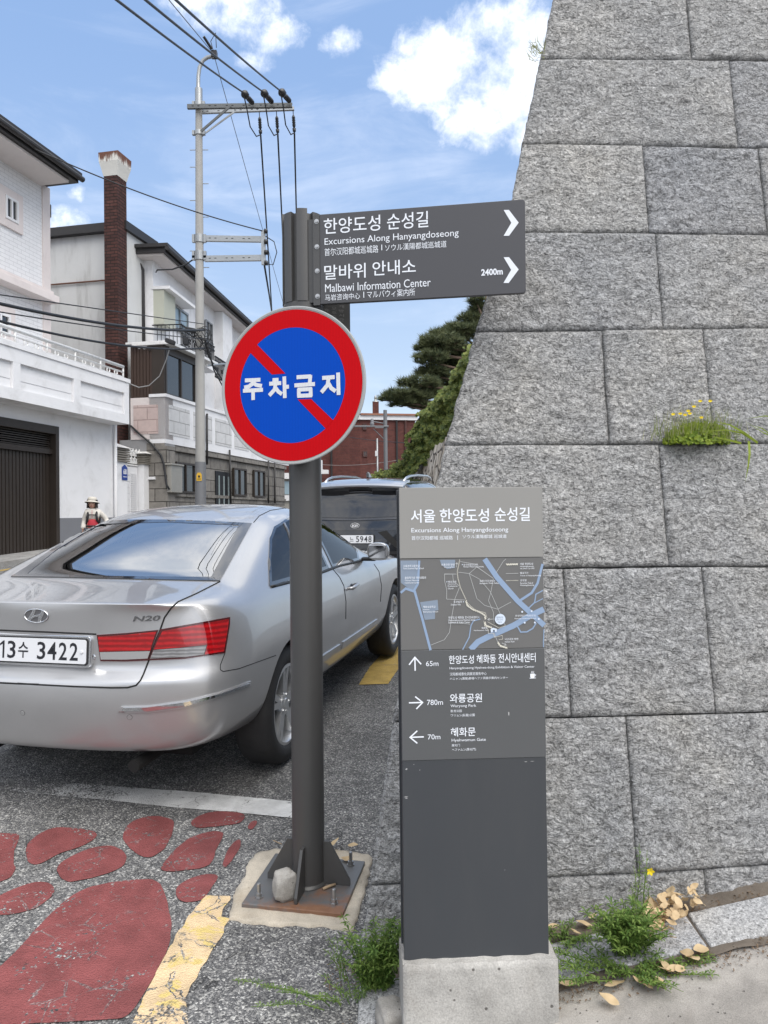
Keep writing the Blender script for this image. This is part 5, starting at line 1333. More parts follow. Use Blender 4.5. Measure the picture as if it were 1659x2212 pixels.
# shark fin aerial, roof rails
mb = MB(); mb.prism(Frame((0, 0, 0), (0, 1, 0), (0, 0, 1)), [(.78, 1.675), (1.04, 1.680), (.98, 1.70), (.86, 1.755), (.80, 1.765), (.785, 1.74)], -.018, .018); mb.build('aerial_fin', M_FRIT, suv, local=True, bevel=.012)
for sd in (1, -1):
    mb = MB(); mb.tube([V((sd * .585, .55, 1.61)), V((sd * .592, .72, 1.660)), V((sd * .600, .98, 1.690)), V((sd * .61, 1.5, 1.708)), V((sd * .61, 2.4, 1.702)), V((sd * .60, 2.75, 1.67)), V((sd * .59, 2.9, 1.63))], [.016, .020, .020, .020, .020, .02, .016], 10)
    mb.build('roof_rail', M_STEEL if False else plain('satin rail', (.55, .56, .58), .25, .9), suv, smooth=True, local=True)
    for u in (.98, 3.76): wheel(suv, (sd * .82, u, .37), sd, .37, .235, 5, .24)
mb = MB(); mb.lathe([(0, 0), (.09, .0), (.1, .05)], (0, 0, 0), (0, 0, 1), 8)
bp, bn = u5(545, 780); bp = V((0.0, tail(0, bp.z)[0].y, bp.z)); bn = V((0, bn.y, bn.z)).normalized()
mb, F = badge(bp + bn * .017, bn, .063, .036)
F2 = F
vs, fs = glyphs('KI', .05); x1 = max(v.x for v in vs); y1 = max(v.y for v in vs)
bg = mb.build('badge', plain('satin silver', (.75, .75, .76), .4), suv, local=True); mb = MB(); mb.lathe([(0, .0012), (1.0, .0012), (1.0, .0)], (0, 0, 0), (0, 0, 1), 40); mb.v = [F.p(p.x * .056, p.y * .030, p.z) for p in mb.v]; mb.build('badge_backing', M_FRIT, bg, local=True); mb = MB()
mb.add([F.p((v.x / x1) * .052 - .042, (v.y / y1 - .5) * .032, .003) for v in vs], fs)
stroke(mb, F, [(.014, -.016), (.028, .016), (.042, -.016)], .010, .003)
mb.build('badge_lettering', bpy.data.materials['satin silver'], bg, local=True)
c_, n_2 = u5(590, 945); py = tail(0, c_.z)[0].y
NU = Frame(V((0.01, py - .02, c_.z + .006)), V((1, 0, 0)), V((0, .12, 1)))
mb = MB(); mb.prism(NU, rounded(-.272, .272, -.064, .064, .02), -.04, .004); mb.build('plate_frame', M_SHADOWTRIM, suv, local=True)
mb = MB(); mb.prism(NU, rounded(-.258, .258, -.055, .055, .012), 0, .008); pl = mb.build('number_plate', M_PLATE, suv, local=True)
mb = MB()
for s, x0, x1 in (('느', -.075, -.02), ('5', .015, .06), ('9', .073, .118), ('4', .130, .178), ('8', .190, .235)): text(mb, NU, s, (x0, .042 if s != '느' else .03), (x1, -.042 if s != '느' else -.03), .009, .012, pixel=False)
mb.build('lettering', M_INK, pl, local=True)
# ------------------------------------------------------------------ walking woman with sun hat and rucksack
def skinned(name, pts, edges, radii, mat, parent, level=2, root=0, local=True):
    me = bpy.data.meshes.new(name); me.from_pydata([V(p) for p in pts], edges, []); me.update()
    ob = bpy.data.objects.new(name, me); COL.objects.link(ob)
    ob.modifiers.new('skin', 'SKIN'); me.skin_vertices or None
    if not me.skin_vertices: 
        bm = bmesh.new(); bm.from_mesh(me); bm.verts.layers.skin.verify(); bm.to_mesh(me); bm.free()
    for i, sv in enumerate(me.skin_vertices[0].data):
        r = radii[i]; sv.radius = (r, r) if isinstance(r, (int, float)) else r; sv.use_root = (i == root)
    m = ob.modifiers.new('sub', 'SUBSURF'); m.levels = m.render_levels = level
    dg = bpy.context.evaluated_depsgraph_get(); dg.update()
    nm = bpy.data.meshes.new_from_object(ob.evaluated_get(dg)); bpy.data.objects.remove(ob)
    nm.materials.clear(); nm.materials.append(mat); nm.shade_smooth(); nm.name = name
    o = bpy.data.objects.new(name, nm); COL.objects.link(o); o.parent = parent
    return o
HP = at(201, 1110, 14.6); HG = V((HP.x, HP.y, gz(HP.x, HP.y)))
FACE = R(-152)        # heading: towards the camera and a little to its right
pm = Matrix.Translation(HG) @ Matrix.Rotation(R(12), 4, 'Z') @ Matrix.Scale(.93, 4)
wom = thing('person', None, 'woman walking in a beige sun hat, cream and red jacket and black rucksack straps', 'person', mat4=pm)
# local: facing -y (towards the camera), x to the picture's right
J = {'pelvis': (0, 0, .82), 'waist': (0, -.01, .96), 'chest': (0, -.02, 1.12), 'neck': (0, -.03, 1.235), 'head': (-.008, -.045, 1.345), 'crown': (-.008, -.04, 1.41),
     'shr': (.125, -.01, 1.185), 'elr': (.255, .06, 1.02), 'wrr': (.285, -.03, .86), 'shl': (-.125, -.02, 1.185), 'ell': (-.175, .03, .98), 'wrl': (-.185, -.08, .80),
     'hir': (.075, 0, .78), 'knr': (.085, -.12, .44), 'anr': (.085, -.05, .08), 'tor': (.085, -.20, .03), 'hil': (-.075, 0, .78), 'knl': (-.085, .03, .44), 'anl': (-.085, .20, .12), 'tol': (-.085, .10, .03)}
K = list(J); ix = {k: i for i, k in enumerate(K)}
rad = dict(pelvis=(.13, .10), waist=(.115, .085), chest=(.125, .09), neck=.048, head=(.070, .085), crown=(.055, .07), shr=.055, elr=.042, wrr=.028, shl=.055, ell=.042, wrl=.028, hir=.085, knr=.055, anr=.037, tor=.03, hil=.085, knl=.055, anl=.037, tol=.03)
E = [('pelvis', 'waist'), ('waist', 'chest'), ('chest', 'neck'), ('neck', 'head'), ('head', 'crown'), ('chest', 'shr'), ('shr', 'elr'), ('elr', 'wrr'), ('chest', 'shl'), ('shl', 'ell'), ('ell', 'wrl'), ('pelvis', 'hir'), ('hir', 'knr'), ('knr', 'anr'), ('anr', 'tor'), ('pelvis', 'hil'), ('hil', 'knl'), ('knl', 'anl'), ('anl', 'tol')]
skinned('body', [J[k] for k in K], [(ix[a], ix[b]) for a, b in E], [rad[k] for k in K], M_SKIN, wom)
def sub(keys, edges, grow, mat, name, extra={}):
    ks = list(keys); r = []
    for k in ks:
        q = extra.get(k, (rad.get(k), J.get(k)))[0]; r.append(tuple(x + grow for x in q) if isinstance(q, tuple) else q + grow)
    return skinned(name, [extra.get(k, (0, J.get(k)))[1] for k in ks], [(ks.index(a), ks.index(b)) for a, b in edges], r, mat, wom)
mid = lambda a, b, f: tuple(J[a][i] * (1 - f) + J[b][i] * f for i in range(3))
ex2 = {'coll': (.062, (0, -.03, 1.225)), 'hr': (.045, mid('elr', 'wrr', .9)), 'hl': (.045, mid('ell', 'wrl', .9)), 'mid': ((.125, .095), (0, -.010, .985))}
sub(['mid', 'chest', 'coll', 'shr', 'elr', 'hr', 'shl', 'ell', 'hl'], [('mid', 'chest'), ('chest', 'coll'), ('chest', 'shr'), ('shr', 'elr'), ('elr', 'hr'), ('chest', 'shl'), ('shl', 'ell'), ('ell', 'hl')], .014, M_JACKET, 'jacket', ex2)
sub(['hem', 'w2', 'mid'], [('hem', 'w2'), ('w2', 'mid')], .018, M_REDC, 'jacket_lower', {'hem': ((.130, .105), (0, 0, .80)), 'w2': ((.118, .092), (0, -.008, .92)), 'mid': ((.122, .094), (0, -.014, 1.075))})
sub(['pelvis', 'hir', 'knr', 'anr', 'hil', 'knl', 'anl'], [('pelvis', 'hir'), ('hir', 'knr'), ('knr', 'anr'), ('pelvis', 'hil'), ('hil', 'knl'), ('knl', 'anl')], .014, M_TROUS, 'trousers')
for a in ('anr', 'anl'):
    t2 = 'tor' if a == 'anr' else 'tol'; mb = MB(); c = (V(J[a]) + V(J[t2])) / 2; mb.sphere((c.x, c.y, .045), (.045, .115, .045), 14, 8); mb.build('shoe', M_PACK, wom, smooth=True, local=True)
# hands with fingers
for s, w in ((1, 'wrr'), (-1, 'wrl')):
    p = V(J[w]); pts = [p, p + V((0, -.01, -.05))]; ed = [(0, 1)]; rr_ = [.022, (.030, .016)]
    for f in range(4):
        k = len(pts); b = p + V((s * 0 + (-.022 + .0147 * f), -.012, -.075)); L = (.060, .072, .068, .052)[f]
        pts += [b, b + V((0, -.010, -L * .55)), b + V((0, -.030, -L * .95))]; ed += [(1, k), (k, k + 1), (k + 1, k + 2)]; rr_ += [.009, .0085, .007]
    k = len(pts); pts += [p + V((-s * .032, -.02, -.045)), p + V((-s * .040, -.03, -.085))]; ed += [(1, k), (k, k + 1)]; rr_ += [.011, .008]
    skinned('hand', pts, ed, rr_, M_SKIN, wom, 1)
# face, hair, hat
hc = V(J['head']) + V((0, 0, .0))
mb = MB(); mb.sphere(hc + V((0, -.004, .01)), (.074, .088, .112), 24, 16); mb.sphere(hc + V((0, -.092, -.012)), (.012, .016, .020), 12, 8)
for s in (1, -1): mb.sphere(hc + V((s * .076, .0, -.01)), (.010, .018, .028), 10, 8)
mb.build('face', M_SKIN, wom, smooth=True, local=True)
for s in (1, -1):
    mb = MB(); mb.sphere(hc + V((s * .028, -.080, .012)), (.014, .008, .0065), 12, 8); mb.build('eye', M_HAIR, wom, smooth=True, local=True)
    mb = MB(); mb.tube([hc + V((s * .014, -.088, .036)), hc + V((s * .03, -.084, .041)), hc + V((s * .044, -.074, .034))], .004, 6); mb.build('eyebrow', M_HAIR, wom, smooth=True, local=True)
mb = MB(); mb.tube([hc + V((-.024, -.080, -.050)), hc + V((0, -.088, -.047)), hc + V((.024, -.080, -.050))], [.003, .006, .003], 8); mb.build('mouth', M_LIP, wom, smooth=True, local=True)
mb = MB()
def hair(a, b):
    th = R(-40 + 260 * a); z = .085 - .17 * b; r = 1.08 + .10 * b + .03 * noise.noise(V((a * 9, b * 4, 1)))
    return hc + V((.080 * r * math.cos(th), .094 * r * math.sin(th) + .012, z))
mb.grid(hair, 30, 8); o = mb.build('hair', M_HAIR, wom, smooth=True, local=True); q = o.modifiers.new('s', 'SOLIDIFY'); q.thickness = .018
mb = MB(); hz = hc + V((0, .004, .052))
mb.lathe([(.146, -.030), (.148, -.026), (.124, -.006), (.100, .006), (.096, .012), (.094, .018), (.096, .024), (.090, .060), (.078, .082), (.050, .092), (.0, .094)], hz, (.05, .12, 1), 36); o = mb.build('sun_hat', M_HAT, wom, smooth=True, local=True); q = o.modifiers.new('s', 'SOLIDIFY'); q.thickness = .006
mb = MB(); mb.lathe([(.0995, .010), (.0995, .030)], hz, (.05, .12, 1), 36); mb.build('hat_band', M('hat band', (.36, .34, .30), .9), o, smooth=True, local=True)
for s in (1, -1):
    mb = MB(); mb.tube([(s * .085, .10, 1.18), (s * .085, .04, 1.225), (s * .082, -.06, 1.20), (s * .085, -.122, 1.12), (s * .095, -.118, 1.02), (s * .125, -.03, .94), (s * .11, .10, .92)], [.024] * 7, 8); mb.build('rucksack_strap', M_PACK, wom, smooth=True, local=True)
mb = MB(); mb.tube([(-.085, -.125, 1.12), (0, -.14, 1.12), (.085, -.125, 1.12)], .010, 8); mb.build('chest_strap', M_PACK, wom, smooth=True, local=True)
mb = MB(); mb.tube([(.135 * math.cos(2 * math.pi * i / 20), -.008 + .112 * math.sin(2 * math.pi * i / 20), .90 - .01) for i in range(21)], .016, 8); mb.build('waist_strap', M_PACK, wom, smooth=True, local=True)
mb = MB(); mb.sphere((0, .17, 1.05), (.13, .085, .20), 20, 12); mb.build('rucksack', M_PACK, wom, smooth=True, local=True)
mb = MB(); mb.tube([(.0, -.128, 1.215), (.0, -.132, 1.06)], .004, 6); mb.build('zip', M_REDC, wom, local=True)
# ------------------------------------------------------------------ houses on the far side of the street
def uvs(o):
    me = o.data; l = me.uv_layers.new(name='UVMap')
    for p in me.polygons:
        n = p.normal; tg = V((-n.y, n.x, 0)); tg = tg.normalized() if tg.length > .2 else V((1, 0, 0)); bt = V((0, 0, 1)) if abs(n.z) < .9 else V((0, 1, 0))
        for li in p.loop_indices:
            c = me.vertices[me.loops[li].vertex_index].co; l.data[li].uv = (c.dot(tg), c.dot(bt))
    return o
F1 = Frame((A1.x, A1.y, 0), D1, (0, 0, 1))
Z2 = lambda x, y: (.4 * x, 663.6 + .4 * y)
Z1 = lambda x, y: (.4 * x, 232.3 + .4 * y)
def z_of(F, v, off=0.0): return F.pix(v[0], v[1], off)[1]
def a_of(F, v, off=0.0): return F.pix(v[0], v[1], off)[0]
def slab_(name, F, a0, a1, b0, b1, c0, c1, mat, parent, bevel=0, uv=True):
    mb = MB(); mb.fbox(F, a0, a1, b0, b1, c0, c1); o = mb.build(name, mat, parent, bevel=bevel)
    if uv: uvs(o)
    return o
def window(F, a0, a1, b0, b1, c, parent, glass=None, frame=None, bars=1, fw=.05, depth=.07):
    """recessed casement: frame with mullions and a pane"""
    glass = glass or M_WIN; frame = frame or M_WINF; c = c + depth
    mb = MB(); e = .002
    mb.fbox(F, a0, a0 + fw, b0, b1, c - depth, c); mb.fbox(F, a1 - fw, a1, b0, b1, c - depth, c); mb.fbox(F, a0 + fw, a1 - fw, b0, b0 + fw, c - depth, c - e); mb.fbox(F, a0 + fw, a1 - fw, b1 - fw, b1, c - depth, c - e)
    for k in range(bars): x = a0 + (a1 - a0) * (k + 1) / (bars + 1); mb.fbox(F, x - fw * .45, x + fw * .45, b0 + fw, b1 - fw, c - depth, c - 2 * e)
    o = mb.build('window', frame, parent)
    mb = MB(); mb.fbox(F, a0 + fw, a1 - fw, b0 + fw, b1 - fw, c - depth * .75, c - depth * .7); mb.build('pane', glass, o)
    return o
# ---- white house with the garage
aR = a_of(F1, (249, 1010)); aD = a_of(F1, Z2(300, 1000)); aL = -9.0
house = thing('white_house', (A1.x, A1.y, .5), 'white rendered house with brown garage door and a panelled balcony at far left', 'house')
zB = z_of(F1, Z2(620, 622)); zl = z_of(F1, Z2(150, 640)); zg = -.3
slab_('wall', F1, aD + .12, aR, zg, zB + .3, -6, 0, M_WPLAST, house); slab_('wall', F1, aL, aD + .118, zl + .10, zB + .3, -6, -.001, M_WPLAST, house)
zd = z_of(F1, Z2(370, 1138)); slab_('dado', F1, aD + .14, aR - .01, zg, zd, -.1, .012, M_DADO, house)
# garage door: frame, louvre, ribbed leaf
ft = .12
mb = MB(); mb.fbox(F1, aD - .01, aD + .115, zg, zl + .095, -.5, .03); mb.fbox(F1, aL, aD - .012, zl - .10, zl + .095, -.5, .028); mb.build('garage_frame', M_BROWN, house, bevel=.006)
zlv = z_of(F1, Z2(150, 748)); zl2 = z_of(F1, Z2(150, 700))
mb = MB(); mb.fbox(F1, aL, aD - .012, zlv - .12, zlv, -.4, -.06)
n = 7
for k in range(n): z = zlv + (zl - .1 - zlv) * k / n; mb.fbox(F1, aL, aD - .05, z + .015, z + (zl - .1 - zlv) / n * .75, -.4, -.10 - .02 * (k % 2))
mb.build('louvre', M_BROWN, house)
mb = MB(); x = aD - .06; mb.fbox(F1, aL, aD - .012, zg, zlv - .12, -.45, -.16)
while x > aL: mb.fbox(F1, x - .085, x, zg, zlv - .125, -.2, -.142); x -= .115
mb.build('garage_door', M_BROWN, house)
# balcony with recessed panels
OB = .55; aB = a_of(F1, (279, 870), OB); zt_ = z_of(F1, Z2(690, 408), OB); zb_ = z_of(F1, Z2(695, 632), OB)
mb = MB(); mb.fbox(F1, aL, aB, zb_, zt_, -.2, OB - .07)
px_ = [[(112, 315), (400, 515)], [(436, 402), (672, 585)], [(-210, 230), (72, 440)]]
cols = []
for (p0, p1) in px_: cols.append((a_of(F1, Z2(p0[0], 400), OB), a_of(F1, Z2(p1[0], 400), OB)))
cols.append((-8.0, cols[2][0] - .45)); cols.sort()
zp0, zp1 = z_of(F1, Z2(400, 513), OB), z_of(F1, Z2(400, 386), OB)
mb.fbox(F1, aL, aB, zb_ + .001, zp0, OB - .07, OB); mb.fbox(F1, aL, aB, zp1, zt_ + .001, OB - .07, OB + .001)
prev = aL
for c0, c1 in cols: mb.fbox(F1, prev, c0, zp0, zp1, OB - .07, OB - .001); prev = c1
mb.fbox(F1, prev, aB, zp0, zp1, OB - .07, OB - .001)
for c0, c1 in cols:
    for k in (1, 2): z = zp0 + (zp1 - zp0) * k / 3; mb.fbox(F1, c0 + .02, c1 - .02, zp0 + (zp1 - zp0) * (k - 1) / 3 + .012, z - .012, OB - .07, OB - .055)
mb.fbox(F1, aL, aB + .03, zt_, zt_ + .10, OB - .25, OB + .03)
mb.build('balcony', M_WPLAST, house)
# white pipe railing with rings
rail = MB(); zr = z_of(F1, Z2(640, 345), OB - .08) + .16; r0 = zt_ + .10
a1_ = aB - .12
for z, r_ in ((zr, .045), (r0 + (zr - r0) * .55, .024), (r0 + (zr - r0) * .15, .02)): rail.tube([F1.p(aL, z, OB - .10), F1.p(a1_, z, OB - .10)], r_, 8)
x = a1_
while x > aL:
    rail.tube([F1.p(x, r0 - .02, OB - .10), F1.p(x, zr, OB - .10)], .028, 6)
    for d in (.35, .70):
        c = F1.p(x - d, r0 + (zr - r0) * .35, OB - .10); rr_ = (zr - r0) * .20
        rail.tube([c + F1.a * rr_ * math.cos(2 * math.pi * i / 12) + V((0, 0, rr_ * math.sin(2 * math.pi * i / 12))) for i in range(13)], .018, 5)
    x -= 1.05
rail.build('balcony_railing', M_WMETAL, house, smooth=True)
mb = MB(); mb.tube([F1.p(aR - .10, zg, .07), F1.p(aR - .10, zB + .02, .07)], .045, 10); mb.build('downpipe', M_WHT, house, smooth=True)
# upper storey
U = -1.55; aU = a_of(F1, (107, 560), U); zE = z_of(F1, (172, 392), U + 1.0); aE = a_of(F1, (172, 392), U + 1.0)
slab_('upper_wall', F1, aL, aU - .30, zb_, zE - .05, U - 5, U - .004, M_BRICKW, house); slab_('corner_pier', F1, aU - .30, aU, zb_, zE - .05, U - 5, U + .03, M_PINKP, house)
zc0, zc1 = z_of(F1, Z1(320, 1060), U + .35), z_of(F1, Z1(320, 1022), U + .35); aC = a_of(F1, Z1(322, 1050), U + .35)
mb = MB(); mb.fbox(F1, aL, aC, zc0, zc1, U - .1, U + .35); mb.fbox(F1, aL, aC - .08, zc1, zc1 + .12, U - .1, U + .24); mb.build('cornice', M_PINKP, house, bevel=.01)
for (p0, p1) in ((Z1(18, 480), Z1(88, 632)), (Z1(-60, 1125), Z1(45, 1235))):
    w0, w1 = a_of(F1, p0, U), a_of(F1, p1, U); h1, h0 = z_of(F1, (p1[0], p0[1] + (.0 if p0[1] > 500 else 12)), U), z_of(F1, p1, U)
    mb = MB(); s = .20
    mb.fbox(F1, w0 - s, w0, h0 - s, h1 + s, U - .05, U + .05); mb.fbox(F1, w1, w1 + s, h0 - s, h1 + s, U - .05, U + .05); mb.fbox(F1, w0, w1, h1, h1 + s, U - .05, U + .048); mb.fbox(F1, w0, w1, h0 - s, h0, U - .05, U + .055); mb.build('window_surround', M_PINKP, house)
    window(F1, w0, w1, h0, h1, U + .01, house, frame=M_WHT, fw=.06)
mb = MB(); mb.fbox(F1, aL, aE - .25, zE - .12, zE - .06, U - 5.5, U + .85); mb.build('soffit', M_SOFFIT, house)
mb = MB(); mb.fbox(F1, aL, aE - .02, zE - .055, zE + .09, U - 5.5, U + .98); mb.fbox(F1, aL, aE + .03, zE + .10, zE + .22, U - 5.5, U + 1.06); mb.tube([F1.p(aL, zE + .06, U + 1.06), F1.p(aE + .05, zE + .06, U + 1.06)], .075, 10); mb.build('gutter', M_EAVE, house)
mb = MB(); rp = [F1.p(aL, zE + .21, U + 1.05), F1.p(aE + .02, zE + .21, U + 1.05), F1.p(aE + .02, zE + .21, U - 5.5), F1.p(aL, zE + .21, U - 5.5)]
ra_, rb_ = F1.p(aL, zE + 1.5, U - 2.2), F1.p(aE - 3.2, zE + 1.5, U - 2.2)
mb.add(rp + [ra_, rb_], [(0, 1, 5, 4), (1, 2, 5), (2, 3, 4, 5), (3, 0, 4)]); mb.build('roof', M_ROOF, house)
mb = MB(); mb.box(F1.p(aU + .12, zE - .55, U - .2), (.22, .22, .34)); mb.build('rainwater_box', M_EAVE, house)
# ---- chimney
C0 = at(255, 700, 22.6); C0.z = 0
FC = Frame(C0, N1, (0, 0, 1))       # faces the camera; right edge is the street corner
cw = .435; cl = .52; ztc = at(240, 352, 22.6).z
chim = thing('brick_chimney', (C0.x, C0.y, .8), 'tall dark red brick chimney with a rust streaked white cowl beside the white house', 'chimney')
mb = MB(); mb.fbox(FC, -cw, 0, 0, ztc + .2, -cl, 0); uvs(mb.build('brick_stack', M_BRICKCH, chim))
zt0, zt1, zt2 = at(240, 378, 22.6).z, at(240, 352, 22.6).z, at(240, 329, 22.6).z
def rst():
    m, t = newmat('rust streaked cowl'); P = t.geo
    n = t.noise(t.mapping(P, (1, 1, .10)), 16, 6, .6); sp = t.new('ShaderNodeSeparateXYZ'); t.link(P, sp.inputs[0])
    g = t.math('MULTIPLY', t.math('SUBTRACT', sp.outputs[2], zt1), 1.0 / (zt2 - zt1))
    k = t.step(t.math('ADD', n, t.math('MULTIPLY', g, .34)), .54, .72)
    t.put(t.b.inputs['Base Color'], t.mix(k, (.58, .57, .53), (.12, .045, .025))); t.b.inputs['Roughness'].default_value = .7; return m
mb = MB(); e = .07
def sq(k, z): return [FC.p(-cw - k, z, k), FC.p(k, z, k), FC.p(k, z, -cl - k), FC.p(-cw - k, z, -cl - k)]
rings = [sq(.008, zt0), sq(.045, zt0 + (zt1 - zt0) * .5), sq(.10, zt1 + .05), sq(.11, zt2), sq(.08, zt2), sq(.06, zt1)]
mb.v = [p for r_ in rings for p in r_]
for i in range(5):
    for j in range(4): mb.f.append([i * 4 + j, i * 4 + (j + 1) % 4, i * 4 + 4 + (j + 1) % 4, i * 4 + 4 + j]); mb.m.append(0)
mb.build('cowl', rst(), chim)
# ---- grey and white house behind: rear block
C1 = C0 + D1 * .62 - N1 * .06; FG = Frame(C1, N1, (0, 0, 1))
gh = thing('grey_house', C1, 'pale grey house with iron balconies and stone ground floor behind the utility pole', 'house')
zr_ = FG.pix(222, 497)[1]
slab_('side_wall', FG, -9, -.0, -.2, zr_ - .05, -1.6, 0, M_WPLAST2, gh)
mb = MB(); mb.fbox(FG, -9, .12, zr_ - .12, zr_ + .14, -1.7, .22); mb.build('gutter', M_EAVE, gh); mb = MB(); mb.tube([FG.p(-6, FG.pix(222, 607)[1], .05), FG.p(-.02, FG.pix(222, 607)[1], .05)], .025, 6); mb.build('wall_pipe', plain('rusty pipe', (.13, .06, .04), .8), gh)
# upper block with the long eave
D2 = V((math.sin(R(5.5)), math.cos(R(5.5)), 0)); N2 = V((D2.y, -D2.x, 0))
K2 = at(332, 800, 24.2); K2.z = 0; F2_ = Frame(K2, D2, (0, 0, 1)); FE2 = Frame(K2, N2, (0, 0, 1))
zE2 = F2_.pix(344, 524, .65)[1]
slab_('upper_wall', F2_, 0, 14, 3.5, zE2 - .1, -5, 0, M_WPLAST, gh)
slab_('set_back_flank', F2_, -.6, .3, 3, zE2 - .45, -.95, -.45, M_WPLAST, gh)
mb = MB(); mb.fbox(F2_, -.45, 14.2, zE2 - .16, zE2 - .10, -4.9, .52); mb.build('soffit', M_SOFFIT, gh)
mb = MB(); mb.fbox(F2_, -.52, 14.3, zE2 - .10, zE2 + .06, -4.9, .62); mb.fbox(F2_, -.60, 14.3, zE2 + .06, zE2 + .17, -4.9, .72); mb.tube([F2_.p(-.6, zE2 + .02, .70), F2_.p(14.3, zE2 + .02, .70)], .07, 8); mb.build('gutter', M_EAVE, gh)
mb = MB(); mb.add([F2_.p(-.55, zE2 + .17, .68), F2_.p(14.2, zE2 + .17, .68), F2_.p(14.2, zE2 + .17, -5), F2_.p(-.55, zE2 + .17, -5), F2_.p(1.6, zE2 + .8, -2), F2_.p(12, zE2 + .8, -2)], [(0, 1, 5, 4), (1, 2, 5), (2, 3, 4, 5), (3, 0, 4)]); mb.build('roof', M_ROOF, gh)
mb = MB(); p0 = F2_.p(-.12, zE2 - .2, -.30); mb.tube([p0 + V((-.25, -.3, .25)), p0 + V((0, 0, -.3)), p0 + V((0, 0, -.9)), p0 + V((.02, 0, -4.2))], .075, 8); mb.build('downpipe', M_EAVE, gh, smooth=True)
mb = MB(); w0, w1 = a_of(F2_, (333, 650), .35), a_of(F2_, (362, 650), .35)
mb.fbox(F2_, .02, 1.0, F2_.pix(340, 690, .35)[1], F2_.pix(340, 614, .35)[1], -.05, .35); mb.build('bay_box', M('pale green render', (.44, .45, .38), .8, 0, .05, 3), gh); mb = MB(); mb.fbox(F2_, -.02, 2.4, F2_.pix(340, 614, .35)[1] + .002, F2_.pix(340, 614, .35)[1] + .10, -.05, .55); mb.build('canopy', M_WPLAST, gh)
zw1, zw0 = F2_.pix(366, 652, .0)[1], F2_.pix(366, 704, .0)[1]; a_0, a_1 = a_of(F2_, (366, 670)), a_of(F2_, (402, 690)); window(F2_, a_0, a_1, zw0, zw1, .03, gh, glass=M_WINB, frame=M_WINF, fw=.07)
a_0, a_1 = a_of(F2_, (441, 700)), a_of(F2_, (455, 700)); window(F2_, a_0, a_1, F2_.pix(441, 752)[1], F2_.pix(441, 690)[1], .03, gh)
a_0, a_1 = a_of(F2_, (490, 760)), a_of(F2_, (496, 760)); window(F2_, a_0, a_1, F2_.pix(490, 800)[1], F2_.pix(490, 740)[1], .03, gh)
a_0, a_1 = a_of(F2_, (463, 720)), a_of(F2_, (484, 720)); slab_('pilaster', F2_, a_0, a_1, 3.5, zE2 - .17, 0, .35, M_WPLAST, gh)
# iron balconies
def iron(F, a0, a1, b0, b1, c, name='iron_railing', step=.13, ends=True):
    mb = MB()
    for z in (b0 + .04, b1, b1 - .14): mb.tube([F.p(a0, z, c), F.p(a1, z, c)], .030, 6)
    x = a0
    while x <= a1: mb.tube([F.p(x, b0, c), F.p(x, b1, c)], .018, 5); x += step
    if ends:
        for z in (b0 + .04, b1, b1 - .14): mb.tube([F.p(a0, z, c), F.p(a0, z, 0)], .018, 6)
        y = c
        while y > .1: mb.tube([F.p(a0, b0, y), F.p(a0, b1, y)], .011, 5); y -= step
    x = a0 + step * 2
    while x < a1 - step:
        p = F.p(x, b0 + (b1 - b0) * .45, c); mb.tube([p + F.a * .09 * math.cos(2 * math.pi * i / 10) + V((0, 0, .09 * math.sin(2 * math.pi * i / 10))) for i in range(11)], .010, 5); x += step * 4
    return mb.build(name, M_BLK, gh)
ob = .95; zf0, zf1 = F2_.pix(380, 741, ob)[1], F2_.pix(380, 693, ob)[1]
iron(F2_, -.1, 3.2, zf0, zf1, ob); slab_('balcony_slab', F2_, -.15, 3.3, zf0 - .22, zf0 - .02, -.1, ob + .05, M_WPLAST, gh)
zf2 = F2_.pix(444, 800, ob)[1]; zf3 = F2_.pix(444, 752, ob)[1]; iron(F2_, 3.6, 8.5, zf2, zf3, ob - .1, ends=False)
# first floor brown enclosure over a panelled parapet, stone ground floor
K3 = V((-6.41, 22.3, 0)); D3 = V((math.sin(R(12)), math.cos(R(12)), 0)); N3 = V((D3.y, -D3.x, 0)); F3 = Frame(K3, D3, (0, 0, 1)); FE3 = Frame(K3, N3, (0, 0, 1))
eL = FE3.pix(282, 900)[0]; z1, z2, z3, z4_ = FE3.pix(354, 752)[1], FE3.pix(354, 857)[1], FE3.pix(354, 948)[1], 0
mb = MB(); mb.fbox(FE3, eL, -.06, z2, z1 + .15, -.5, -.05)
x = eL
while x < -.1: mb.fbox(FE3, x, x + .075, z2 + .02, z1 + .14, -.1, -.030); x += .105
mb.build('brown_cladding', M_BROWNS, gh)
mb = MB(); mb.fbox(F3, -.1, 3.2, z1 + .10, z1 + .18, -1.0, .25); mb.fbox(FE3, eL - .1, .15, z1 + .155, z1 + .21, -.6, .08); mb.build('enclosure_roof', M_WMETAL, gh)
for c in ((300, 1 * 0 + 748), (311, 749)):
    a, b = FE3.pix(*c); mb = MB(); mb.lathe([(0, .02), (.07, .02), (.075, 0)], FE3.p(a, b, -.045), FE3.n, 16); mb.build('vent_cap', M_WHT, gh)
window(F3, .06, 2.05, z2 + .05, z1 - .05, -.06, gh, glass=M_WIN, frame=M_BROWN, fw=.08); mb = MB(); mb.fbox(F3, .0, 2.2, z1 - .05, z1 + .10, -.5, -.005); mb.fbox(F3, 0, .058, z2, z1 - .05, -.4, -.006); mb.build('enclosure_frame', M_BROWN, gh)
slab_('enclosure_core', F3, .1, 3.1, z2, z1 + .1, -1.0, -.2, M_BROWN, gh)
slab_('parapet', FE3, eL, 0, z3, z2, -.5, 0, M_PINKP, gh); slab_('relief_panel', FE3, eL + .1, -.22, z3 + .16, z2 - .22, -.1, .012, M_ASHP, gh)
slab_('parapet', F3, 0, 11, z3 - .12, z2, -.5, 0, M_WPLAST, gh)
x = .22
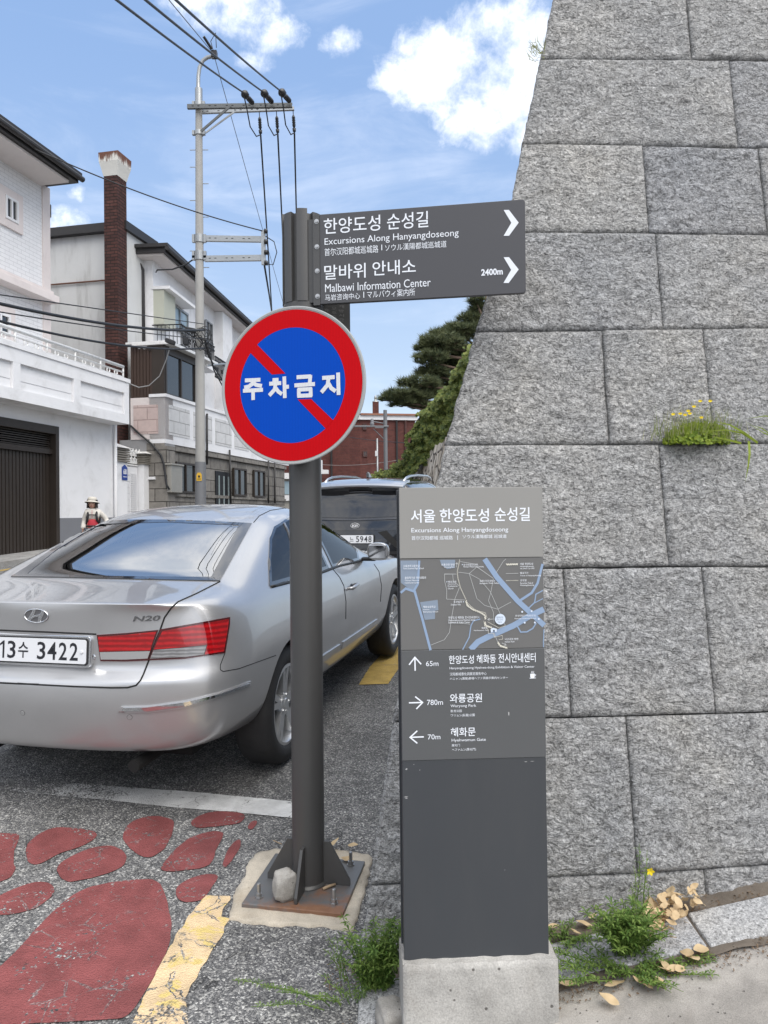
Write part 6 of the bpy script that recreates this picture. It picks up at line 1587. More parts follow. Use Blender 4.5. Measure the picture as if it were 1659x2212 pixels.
while x < 10: slab_('relief_panel', F3, x, x + 1.35, z3 + .14, z2 - .20, -.1, .012, M_ASHW, gh); x += 1.62
mb = MB(); mb.fbox(F3, -.03, 11, z2, z2 + .09, -.5, .05); mb.build('coping', M_WPLAST, gh)
slab_('end_wall', FE3, eL - .6, -.001, -.2, z3 - .002, -.6, -.02, M('stained cement render', (.27, .27, .275), .85, 0, .15, 2, .3, 50, dirt=.5, dirtcol=(.12, .12, .12)), gh)
slab_('stone_wall', F3, 0, 10.5, -.2, z3 - .12, -.6, -.03, M_ASHLAR, gh); slab_('stone_pier', F3, -.001, .50, -.2, z3 - .20, -.6, .05, M_ASHLAR, gh)
mb = MB(); zs = F3.pix(400, 1066)[1]; mb.fbox(F3, .5, 10.5, zs - .10, zs, -.5, .03); mb.fbox(F3, .0, 10.5, z3 - .32, z3 - .20, -.5, .06); mb.build('stone_band', M_ASHLAR, gh); uvs(bpy.data.objects['stone_band'])
for (x0, x1) in ((378, 419), (502, 530), (546, 570)):
    a_0, a_1 = a_of(F3, (x0, 1030)), a_of(F3, (x1, 1030)); window(F3, a_0, a_1, zs + .01, F3.pix(x0, 997 + (x0 - 378) * .105)[1], .0, gh, frame=M_BROWN, fw=.06)
    if x0 == 378: mb = MB(); mb.fbox(F3, a_0 - .2, a_0, zs, zs + 1.0, -.1, .06)
a_0, a_1 = a_of(F3, (466, 1050)), a_of(F3, (500, 1050)); zd1 = F3.pix(466, 1017)[1]
mb = MB(); mb.fbox(F3, a_0, a_1, -.2, zd1, -.3, .0)
mb.build('iron_door', M_BLK, gh); mb = MB()
for k in range(3): x = a_0 + (a_1 - a_0) * (.2 + .3 * k); mb.fbox(F3, x - .05, x + .05, zd1 - 1.5, zd1 - .15, -.1, .012)
mb.build('door_panel', plain('patterned door glass', (.20, .24, .24), .3), bpy.data.objects['iron_door'])
a, b = F3.pix(*Z2(942, 925), .1); mb = MB(); mb.fbox(F3, a - .35, a + .35, b - .42, b + .38, -.0, .18); mb.fbox(F3, a - .40, a + .40, b + .38, b + .43, -.0, .22); mb.build('meter_box', M_BOX, gh, bevel=.01)
for x0, pts in ((0, [(1240, 770), (1246, 1060)]), (0, [(1450, 830), (1450, 1060)]), (0, [(1483, 840), (1485, 1060)]), (0, [(1118, 575), (1118, 850)])):
    P_ = [F3.p(*F3.pix(*Z2(*p), .08), .08) for p in pts]; mb = MB(); mb.tube([P_[0], P_[1]], .035, 8); mb.build('downpipe', M_EAVE, gh, smooth=True)
mb = MB(); P_ = [FE3.p(*FE3.pix(*Z2(*p), .05), .05) for p in ((705, 640), (760, 690), (820, 740), (870, 800), (885, 850), (900, 960), (915, 985))]; mb.tube(P_, .03, 8); mb.build('wall_cable', M_CABLE, gh, smooth=True)
# ---- gate between the two houses
gate = thing('garden_gate', F1.p(aR + 1, .7, 0), 'white metal garden gate with scalloped cresting between two white piers', 'gate')
def pier(x0, x1, ytop, capx0, capx1, capy):
    a0_, a1_ = a_of(F1, (x0, 1050)), a_of(F1, (x1, 1050)); z = z_of(F1, (x0, ytop)); z2_ = z_of(F1, (x0, capy))
    slab_('pier', F1, a0_, a1_, -.2, z, -.45, 0, M_WPLAST, gate)
    mb = MB(); n = 6
    for k in range(n): zz = z + (z2_ - z) * k / n; mb.fbox(F1, a0_ - .05, a1_ + .05, zz + .003, zz + (z2_ - z) / n * .7, -.5, .06)
    mb.fbox(F1, a0_ + .05, a1_ - .05, z, z2_, -.4, -.05); mb.build('louvred_cap', M('weathered louvre', (.20, .185, .16), .8, 0, .2, 6), gate)
    mb = MB(); c = F1.p((a0_ + a1_) / 2, z2_ + .16, -.22); q = [F1.p(a0_ - .12, z2_, .12), F1.p(a1_ + .12, z2_, .12), F1.p(a1_ + .12, z2_, -.55), F1.p(a0_ - .12, z2_, -.55)]; mb.add(q + [c], [(0, 1, 4), (1, 2, 4), (2, 3, 4), (3, 0, 4), (3, 2, 1, 0)]); mb.build('pier_roof', M_WMETAL, gate)
pier(251, 275, 996, 0, 0, 966); pier(311, 357, 1003, 0, 0, 980)
g0, g1 = a_of(F1, (277, 1050)), a_of(F1, (309, 1050)); zg1 = z_of(F1, (277, 1006))
mb = MB(); mb.fbox(F1, g0, g1, -.1, zg1, -.25, -.18); 
for k in range(9): z = zg1 - .25 - k * .17; mb.fbox(F1, g0 + .06, (g0 + g1) / 2 - .03, z, z + .13, -.19, -.165); 
for k in range(24): z = zg1 - .22 - k * .062; mb.fbox(F1, (g0 + g1) / 2 + .02, g1 - .06, z, z + .035, -.19, -.160)
mb.build('gate_leaf', M_WHT, gate)
mb = MB(); n = 7
for r_ in range(2):
    for k in range(n + r_):
        x = g0 - .25 + (g1 - g0 + .4) * (k + .5 - .5 * r_) / n; z = zg1 + .10 + .22 * r_; w = .11
        q = [F1.p(x + w * math.cos(t_), z + w * 1.5 * math.sin(t_), -.20) for t_ in [math.pi * i / 8 for i in range(9)]]; mb.tube(q, .020, 5); mb.tube([F1.p(x, z, -.2), F1.p(x, z + w * 2.0, -.2)], .018, 5)
mb.tube([F1.p(g0 - .25, zg1 + .05, -.2), F1.p(g1 + .15, zg1 + .05, -.2)], .025, 6); mb.build('cresting', M_WMETAL, gate)
a, b = F1.pix(*Z2(673, 893), .01); hp = MB(); hp.prism(F1, [(a - .13, b - .21), (a + .13, b - .21), (a + .13, b + .14), (a, b + .22), (a - .13, b + .14)], .0, .02); pq = hp.build('house_number_plate', plain('plate navy blue', (.012, .045, .24), .4), gate)
mb = MB(); text(mb, F1, '68', (a - .085, b + .10), (a + .085, b - .05), .022, .03, pixel=False); mb.fbox(F1, a - .09, a + .09, b - .13, b - .11, .02, .0215); mb.build('lettering', M_WHT, pq)
a, b = F1.pix(*Z2(822, 952), .03); mb = MB(); mb.fbox(F1, a - .13, a + .13, b - .16, b + .10, 0, .08); o = mb.build('intercom', M_WINF, gate, bevel=.01); mb = MB(); mb.fbox(F1, a - .19, a + .22, b + .11, b + .19, 0, .22); mb.build('intercom_hood', M_WHT, o); mb = MB(); mb.fbox(F1, a - .04, a + .06, b - .02, b + .05, .08, .085); mb.build('lens', M_WIN, o)

# ------------------------------------------------------------------ right-hand background
ZR = lambda x, y: (663.6 + .2 * x, 862.7 + .2 * y)
YB = 42.0
bb = thing('brick_building', at(780, 1040, YB), 'dark red brick building with a white eave band seen beyond the cars', 'building')
KB = at(778.5, 1000, YB); KB.z = 0; FB1 = Frame(KB, V((.985, .17, 0)), (0, 0, 1)); FB0 = Frame(KB, V((.985, -.17, 0)), (0, 0, 1))
zbt = at(778, 906, YB).z; bR = FB1.pix(897, 950)[0]
slab_('brick_wall', FB1, 0, bR, 0, zbt, -6, 0, M_BRICKR, bb); slab_('brick_wall', FB0, -5, 0, 0, zbt, -6, -.0, M_BRICKR, bb)
mb = MB(); mb.fbox(FB1, -.05, bR + .12, zbt - .02, zbt + .22, -6, .14); mb.fbox(FB0, -5, .03, zbt - .02, zbt + .22, -6, .13); mb.build('eave_band', M_WHT, bb)
mb = MB(); mb.fbox(FB1, .02, bR + .2, zbt + .22, zbt + .32, -6, .25); mb.fbox(FB0, -5, .0, zbt + .22, zbt + .32, -6, .24); mb.build('roof_edge', M('dull orange tile', (.24, .11, .07), .8, 0, .2, 3), bb)
for F, p0, p1 in ((FB1, (600, 555), (648, 622)), (FB1, (596, 262), (642, 330))):
    a0_, b1_ = F.pix(*ZR(*p0)); a1_, b0_ = F.pix(*ZR(*p1)); window(F, a0_, a1_, b0_, b1_, .02, bb, frame=M_BRICKR, fw=.05)
for x in (965, 1060): a0_ = FB1.pix(*ZR(x, 400))[0]; mb = MB(); mb.tube([FB1.p(a0_, 0, .06), FB1.p(a0_, zbt, .06)], .06, 6); mb.build('downpipe', M_EAVE if x == 965 else M_BRICKR, bb)
a0_ = FB0.pix(*ZR(265, 700))[0]; mb = MB(); mb.tube([FB0.p(a0_, 0, .06), FB0.p(a0_, zbt, .06)], .06, 6); mb.build('downpipe', M_EAVE, bb)
p = at(*ZR(740, 160), YB + 2); mb = MB(); mb.box((p.x, p.y, p.z + .15), (.36, .36, 1.1)); o = mb.build('roof_chimney', M_BRICKR, bb); uvs(o)
mb = MB(); mb.lathe([(.20, 0), (.18, .05), (.08, .08), (.08, .2), (.10, .24), (.05, .36), (.0, .42)], (p.x, p.y, p.z + .70), (0, 0, 1), 12); mb.build('cowl', M_STEEL, o, smooth=True)
# white angular sign frame just right of the pole
q = at(*ZR(150, 720), 30); FW = Frame(q, (1, 0, 0), (0, 0, 1)); sgn = thing('white_sign_frame', (q.x, q.y, .95), 'white angular sign frame in front of the red brick building', 'sign')
mb = MB(); pts = [(-60, 640), (160, 655), (160, 758), (228, 762), (228, 803), (-60, 806)]; mb.prism(FW, [FW.pix(*ZR(*p)) for p in pts], -.25, 0); mb.build('sign_face', M_WHT, sgn)
mb = MB(); mb.prism(FW, [FW.pix(*ZR(*p)) for p in ((-60, 955), (166, 958), (164, 1010), (-60, 1500))], -.3, -.02); mb.build('sign_foot', M_WHT, sgn); mb = MB(); mb.prism(FW, [FW.pix(*ZR(*p)) for p in ((-60, 806), (158, 806), (158, 956), (-60, 956))], -.22, -.1); mb.build('sign_window', M_WIN, sgn)
# distant shopfront bits left of the pole
q = at(*Z2(1530, 950), 36); FS = Frame(q, (1, 0, 0), (0, 0, 1)); shop = thing('far_shop', (q.x, q.y, 1.3), 'small pale shop front glimpsed between the stone house and the charcoal pole', 'shop')
mb = MB(); mb.prism(FS, [FS.pix(*Z2(*p)) for p in ((1500, 905), (1640, 905), (1640, 1200), (1500, 1200))], -3, -.2); mb.build('shop_wall', M_BOX, shop); mb = MB(); mb.prism(FS, [FS.pix(*Z2(*p)) for p in ((1496, 895), (1640, 895), (1640, 930), (1496, 925))], -.6, 0); mb.build('awning', M_WHT, shop); mb = MB(); mb.prism(FS, [FS.pix(*Z2(*p)) for p in ((1515, 1015), (1640, 1015), (1640, 1045), (1515, 1045))], -.3, -.1); mb.build('sign_board', M_WHT, shop)
mb = MB(); mb.prism(FS, [FS.pix(*Z2(*p)) for p in ((1515, 940), (1640, 940), (1640, 1010), (1515, 1010))], -.3, -.15); mb.build('shop_window', M_WINB, shop)
# ------------------------------------------------------------------ utility pole, cables
YP = 21.6
def pp(x, y, Y=YP): return at(x, y, Y)
b0 = pp(433, 1100); PB = V((b0.x, b0.y, gz(b0.x, b0.y)))
up_ = thing('utility_pole', PB, 'tall concrete utility pole with hooked top, steel cross arms and climbing pegs', 'utility pole')
ptop = pp(429.5, 222); R0, R1 = .150, .095
mb = MB(); mb.tube([PB - V((0, 0, .3)), PB.lerp(ptop, .5), ptop], [R0, (R0 + R1) / 2, R1], 24); mb.build('shaft', M_CPOLE, up_, smooth=True, autos=50)
def on(y):
    f = (pp(430, y).z - PB.z) / (ptop.z - PB.z); return PB.lerp(ptop, f), R0 + (R1 - R0) * f
s1, r1_ = on(998); mb = MB(); mb.tube([PB - V((0, 0, .2)), s1], [R0 + .012, r1_ + .010], 24); sl = mb.build('grey_sleeve', M_SLEEVE, up_, smooth=True, autos=50)
c, r_ = on(1030); mb = MB(); FT = Frame(c + V((0, -r_ - .014, 0)), (1, 0, 0), (0, 0, 1)); mb.prism(FT, [(-.075, -.12), (.075, -.12), (.075, .05), (.04, .11), (-.04, .11), (-.075, .05)], 0, .006); mb.build('warning_tag', plain('tag yellow', (.60, .36, .03), .5), sl)
mb = MB(); mb.fbox(FT, -.03, .03, -.03, .03, .006, .008); mb.fbox(FT, -.05, .05, -.08, -.06, .006, .008); mb.build('tag_mark', M_INK, sl)
mb = MB(); mb.tube([PB.lerp(ptop, .985), ptop + V((0, 0, .40))], .105, 20); q = [ptop + V((0, 0, .38)), pp(428, 190), pp(428.5, 165), pp(431, 146), pp(438, 131), pp(448, 124), pp(461, 121)]; mb.tube(q, [.06] + [.055] * 6, 12); mb.build('hooked_top', M_STEEL, up_, smooth=True, autos=50)
mb = MB(); e = pp(463, 118); mb.box(e, (.16, .16, .18)); mb.tube([e, e + V((-.1, 0, .38)), e + V((.04, 0, .62)), e + V((.06, 0, .2))], .012, 6); mb.tube([e + V((-.05, -.1, .1)), e + V((-.22, -.35, .30))], .04, 8); mb.build('top_clamp', M_INSUL, up_)
def arm(x0, y0, x1, y1, Y, w, h, name='cross_arm', mat=None):
    a, b = pp(x0, y0, Y), pp(x1, y1, Y); mb = MB(); F = Frame(a, b - a, (0, 0, 1)); L = (b - a).length
    mb.fbox(F, 0, L, -h / 2, h / 2, -.008, 0); mb.fbox(F, 0, L, h / 2 - .010, h / 2, -w, -.0081); mb.fbox(F, 0, L, -h / 2, -h / 2 + .010, -w, -.0081)
    k = int(L / .16)
    for i in range(1, k): 
        if i % 3: mb.fbox(F, i * .16 - .03, i * .16 + .03, -.010, .012, -.004, .0015, mi=1)
    return mb.build(name, [mat or M_STEEL, M_GAP], up_)
arm(404, 229, 631, 226, YP - .22, .09, .12, mat=M('dark galvanised steel', (.13, .135, .135), .5, .6)); arm(424, 241, 635, 233, YP + .22, .09, .09)
def bar(p, q, r_, name, mat=None, n=6): mb = MB(); mb.tube([p, q], r_, n); return mb.build(name, mat or M_STEEL, up_)
bar(pp(434, 284, YP - .2), pp(498, 229, YP - .23), .04, 'brace', bpy.data.materials['dark galvanised steel'], 4); bar(pp(440, 290, YP + .15), pp(506, 242, YP + .22), .028, 'brace', None, 4)
def collar(y, hh=.16, k=1.0):
    c, r_ = on(y); mb = MB(); mb.lathe([(r_ + .001, -hh / 2), (r_ + .025, -hh / 2), (r_ + .025, hh / 2), (r_ + .001, hh / 2)], c, (0, 0, 1), 20); mb.box(c + V((r_ + .05, -.02, 0)), (.07, .10, hh)); mb.box(c + V((-r_ - .05, -.02, 0)), (.07, .10, hh)); return mb.build('collar', M_STEEL, up_)
collar(288, .12); collar(516, .22); collar(551, .20); collar(558, .12); collar(226, .14)
arm(441, 514, 570, 516, YP - .05, .10, .16, 'bracket_arm'); arm(441, 558, 570, 556, YP - .05, .10, .16, 'bracket_arm')
a, b = pp(569, 498, YP - .08), pp(569.5, 572, YP - .08); mb = MB(); mb.box((a + b) / 2, (.12, .08, (a - b).length)); mb.build('bracket_upright', M_STEEL, up_)
mb = MB()
for k in range(4): z = a.z - .05 - k * .30; mb.lathe([(.05, -.05), (.08, -.03), (.06, 0), (.08, .03), (.05, .05)], (a.x + .08, a.y - .08, z), (1, 0, 0), 10)
mb.build('spool_insulators', M_INSUL, up_, smooth=True)
for y, s in ((324, 1), (324, -1), (361, -1), (397, 1), (433, -1), (469, 1), (542, -1), (578, 1)):
    c, r_ = on(y); bar(c + V((s * r_ * .8, 0, 0)), c + V((s * (r_ + .16), 0, 0)), .012, 'climbing_peg'); 
ins_a, ins_b = [], []
for (x, y) in ((526, 209), (568, 207), (606, 205)):
    p0 = pp(x + 20, y + 14, YP - .3); p1 = pp(x + 4, y - 4, YP - .75); d = (p1 - p0).normalized(); mb = MB(); L = (p1 - p0).length
    mb.lathe([(0, 0), (.05, 0), (.07, .04)] + [(.075 if i % 2 else .055, .06 + i * .03) for i in range(8)] + [(.04, .32), (.05, .36), (.10, .42), (.11, .52), (.06, .60), (0, .62)], p0, d, 12); mb.build('strain_insulator', M_INSUL, up_, smooth=True); ins_a.append(p0 + d * .6)
for (x, y0_, y1_) in ((561, 250, 291), (598, 248, 289), (634, 246, 287)):
    p0, p1 = pp(x - 1, y0_ - 8, YP + .22), pp(x + 2, y1_, YP + .45); d = (p1 - p0).normalized(); L = (p1 - p0).length; mb = MB()
    mb.lathe([(.012, 0), (.012, .12), (.03, .14)] + [(.058 if i % 2 else .035, .16 + i * .022) for i in range(13)] + [(.03, .46), (.045, .50), (.055, L - .12), (.045, L - .03), (0, L)], p0, d, 10); mb.build('suspension_insulator', M_INSUL, up_, smooth=True); ins_b.append(p1)
def cable(pts, r_, label, mat=None, sag=0.0, group='overhead cables', name='overhead_cable', cat='cable', n=24):
    pts = [V(p) for p in pts]; q = []
    if len(pts) == 2:
        for i in range(n + 1): f = i / n; p = pts[0].lerp(pts[1], f); p.z -= sag * 4 * f * (1 - f); q.append(p)
    else: q = pts
    mb = MB(); mb.tube(q, r_, 6); return tag(mb.build(name, mat or M_CABLE, smooth=True), label, cat, group)
for i, (x, y) in enumerate(((258, 0), (320, 0), (385, 0))):
    d = ins_a[i]; e0 = toimg(d); k = 1.55; X, Y_ = e0[0] + (x - e0[0]) * k, e0[1] + (y - e0[1]) * k
    e = at(X, Y_, 9.0); cable([e, d], .022, 'thick power cable from the top left sky to the %s strain insulator' % ('leftmost', 'middle', 'rightmost')[i], sag=.05)
    mb = MB(); j = ins_b[i]; m_ = d.lerp(j, .5) + V((-.06, 0, -.35)); m2 = d.lerp(j, .2) + V((.0, 0, -.22)); mb.tube([d, m2, m_, d.lerp(j, .8) + V((-.03, 0, -.28)), j], .018, 6); mb.build('jumper_cable', M_CABLE, up_, smooth=True)
for i, (x, y) in enumerate(((600, 740), (628, 740), (650, 740))):
    cable([ins_b[i], at(x, y + 150, 46)], .026, 'power cable dropping from the %s hanging insulator behind the round sign' % ('leftmost', 'middle', 'rightmost')[i], sag=-.3)
cable([pp(463, 122), at(630, 720, 44)], .012, 'thin pale wire slanting down from the hooked pole top', plain('thin wire', (.16, .18, .21), .6)); cable([pp(463, 118), at(340, -30, 14)], .010, 'thin wire rising from the hooked pole top to the upper edge', plain('thin wire dark', (.05, .055, .06), .6))
cable([at(75, 322, 18), pp(568, 499, YP - .1)], .016, 'thin wire from the white house eave to the bracket end', sag=.15)
cable([pp(570, 508), pp(592, 522), pp(598, 545), pp(590, 572), pp(575, 570)], .014, 'black cable loop hanging off the bracket end', name='cable_loop'); cable([pp(571, 572), at(582, 640, 27), at(600, 760, 40)], .03, 'black service cable dropping from the bracket upright')
cable([pp(424, 556), pp(400, 572), pp(372, 582), pp(340, 583), F2_.p(.05, F2_.pix(331, 588)[1], .08)], .022, 'black cable sagging from the pole to the corner of the grey house')
HP2 = lambda x, y: pp(x, y, YP - .35)
for (x0, y0_, Y0, y1_, r_, s, lb) in ((-60, 642, 11.5, 713, .032, .16, 'thick upper bundle of black telecom cables from the left edge to the pole'), (-60, 678, 11.5, 752, .025, .20, 'thick lower bundle of black telecom cables from the left edge to the pole'), (-60, 628, 11.5, 700, .012, .0, 'thin messenger wire above the upper cable bundle'), (-60, 664, 11.5, 732, .012, .05, 'thin messenger wire above the lower cable bundle')):
    cable([at(x0, y0_, Y0), HP2(440, y1_)], r_, lb, sag=s, group='telecom cables')
rg = random.Random(5)
mb = MB()
for k in range(11):
    x, y = rg.uniform(412, 446), rg.uniform(712, 748); w = rg.uniform(6, 17); pts = []
    for i in range(9): th = 2 * math.pi * i / 8 + rg.uniform(-.2, .2); pts.append(pp(x + w * math.cos(th) * rg.uniform(.7, 1.1), y + w * .7 * math.sin(th) + (8 if 3 > i > 0 else 0), YP - .25 + rg.uniform(-.15, .15)))
    mb.tube(pts, rg.uniform(.007, .013), 5)
mb.build('cable_tangle', M_CABLE, up_, smooth=True)
for (x, y, w, h, an) in ((368, 738, 20, 9, 20), (412, 713, 22, 9, 12), (402, 738, 10, 16, 0)):
    mb = MB(); mb.box(pp(x, y, YP - .5), (w * .0132, .16, h * .0132), Matrix.Rotation(R(an), 3, 'Y')); mb.build('junction_box', M_CABLE, up_, bevel=.02)
cable([at(278, 828, 21.9), at(300, 837, 21.8), at(322, 833, 21.7), at(345, 812, 21.6), at(360, 775, 21.5), at(368, 748, 21.2)], .016, 'pale grey cable hanging in front of the brown cladding', plain('pale cable', (.30, .30, .30), .6), group='telecom cables')
cable([pp(446, 790), pp(486, 786, 23)], .03, 'short steel bracket pipe right of the utility pole', M_STEEL, name='bracket_pipe', cat='bracket', group=None)
for k, (x0, y0_, x1, y1_) in enumerate(((444, 735, 492, 855), (446, 742, 486, 830), (442, 730, 470, 800))): cable([pp(x0, y0_), pp((x0 + x1) / 2 - 6, (y0_ + y1_) / 2 + 4, 22), pp(x1, y1_, 23)], .022, 'black cable slung from the pole tangle towards the stone house', group='cables slung right of the pole')
# ------------------------------------------------------------------ camera mast and slim post in the distance
YM = 30.0; c0 = at(834, 1036, YM); cm_ = thing('camera_mast', V((c0.x, c0.y, gz(c0.x, c0.y))), 'grey steel mast with a dome camera on its side arm before the brick building', 'camera mast')
tp = at(*ZR(842, 116), YM); mb = MB(); mb.tube([V((c0.x, c0.y, .9)), tp], [.085, .075], 14); mb.build('mast', M_SLEEVE, cm_, smooth=True, autos=40)
mb = MB(); mb.tube([at(*ZR(880, 292), YM - .1), at(*ZR(510, 292), YM - .1)], .035, 8); mb.tube([at(*ZR(840, 262), YM), at(*ZR(712, 240), YM)], .022, 8); mb.tube([at(*ZR(830, 430), YM), at(*ZR(715, 318), YM)], .018, 8); mb.box(at(*ZR(780, 298), YM - .1), (.35, .10, .09)); mb.build('side_arm', M_SLEEVE, cm_, smooth=True, autos=40)
mb = MB(); mb.sphere(at(*ZR(701, 266), YM - .05), (.085, .085, .11), 14, 10); mb.lathe([(.06, 0), (.06, .12), (0, .14)], at(*ZR(701, 245), YM - .05), (0, 0, 1), 12); mb.build('dome_camera', M_DADO, cm_, smooth=True)
c0 = at(816, 1036, 28.0); pst = thing('slim_post', V((c0.x, c0.y, gz(c0.x, c0.y))), 'slim grey galvanised post with a small white box, left of the camera mast', 'post')
mb = MB(); mb.tube([V((c0.x, c0.y, .9)), at(*ZR(755, 422), 28)], .033, 10); mb.build('post', M_STEEL, pst, smooth=True); mb = MB(); mb.box(at(*ZR(748, 586), 27.9), (.10, .1, .20)); mb.build('white_box', M_WHT, pst, bevel=.01)
cable([at(*ZR(440, 405), 36), at(*ZR(1120, 470), 30)], .014, 'thin dark wire crossing the brick wall above the small window', sag=.05, group='wires before the brick building'); cable([at(*ZR(160, 705), 36), at(*ZR(960, 660), 30)], .012, 'thin pale wire crossing the brick wall below the small window', plain('pale wire', (.30, .26, .24), .6), sag=.1, group='wires before the brick building')
# ------------------------------------------------------------------ retaining wall, ivy, pine
def rub(u, v):
    Y = 16.3 + 12.2 * u; X = .98 - .53 * u + .52 * v; z = gz(0, Y) - .1; zt_ = 3.22 + .08 * noise.noise(V((Y * 1.5, 0, 3)))
    return V((X - .05 * noise.noise(V((Y * 1.3, v * 4, 0))), Y, z + (zt_ - z) * v))
rw = MB(); rw.grid(rub, 60, 16); 
o = rw.build('retaining_wall', M_RUBBLE, smooth=True); l = o.data.uv_layers.new(name='UVMap')
for p in o.data.polygons:
    for li in p.loop_indices: c = o.data.vertices[o.data.loops[li].vertex_index].co; l.data[li].uv = (c.y, c.z)
tag(o, 'battered rubble stone retaining wall under the ivy beyond the granite wall', 'retaining wall')
def leafcard(mb, p, n, s, asp=.62, roll=None, rg=random, fold=.25):
    n = V(n).normalized(); a = n.orthogonal().normalized(); a = Matrix.Rotation(rg.uniform(0, 6.283) if roll is None else roll, 3, n) @ a; b = n.cross(a)
    q = [p - a * s * .5, p + b * s * asp * .5 + n * s * fold * .4, p + a * s * .5, p - b * s * asp * .5 + n * s * fold * .4]
    mb.add(q, [(0, 1, 2), (0, 2, 3)])
rg = random.Random(11)
ivp = [(806, 1034), (812, 1020), (838, 1016), (852, 1003), (872, 992), (884, 960), (893, 915), (908, 895), (930, 868), (958, 838), (985, 800), (1012, 745), (1040, 780), (1010, 930), (990, 958), (958, 966), (938, 976), (922, 994), (906, 1012), (896, 1026), (888, 1050), (806, 1050)]
def ivdepth(x, y): return 27.5 - (x - 806) / 200 * 11.0 + 1.0 * noise.noise(V((x / 17, y / 17, 0))) + .5 * noise.noise(V((x / 7, y / 7, 4)))
iv = MB(); n_iv = 0
while n_iv < 11000:
    x, y = rg.uniform(800, 1045), rg.uniform(740, 1052)
    xj, yj = x + 17 * noise.noise(V((x / 15, y / 15, 7))) + 6 * noise.noise(V((x / 4, y / 4, 7))), y + 13 * noise.noise(V((x / 15, y / 15, 17))) + 6 * noise.noise(V((x / 4, y / 4, 27)))
    if not inside(xj, yj, ivp): continue
    if noise.noise(V((x / 11, y / 11, 30))) < -.42 and rg.random() < .6: continue
    Y = ivdepth(x, y); d = rg.random() ** 2 * .7; p = at(x, y, Y + d)
    leafcard(iv, p, (rg.uniform(-.8, .3), -1 + rg.uniform(-.3, .6), rg.uniform(.0, 1.3)), rg.uniform(.055, .135), .8, None, rg); n_iv += 1
ivy = thing('ivy_bank', at(900, 1030, 22), 'dense green ivy and shrubs tumbling over the rubble retaining wall', 'ivy')
iv.build('ivy_leaves', M_IVY, ivy)
# earth bank that carries the ivy
bk = MB(); v2, f2 = tri2d(smooth_poly([(a + (905 - a) * .06, b + (960 - b) * .05) for a, b in ivp], 1), 9)
bk.add([at(p.x, p.y, ivdepth(p.x, p.y) + .75) for p in v2], f2); k = len(bk.v)
bk.build('bank', M('leafy earth', (.030, .038, .018), .95, 0, .5, 3), ivy)
# pine
YT = 24.0; tr = at(1045, 900, YT); pine = thing('pine_tree', V((tr.x, tr.y, gz(tr.x, tr.y))), 'dark green pine with layered flat branches leaning out from behind the granite wall', 'pine tree')
root = V((tr.x, tr.y, 1.0)); pads = [(1000, 718, 42, 22, 0), (955, 742, 46, 24, -.4), (930, 775, 34, 17, -.6), (985, 765, 50, 26, .2), (918, 752, 20, 10, -.5), (1020, 690, 32, 20, .2), (990, 790, 44, 20, .5), (935, 805, 36, 15, -.3), (905, 828, 42, 13, -.7), (866, 853, 34, 10, -.9), (842, 862, 22, 7, -1.0), (890, 860, 40, 13, -.6), (925, 850, 40, 16, -.2), (960, 825, 42, 18, .2), (912, 878, 30, 8, -.5), (870, 872, 26, 7, -.8), (1030, 650, 16, 10, 0), (1040, 668, 24, 16, .2), (985, 715, 26, 16, .1), (948, 722, 18, 10, -.2)]
tm = MB(); crown_top = at(1050, 640, YT)
trunk = [root, root.lerp(crown_top, .3) + V((.25, 0, 0)), root.lerp(crown_top, .6) + V((.1, 0, 0)), crown_top]; tm.tube(trunk, [.22, .18, .13, .05], 10)
nd = MB(); lb = MB()
def needles(p, up_v, L, n=15):
    for _ in range(n):
        d = V((rg.gauss(0, .75), rg.gauss(0, .75), rg.uniform(-.15, 1.1))) + up_v * .3; d.normalize(); s = d.orthogonal().normalized() * rg.uniform(.009, .015); q = p + d * L * rg.uniform(.7, 1.15)
        nd.add([p - s, p + s, q], [(0, 1, 2)])
for (x, y, rx, ry, dy) in pads:
    c = at(x, y, YT + dy * 1.2); kx = YT / 1640; A, B, H = rx * kx, rx * kx * .8, ry * kx
    base = trunk[1].lerp(trunk[3], max(.05, min(.95, (c.z - trunk[1].z) / (trunk[3].z - trunk[1].z) * .9)))
    mid_ = base.lerp(c, .55) + V((0, 0, -.12 + rg.uniform(-.1, .15))); lb.tube([base, mid_, c - V((0, 0, H * .4))], [.06, .045, .02], 6)
    n = int(rx * ry / 5.0) + 18
    for _ in range(n):
        th, rr_ = rg.uniform(0, 6.283), math.sqrt(rg.random()); t_ = rg.uniform(-.9, .9)
        p = c + V((A * rr_ * math.cos(th), B * rr_ * math.sin(th), H * (t_ * math.sqrt(max(.05, 1 - rr_ * rr_))) + .10 * noise.noise(V((th * 2, rr_ * 3, x)))))
        if rg.random() < .2: lb.tube([c - V((0, 0, H * .4)), c.lerp(p, .5) - V((0, 0, H * .2)), p], [.018, .012, .006], 4)
        needles(p, V((math.cos(th) * rr_, math.sin(th) * rr_, .4)), rg.uniform(.15, .27), 22)
tm.build('trunk', M_TRUNK, pine, smooth=True); lb.build('branches', M_TRUNK, pine, smooth=True); nd.build('crown', M_PINE, pine)

